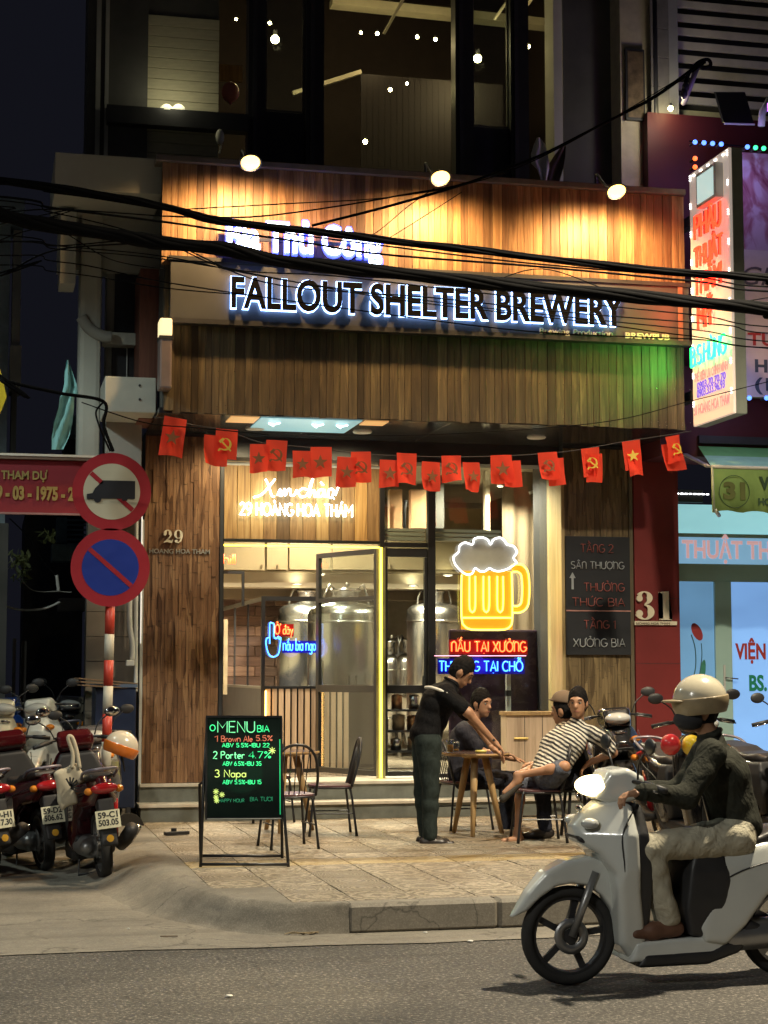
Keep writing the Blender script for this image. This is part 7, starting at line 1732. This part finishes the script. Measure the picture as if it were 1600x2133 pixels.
def person(name, label, base, J, shirt, trousers, shoe, hair=HAIR, sleeve='short', shorts=False, headgear=None, bulk=1.0, h=.0125, tone=SKIN, folds=.0022, barefoot=False):
    base = Vector(base); o = thing(name, label, 'person', base)
    L = {k: Vector(v)-base for k, v in J.items() if k not in ('face', 'up', 'toeL', 'toeR', 'handL', 'handR', 'palmL', 'palmR', 'hem', 'curl')}
    F = Vector(J['face']).normalized(); U = Vector(J.get('up', (0, 0, 1))); U = (U-F*U.dot(F)).normalized(); Sd = U.cross(F)   # Sd: the person's left
    Hd = L['head']; hp = lambda a, b, c: Hd+F*a+Sd*b+U*c
    HM = Matrix((F, Sd, U)).transposed()
    b = bulk; pel, che, nk = L['pelvis'], L['chest'], L['neck']; ax = (nk-pel).normalized()
    shl = (L['shL']-L['shR']).normalized(); fr = shl.cross(ax).normalized()
    TM = Matrix((shl, fr, ax)).transposed()
    hpl = (L['hipL']-L['hipR']).normalized(); PM = Matrix((hpl, hpl.cross(Vector((0, 0, 1))) if abs(hpl.z) < .9 else fr, Vector((0, 0, 1)))).transposed()
    torso = lambda e: [sd_ell(pel, ((.155+e)*b, (.115+e)*b, .12+e), PM), sd_ell((pel+che)/2, ((.145+e)*b, (.112+e)*b, .17+e), TM), sd_ell(che, ((.165+e)*b, (.118+e)*b, .17+e), TM), sd_cap(L['shL'].lerp(nk, .15), L['shR'].lerp(nk, .15), (.055+e)*b, (.055+e)*b), sd_cap(che, nk, (.09+e)*b, .058+e)]
    def arm(s, e, upto='all', e2=None):
        a, m, w = L['sh'+s], L['el'+s], L['wr'+s]; r = [sd_cap(a, m, (.053+e)*b, (.040+(e2 if e2 is not None else e))*b)]
        if upto == 'all': r.append(sd_cap(m, w, .040+e, .027+e))
        return r
    def leg(s, e, e3=None, full=True):
        a, m, w = L['hip'+s], L['kn'+s], L['an'+s]; r = [sd_cap(a, m, (.088+e)*b, .056+e)]
        if full: r += [sd_cap(m, w, .055+e, .036+(e if e3 is None else e3)), sd_ell(m.lerp(w, .3), (.055+e,)*3)]
        return r
    head = [sd_ell(hp(0, 0, .01), (.098, .077, .115), HM), sd_ell(hp(.022, 0, -.055), (.068, .056, .066), HM), sd_cap(hp(.088, 0, .015), hp(.112, 0, -.022), .011, .017), sd_ell(hp(.082, 0, -.062), (.022, .032, .017), HM), sd_ell(hp(.08, 0, .035), (.02, .055, .014), HM), sd_ell(hp(.07, 0, -.098), (.024, .026, .02), HM)]
    ears = [sd_ell(hp(-.005, s*.080, -.005), (.020, .010, .032), HM) for s in (-1, 1)]
    eyep = ssub(smin(head, .02), smin([sd_ell(hp(.098, s*.033, .012), (.020, .020, .011), HM) for s in (-1, 1)], .002))
    neck = sd_cap(nk, hp(-.02, 0, -.07), .056, .050)
    feet = []
    for s in ('L', 'R'):
        t = Vector(J['toe'+s]).normalized(); an = L['an'+s]; feet += [sd_cap(an, an+Vector((0, 0, -.045)), .038, .036), sd_cap(an+Vector((0, 0, -.05))-t*.03, an+t*.15+Vector((0, 0, -.062 if t.z > -.3 else -.05)), .034, .024)]
    body = smin([eyep, neck]+ears+torso(-.012)+arm('L', 0)+arm('R', 0)+leg('L', -.008)+leg('R', -.008)+feet, .022)
    allp = np.array([tuple(v) for v in L.values()]); lo, hi = allp.min(0)-.22, allp.max(0)+.22
    extra = MB()
    for s, lf in (('L', True), ('R', False)):
        hf, c = hand_sdf(L['wr'+s], J['hand'+s], J['palm'+s], J.get('curl', .45), lf)
        v, f_ = iso(hf, V3(c)-.13, V3(c)+.13, .0045); extra.add([tuple(p) for p in v], [tuple(int(i) for i in q) for q in f_])
    blob('body', body, lo, hi, h, tone, o, extra=extra)
    fold = lambda P: folds*(np.sin(P[..., 2]*34+P[..., 0]*18+np.sin(P[..., 1]*30))+.6*np.sin(P[..., 0]*63-P[..., 2]*37+2*np.sin(P[..., 1]*22)))
    # shirt: torso and sleeves, open at the neck, ends below the belt
    sl = []
    for s in ('L', 'R'):
        if sleeve == 'short': 
            a, m = L['sh'+s], L['el'+s]; sl += [sd_cap(a, a.lerp(m, .72), (.064)*b, (.062)*b)]
        else: sl += arm(s, .018, 'all')
    hem = pel-Vector((0, 0, .04)); cut = -(hem-ax*.06); shf = smin(torso(.012)+sl, .028)
    axn = V3(ax); hb_ = V3(pel)-axn*J.get('hem', .13)
    nk_top = V3(nk)+axn*.035
    cuffs = []
    def shirt_f(P):
        d = shf(P)+fold(P); d = np.maximum(d, -((P-hb_) @ axn)); d = np.maximum(d, (P-nk_top) @ axn-.0)
        return d
    blob('shirt', shirt_f, lo, hi, h, shirt, o)
    cc_ = base+nk+ax*.012; e1 = (F-ax*F.dot(ax)).normalized(); e2 = ax.cross(e1)
    MB().tube([cc_+(e1*math.cos(t)+e2*math.sin(t))*.068-e1*.004+ax*(-.012*math.cos(t)) for t in np.linspace(0, 2*math.pi, 25)[:-1]], .011, 8, True).build('collar', shirt, o, smooth=True)
    if sleeve == 'long':
        MB().tube([base+nk+fr*0+F*.075-ax*.02, base+che+F*.15+ax*.03, base+(pel+che)/2+F*.148, base+pel+F*.15-ax*.02], .006, 6).build('zip', PLA, o, smooth=True)
        for s in ('L', 'R'): MB().tube([base+L['el'+s].lerp(L['wr'+s], .90), base+L['el'+s].lerp(L['wr'+s], .99)], .049, 14).build('cuff', shirt, o, smooth=True)
    tr = []
    for s in ('L', 'R'):
        if shorts: a, m = L['hip'+s], L['kn'+s]; tr += [sd_cap(a, a.lerp(m, .80), (.098)*b, .086)]
        else: tr += leg(s, .016, .028)
    trf = smin([sd_ell(pel, (.163*b, .125*b, .13), PM)]+tr, .025)
    def tr_f(P): return np.maximum(trf(P)+fold(P)*1.1, np.minimum((P-(V3(pel)+axn*.10)) @ axn, .26-np.linalg.norm(P-V3(pel), axis=-1)))
    blob('shorts' if shorts else 'trousers', tr_f, lo, hi, h, trousers, o)
    for s in ('L', 'R'):
        t = Vector(J['toe'+s]).normalized(); an = L['an'+s]; dn = Vector((0, 0, -1)); 
        if barefoot:
            f_ = sd_cap(an+dn*.088-t*.05, an+dn*.088+t*.17, .028, .034); blob('sandal', lambda P, f_=f_, z0=(an+dn*.07).z: np.maximum(f_(P), P[..., 2]-z0), V3(an)-.26, V3(an)+.26, .009, shoe, o)
        else:
            f_ = smin([sd_cap(an+dn*.055-t*.045, an+dn*.062+t*.10, .044, .046), sd_cap(an+dn*.07+t*.08, an+dn*.072+t*.19, .040, .030), sd_cap(an+dn*.05, an+dn*.0, .046, .044)], .02)
            blob('shoe', f_, V3(an)-.30, V3(an)+.30, .010, shoe, o)
    for s in (-1, 1):
        M1 = MB().ball(base+hp(.080, s*.033, .013), (.0125,)*3, 10).build('eye', EYEW, o, smooth=True)
        MB().ball(base+hp(.0875, s*.033, .012), (.0070,)*3, 8).build('iris', EYEB, M1, smooth=True)
        MB().tube([base+hp(.097, s*.018, .036), base+hp(.096, s*.034, .042), base+hp(.086, s*.052, .036)], .0042, 6).build('eyebrow', hair or HAIR, o, smooth=True)
    MB().tube([base+hp(.094, -.024, -.062), base+hp(.104, 0, -.060), base+hp(.094, .024, -.062)], [.003, .0055, .003], 6).build('lips', LIP, o, smooth=True)
    if hair:
        hs = sd_ell(hp(-.012, 0, .022), (.108, .088, .134), HM); fc = sd_ell(hp(.090, 0, -.030), (.082, .088, .098), HM); er = smin([sd_ell(hp(.0, s*.085, -.025), (.030, .03, .045), HM) for s in (-1, 1)], .01); pn_ = V3(F); c0 = V3(Hd)
        def hf(P):
            q = P-c0; f = q @ V3(F); u = q @ V3(U); d = hs(P)+.004*np.sin(P[..., 0]*120+3*np.sin(P[..., 2]*50))*np.sin(P[..., 1]*110+P[..., 2]*70)
            front = np.where(f > .0, .062-u, -.028-u+.0)   # hairline: higher at the brow, lower at the back
            a_ = np.maximum(d, -u-.078); a_ = np.maximum(a_, -fc(P)); return np.maximum(a_, -er(P))
        blob('hair', hf, V3(Hd)-.16, V3(Hd)+.17, .008, hair, o)
    return o, hp, base, HM
def A(px, py, Y): return at(px, py, Y)
BLK = cloth('black_polo_cloth', (.005, .005, .006), wr=.5); TRG = cloth('grey_green_trousers', (.022, .030, .028), wr=.3); SHB = mat('black_leather_shoe', (.018, .014, .013), .4, 0, .2)
y0 = 14.7
o, hp, bs, HM = person('person', 'waiter in black shirt standing and leaning over the table', (A(890, 1755, y0).x, y0, ZP), dict(
    pelvis=A(888, 1528, y0), chest=A(912, 1464, y0), neck=A(940, 1424, y0), head=A(961, 1400, y0),
    shL=A(938, 1446, y0+.17), shR=A(926, 1444, y0-.18), elL=A(985, 1500, y0+.2), elR=A(975, 1484, y0-.26), wrL=A(1028, 1560, y0+.12), wrR=A(1030, 1546, y0-.22),
    hipL=A(885, 1548, y0+.09), hipR=A(892, 1548, y0-.09), knL=A(880, 1648, y0+.10), knR=A(897, 1650, y0-.10), anL=A(887, 1737, y0+.10), anR=A(895, 1741, y0-.10),
    face=(.72, -.25, -.62), toeL=(1, .05, 0), toeR=(1, -.15, 0), handL=(.8, 0, -.6), handR=(.75, .1, -.65), palmL=(-.5, 0, -.8), palmR=(-.5, .3, -.8), hem=.17), BLK, TRG, SHB, bulk=1.14)
MB().tube(crom([A(886, 1432, y0-.10), A(899, 1432, y0-.17), A(915, 1437, y0-.215), A(932, 1444, y0-.245)], 5), .013, 8).build('shoulder_stripe', mat('white_trim', (.55, .54, .5), .7), o, smooth=True)
MB().lathe([(.030, -.012), (.033, 0), (.030, .012)], (0, 0, 0), 16).xf(Matrix.Translation(A(1026, 1541, y0-.22)) @ Matrix.Rotation(R(40), 4, 'Y')).build('wrist_watch', PLA, o, smooth=True)
GRY = cloth('charcoal_tshirt', (.032, .032, .042), wr=.5); DRK = cloth('dark_navy_trousers', (.018, .020, .030))
y1 = g2.y
person('person', 'seated man in dark grey T-shirt facing the table with his arm on it', (A(965, 1726, y1).x, y1, ZP), dict(
    pelvis=A(962, 1612, y1), chest=A(966, 1545, y1), neck=A(984, 1500, y1), head=A(1003, 1466, y1-.02),
    shL=A(985, 1520, y1+.17), shR=A(962, 1522, y1-.19), elL=A(1030, 1572, y1+.15), elR=A(1005, 1568, y1-.2), wrL=A(1068, 1580, y1-.05), wrR=A(1045, 1570, y1-.33),
    hipL=A(968, 1622, y1+.10), hipR=A(968, 1622, y1-.10), knL=A(1068, 1622, y1+.12), knR=A(1058, 1626, y1-.12), anL=A(1070, 1716, y1+.12), anR=A(1052, 1722, y1-.12),
    face=(.50, -.84, -.12), toeL=(1, .1, 0), toeR=(1, -.1, 0), handL=(.9, -.3, -.2), handR=(.95, -.1, -.1), palmL=(0, 0, -1), palmR=(0, 0, -1), hem=.1), GRY, DRK, SHB, bulk=1.08)
def stripes():
    m, nt, b = nodes('black_white_striped_jersey'); tc = nt.nodes.new('ShaderNodeTexCoord'); dp = nt.nodes.new('ShaderNodeVectorMath'); dp.operation = 'DOT_PRODUCT'
    nt.links.new(tc.outputs['Object'], dp.inputs[0]); dp.inputs[1].default_value = (.56, .0, .83)
    nz = noise(nt, tc.outputs['Object'], 5, 2); mu = nt.nodes.new('ShaderNodeMath'); mu.operation = 'MULTIPLY_ADD'; mu.inputs[1].default_value = .05; nt.links.new(nz, mu.inputs[0]); nt.links.new(dp.outputs['Value'], mu.inputs[2])
    m2 = nt.nodes.new('ShaderNodeMath'); m2.operation = 'MULTIPLY'; m2.inputs[1].default_value = 1/.034; nt.links.new(mu.outputs[0], m2.inputs[0])
    fr = nt.nodes.new('ShaderNodeMath'); fr.operation = 'FRACT'; nt.links.new(m2.outputs[0], fr.inputs[0])
    nt.links.new(ramp(nt, fr.outputs[0], [(.0, (.025, .025, .03)), (.46, (.025, .025, .03)), (.52, (.58, .55, .47)), (.95, (.58, .55, .47)), (1, (.03, .03, .03))]), b.inputs['Base Color']); b.inputs['Roughness'].default_value = .85; bump(nt, b, noise(nt, tc.outputs['Object'], 8, 3, .5, 1.8), .8, .05); return m
y2 = g1.y; SHT = cloth('slate_shorts', (.09, .10, .13)); BRS = mat('dark_sandal', (.03, .025, .02), .6)
person('person', 'man in black and white striped shirt leaning back with one leg crossed', (A(1122, 1752, y2).x, y2, ZP), dict(
    pelvis=A(1140, 1612, y2), chest=A(1172, 1553, y2+.02), neck=A(1203, 1505, y2+.04), head=A(1204, 1465, y2+.0),
    shL=A(1247, 1534, y2-.09), shR=A(1172, 1524, y2+.20), elL=A(1276, 1568, y2+.02), elR=A(1140, 1580, y2+.3), wrL=A(1230, 1588, y2+.06), wrR=A(1105, 1600, y2+.15),
    hipL=A(1142, 1624, y2-.10), hipR=A(1135, 1626, y2+.10), knL=A(1176, 1597, y2-.34), knR=A(1085, 1636, y2+.12), anL=A(1078, 1615, y2-.12), anR=A(1078, 1735, y2+.10),
    face=(-.50, -.86, -.08), toeL=(-.75, .1, -.65), toeR=(-.9, -.3, 0), handL=(-.7, .2, -.6), handR=(-.9, -.2, -.2), palmL=(.3, 0, -.9), palmR=(0, 0, -1), hem=.10), stripes(), SHT, BRS, shorts=True, barefoot=True, bulk=1.16)
# man behind with cap
y3 = 14.9
o, hp, bs, HM = person('person', 'man in black shirt and brown cap sitting behind the striped man', (A(1200, 1720, y3).x, y3, ZP), dict(
    pelvis=A(1205, 1610, y3), chest=A(1188, 1548, y3), neck=A(1180, 1515, y3), head=A(1174, 1480, y3),
    shL=A(1198, 1520, y3-.16), shR=A(1172, 1520, y3+.18), elL=A(1192, 1572, y3-.2), elR=A(1150, 1570, y3+.2), wrL=A(1140, 1600, y3-.12), wrR=A(1120, 1590, y3+.1),
    hipL=A(1200, 1620, y3-.1), hipR=A(1200, 1620, y3+.1), knL=A(1130, 1625, y3-.1), knR=A(1128, 1625, y3+.14), anL=A(1135, 1722, y3-.1), anR=A(1135, 1722, y3+.14),
    face=(-.75, .65, -.1), toeL=(-1, 0, 0), toeR=(-1, 0, 0), handL=(-1, 0, -.1), handR=(-1, 0, 0), palmL=(0, 0, -1), palmR=(0, 0, -1)), BLK, DRK, SHB)
CAPM = mat('brown_felt', (.13, .09, .06), .85, 0, .15)
cf = smin([ssub(sd_ell((0, 0, .04), (.115, .10, .10)), sd_box((0, 0, -.06), (.3, .3, .09), .01)), sd_ell((.085, 0, .035), (.06, .07, .010))], .02)
cp = blob('cap', cf, (-.16, -.16, -.02), (.22, .16, .2), .008, CAPM, o)
cp.rotation_euler = (0, R(-8), math.atan2(.65, -.75)); cp.location = (A(1174, 1480, y3)-Vector(o.location))+Vector((0, 0, .045))
stool = thing('low_stool', 'dark low stool under the man in the brown cap', 'stool', (A(1203, 1720, y3).x, y3, ZP))
q = Vector(stool.location); MB().lathe([(0, .40), (.17, .40), (.18, .42), (.17, .44), (0, .44)], q, 24).build('seat', PLA, stool, smooth=False)
for k in range(4): a = k*math.pi/2+.7; MB().cyl(q+Vector((.12*math.cos(a), .12*math.sin(a), .40)), q+Vector((.17*math.cos(a), .17*math.sin(a), 0)), .015, n=8).build('leg', BLACKM, stool)
# rider
yr = wg.y; OLV = cloth('dark_olive_jacket', (.028, .029, .022), wr=.55); CRT = cloth('cream_trousers', (.42, .39, .30), wr=.6, var=.12); BRN_ = mat('brown_shoe', (.13, .06, .035), .6)
o, hp, bs, HM = person('person', 'rider in olive jacket and cream trousers driving the white scooter', (WS.location.x+.1, yr, 0), dict(
    pelvis=A(1535, 1722, yr), chest=A(1508, 1620, yr), neck=A(1478, 1535, yr), head=A(1455, 1478, yr),
    shL=A(1482, 1572, yr-.19), shR=A(1470, 1568, yr+.19), elL=A(1430, 1660, yr-.27), elR=A(1415, 1650, yr+.25), wrL=A(1335, 1650, yr-.29), wrR=A(1330, 1640, yr+.30),
    hipL=A(1530, 1745, yr-.10), hipR=A(1530, 1745, yr+.10), knL=A(1350, 1765, yr-.15), knR=A(1345, 1765, yr+.13), anL=A(1392, 1912, yr-.13), anR=A(1385, 1912, yr+.11),
    face=(-1, -.02, -.08), toeL=(-1, -.06, 0), toeR=(-1, .04, 0), handL=(-1, 0, -.15), handR=(-1, 0, -.15), palmL=(-.3, 0, -1), palmR=(-.3, 0, -1), curl=.9, hem=.10), OLV, CRT, BRN_, sleeve='long', bulk=1.12, h=.0115, hair=HAIR, folds=.003)
hc = A(1455, 1478, yr)
f_ = sd_ell((.02, 0, -.05), (.098, .085, .062)); mk = blob('face_mask', lambda P: np.maximum(f_(P), -P[..., 0]-.02), (-.1, -.12, -.14), (.16, .12, .04), .008, mat('dark_mask', (.02, .02, .024), .8), o)
mk.rotation_euler = (0, R(5), math.pi); mk.location = hc-Vector(o.location)+Vector((-.03, 0, 0))
hm = helmet('helmet', hc+Vector((.01, 0, .055)), 'cream open helmet worn by the rider on the white scooter', mat('cream_helmet', (.55, .50, .38), .22, 0, .05, bmp=0, coat=.5), mat('tan_helmet_band', (.28, .22, .13), .4, bmp=0), -6, 1.12)
pk = sd_ell((-.15, 0, -.01), (.07, .085, .010)); blob('peak', pk, (-.26, -.12, -.05), (-.04, .12, .04), .007, mat('tan_helmet_band', (.3,.2,.1)), hm)
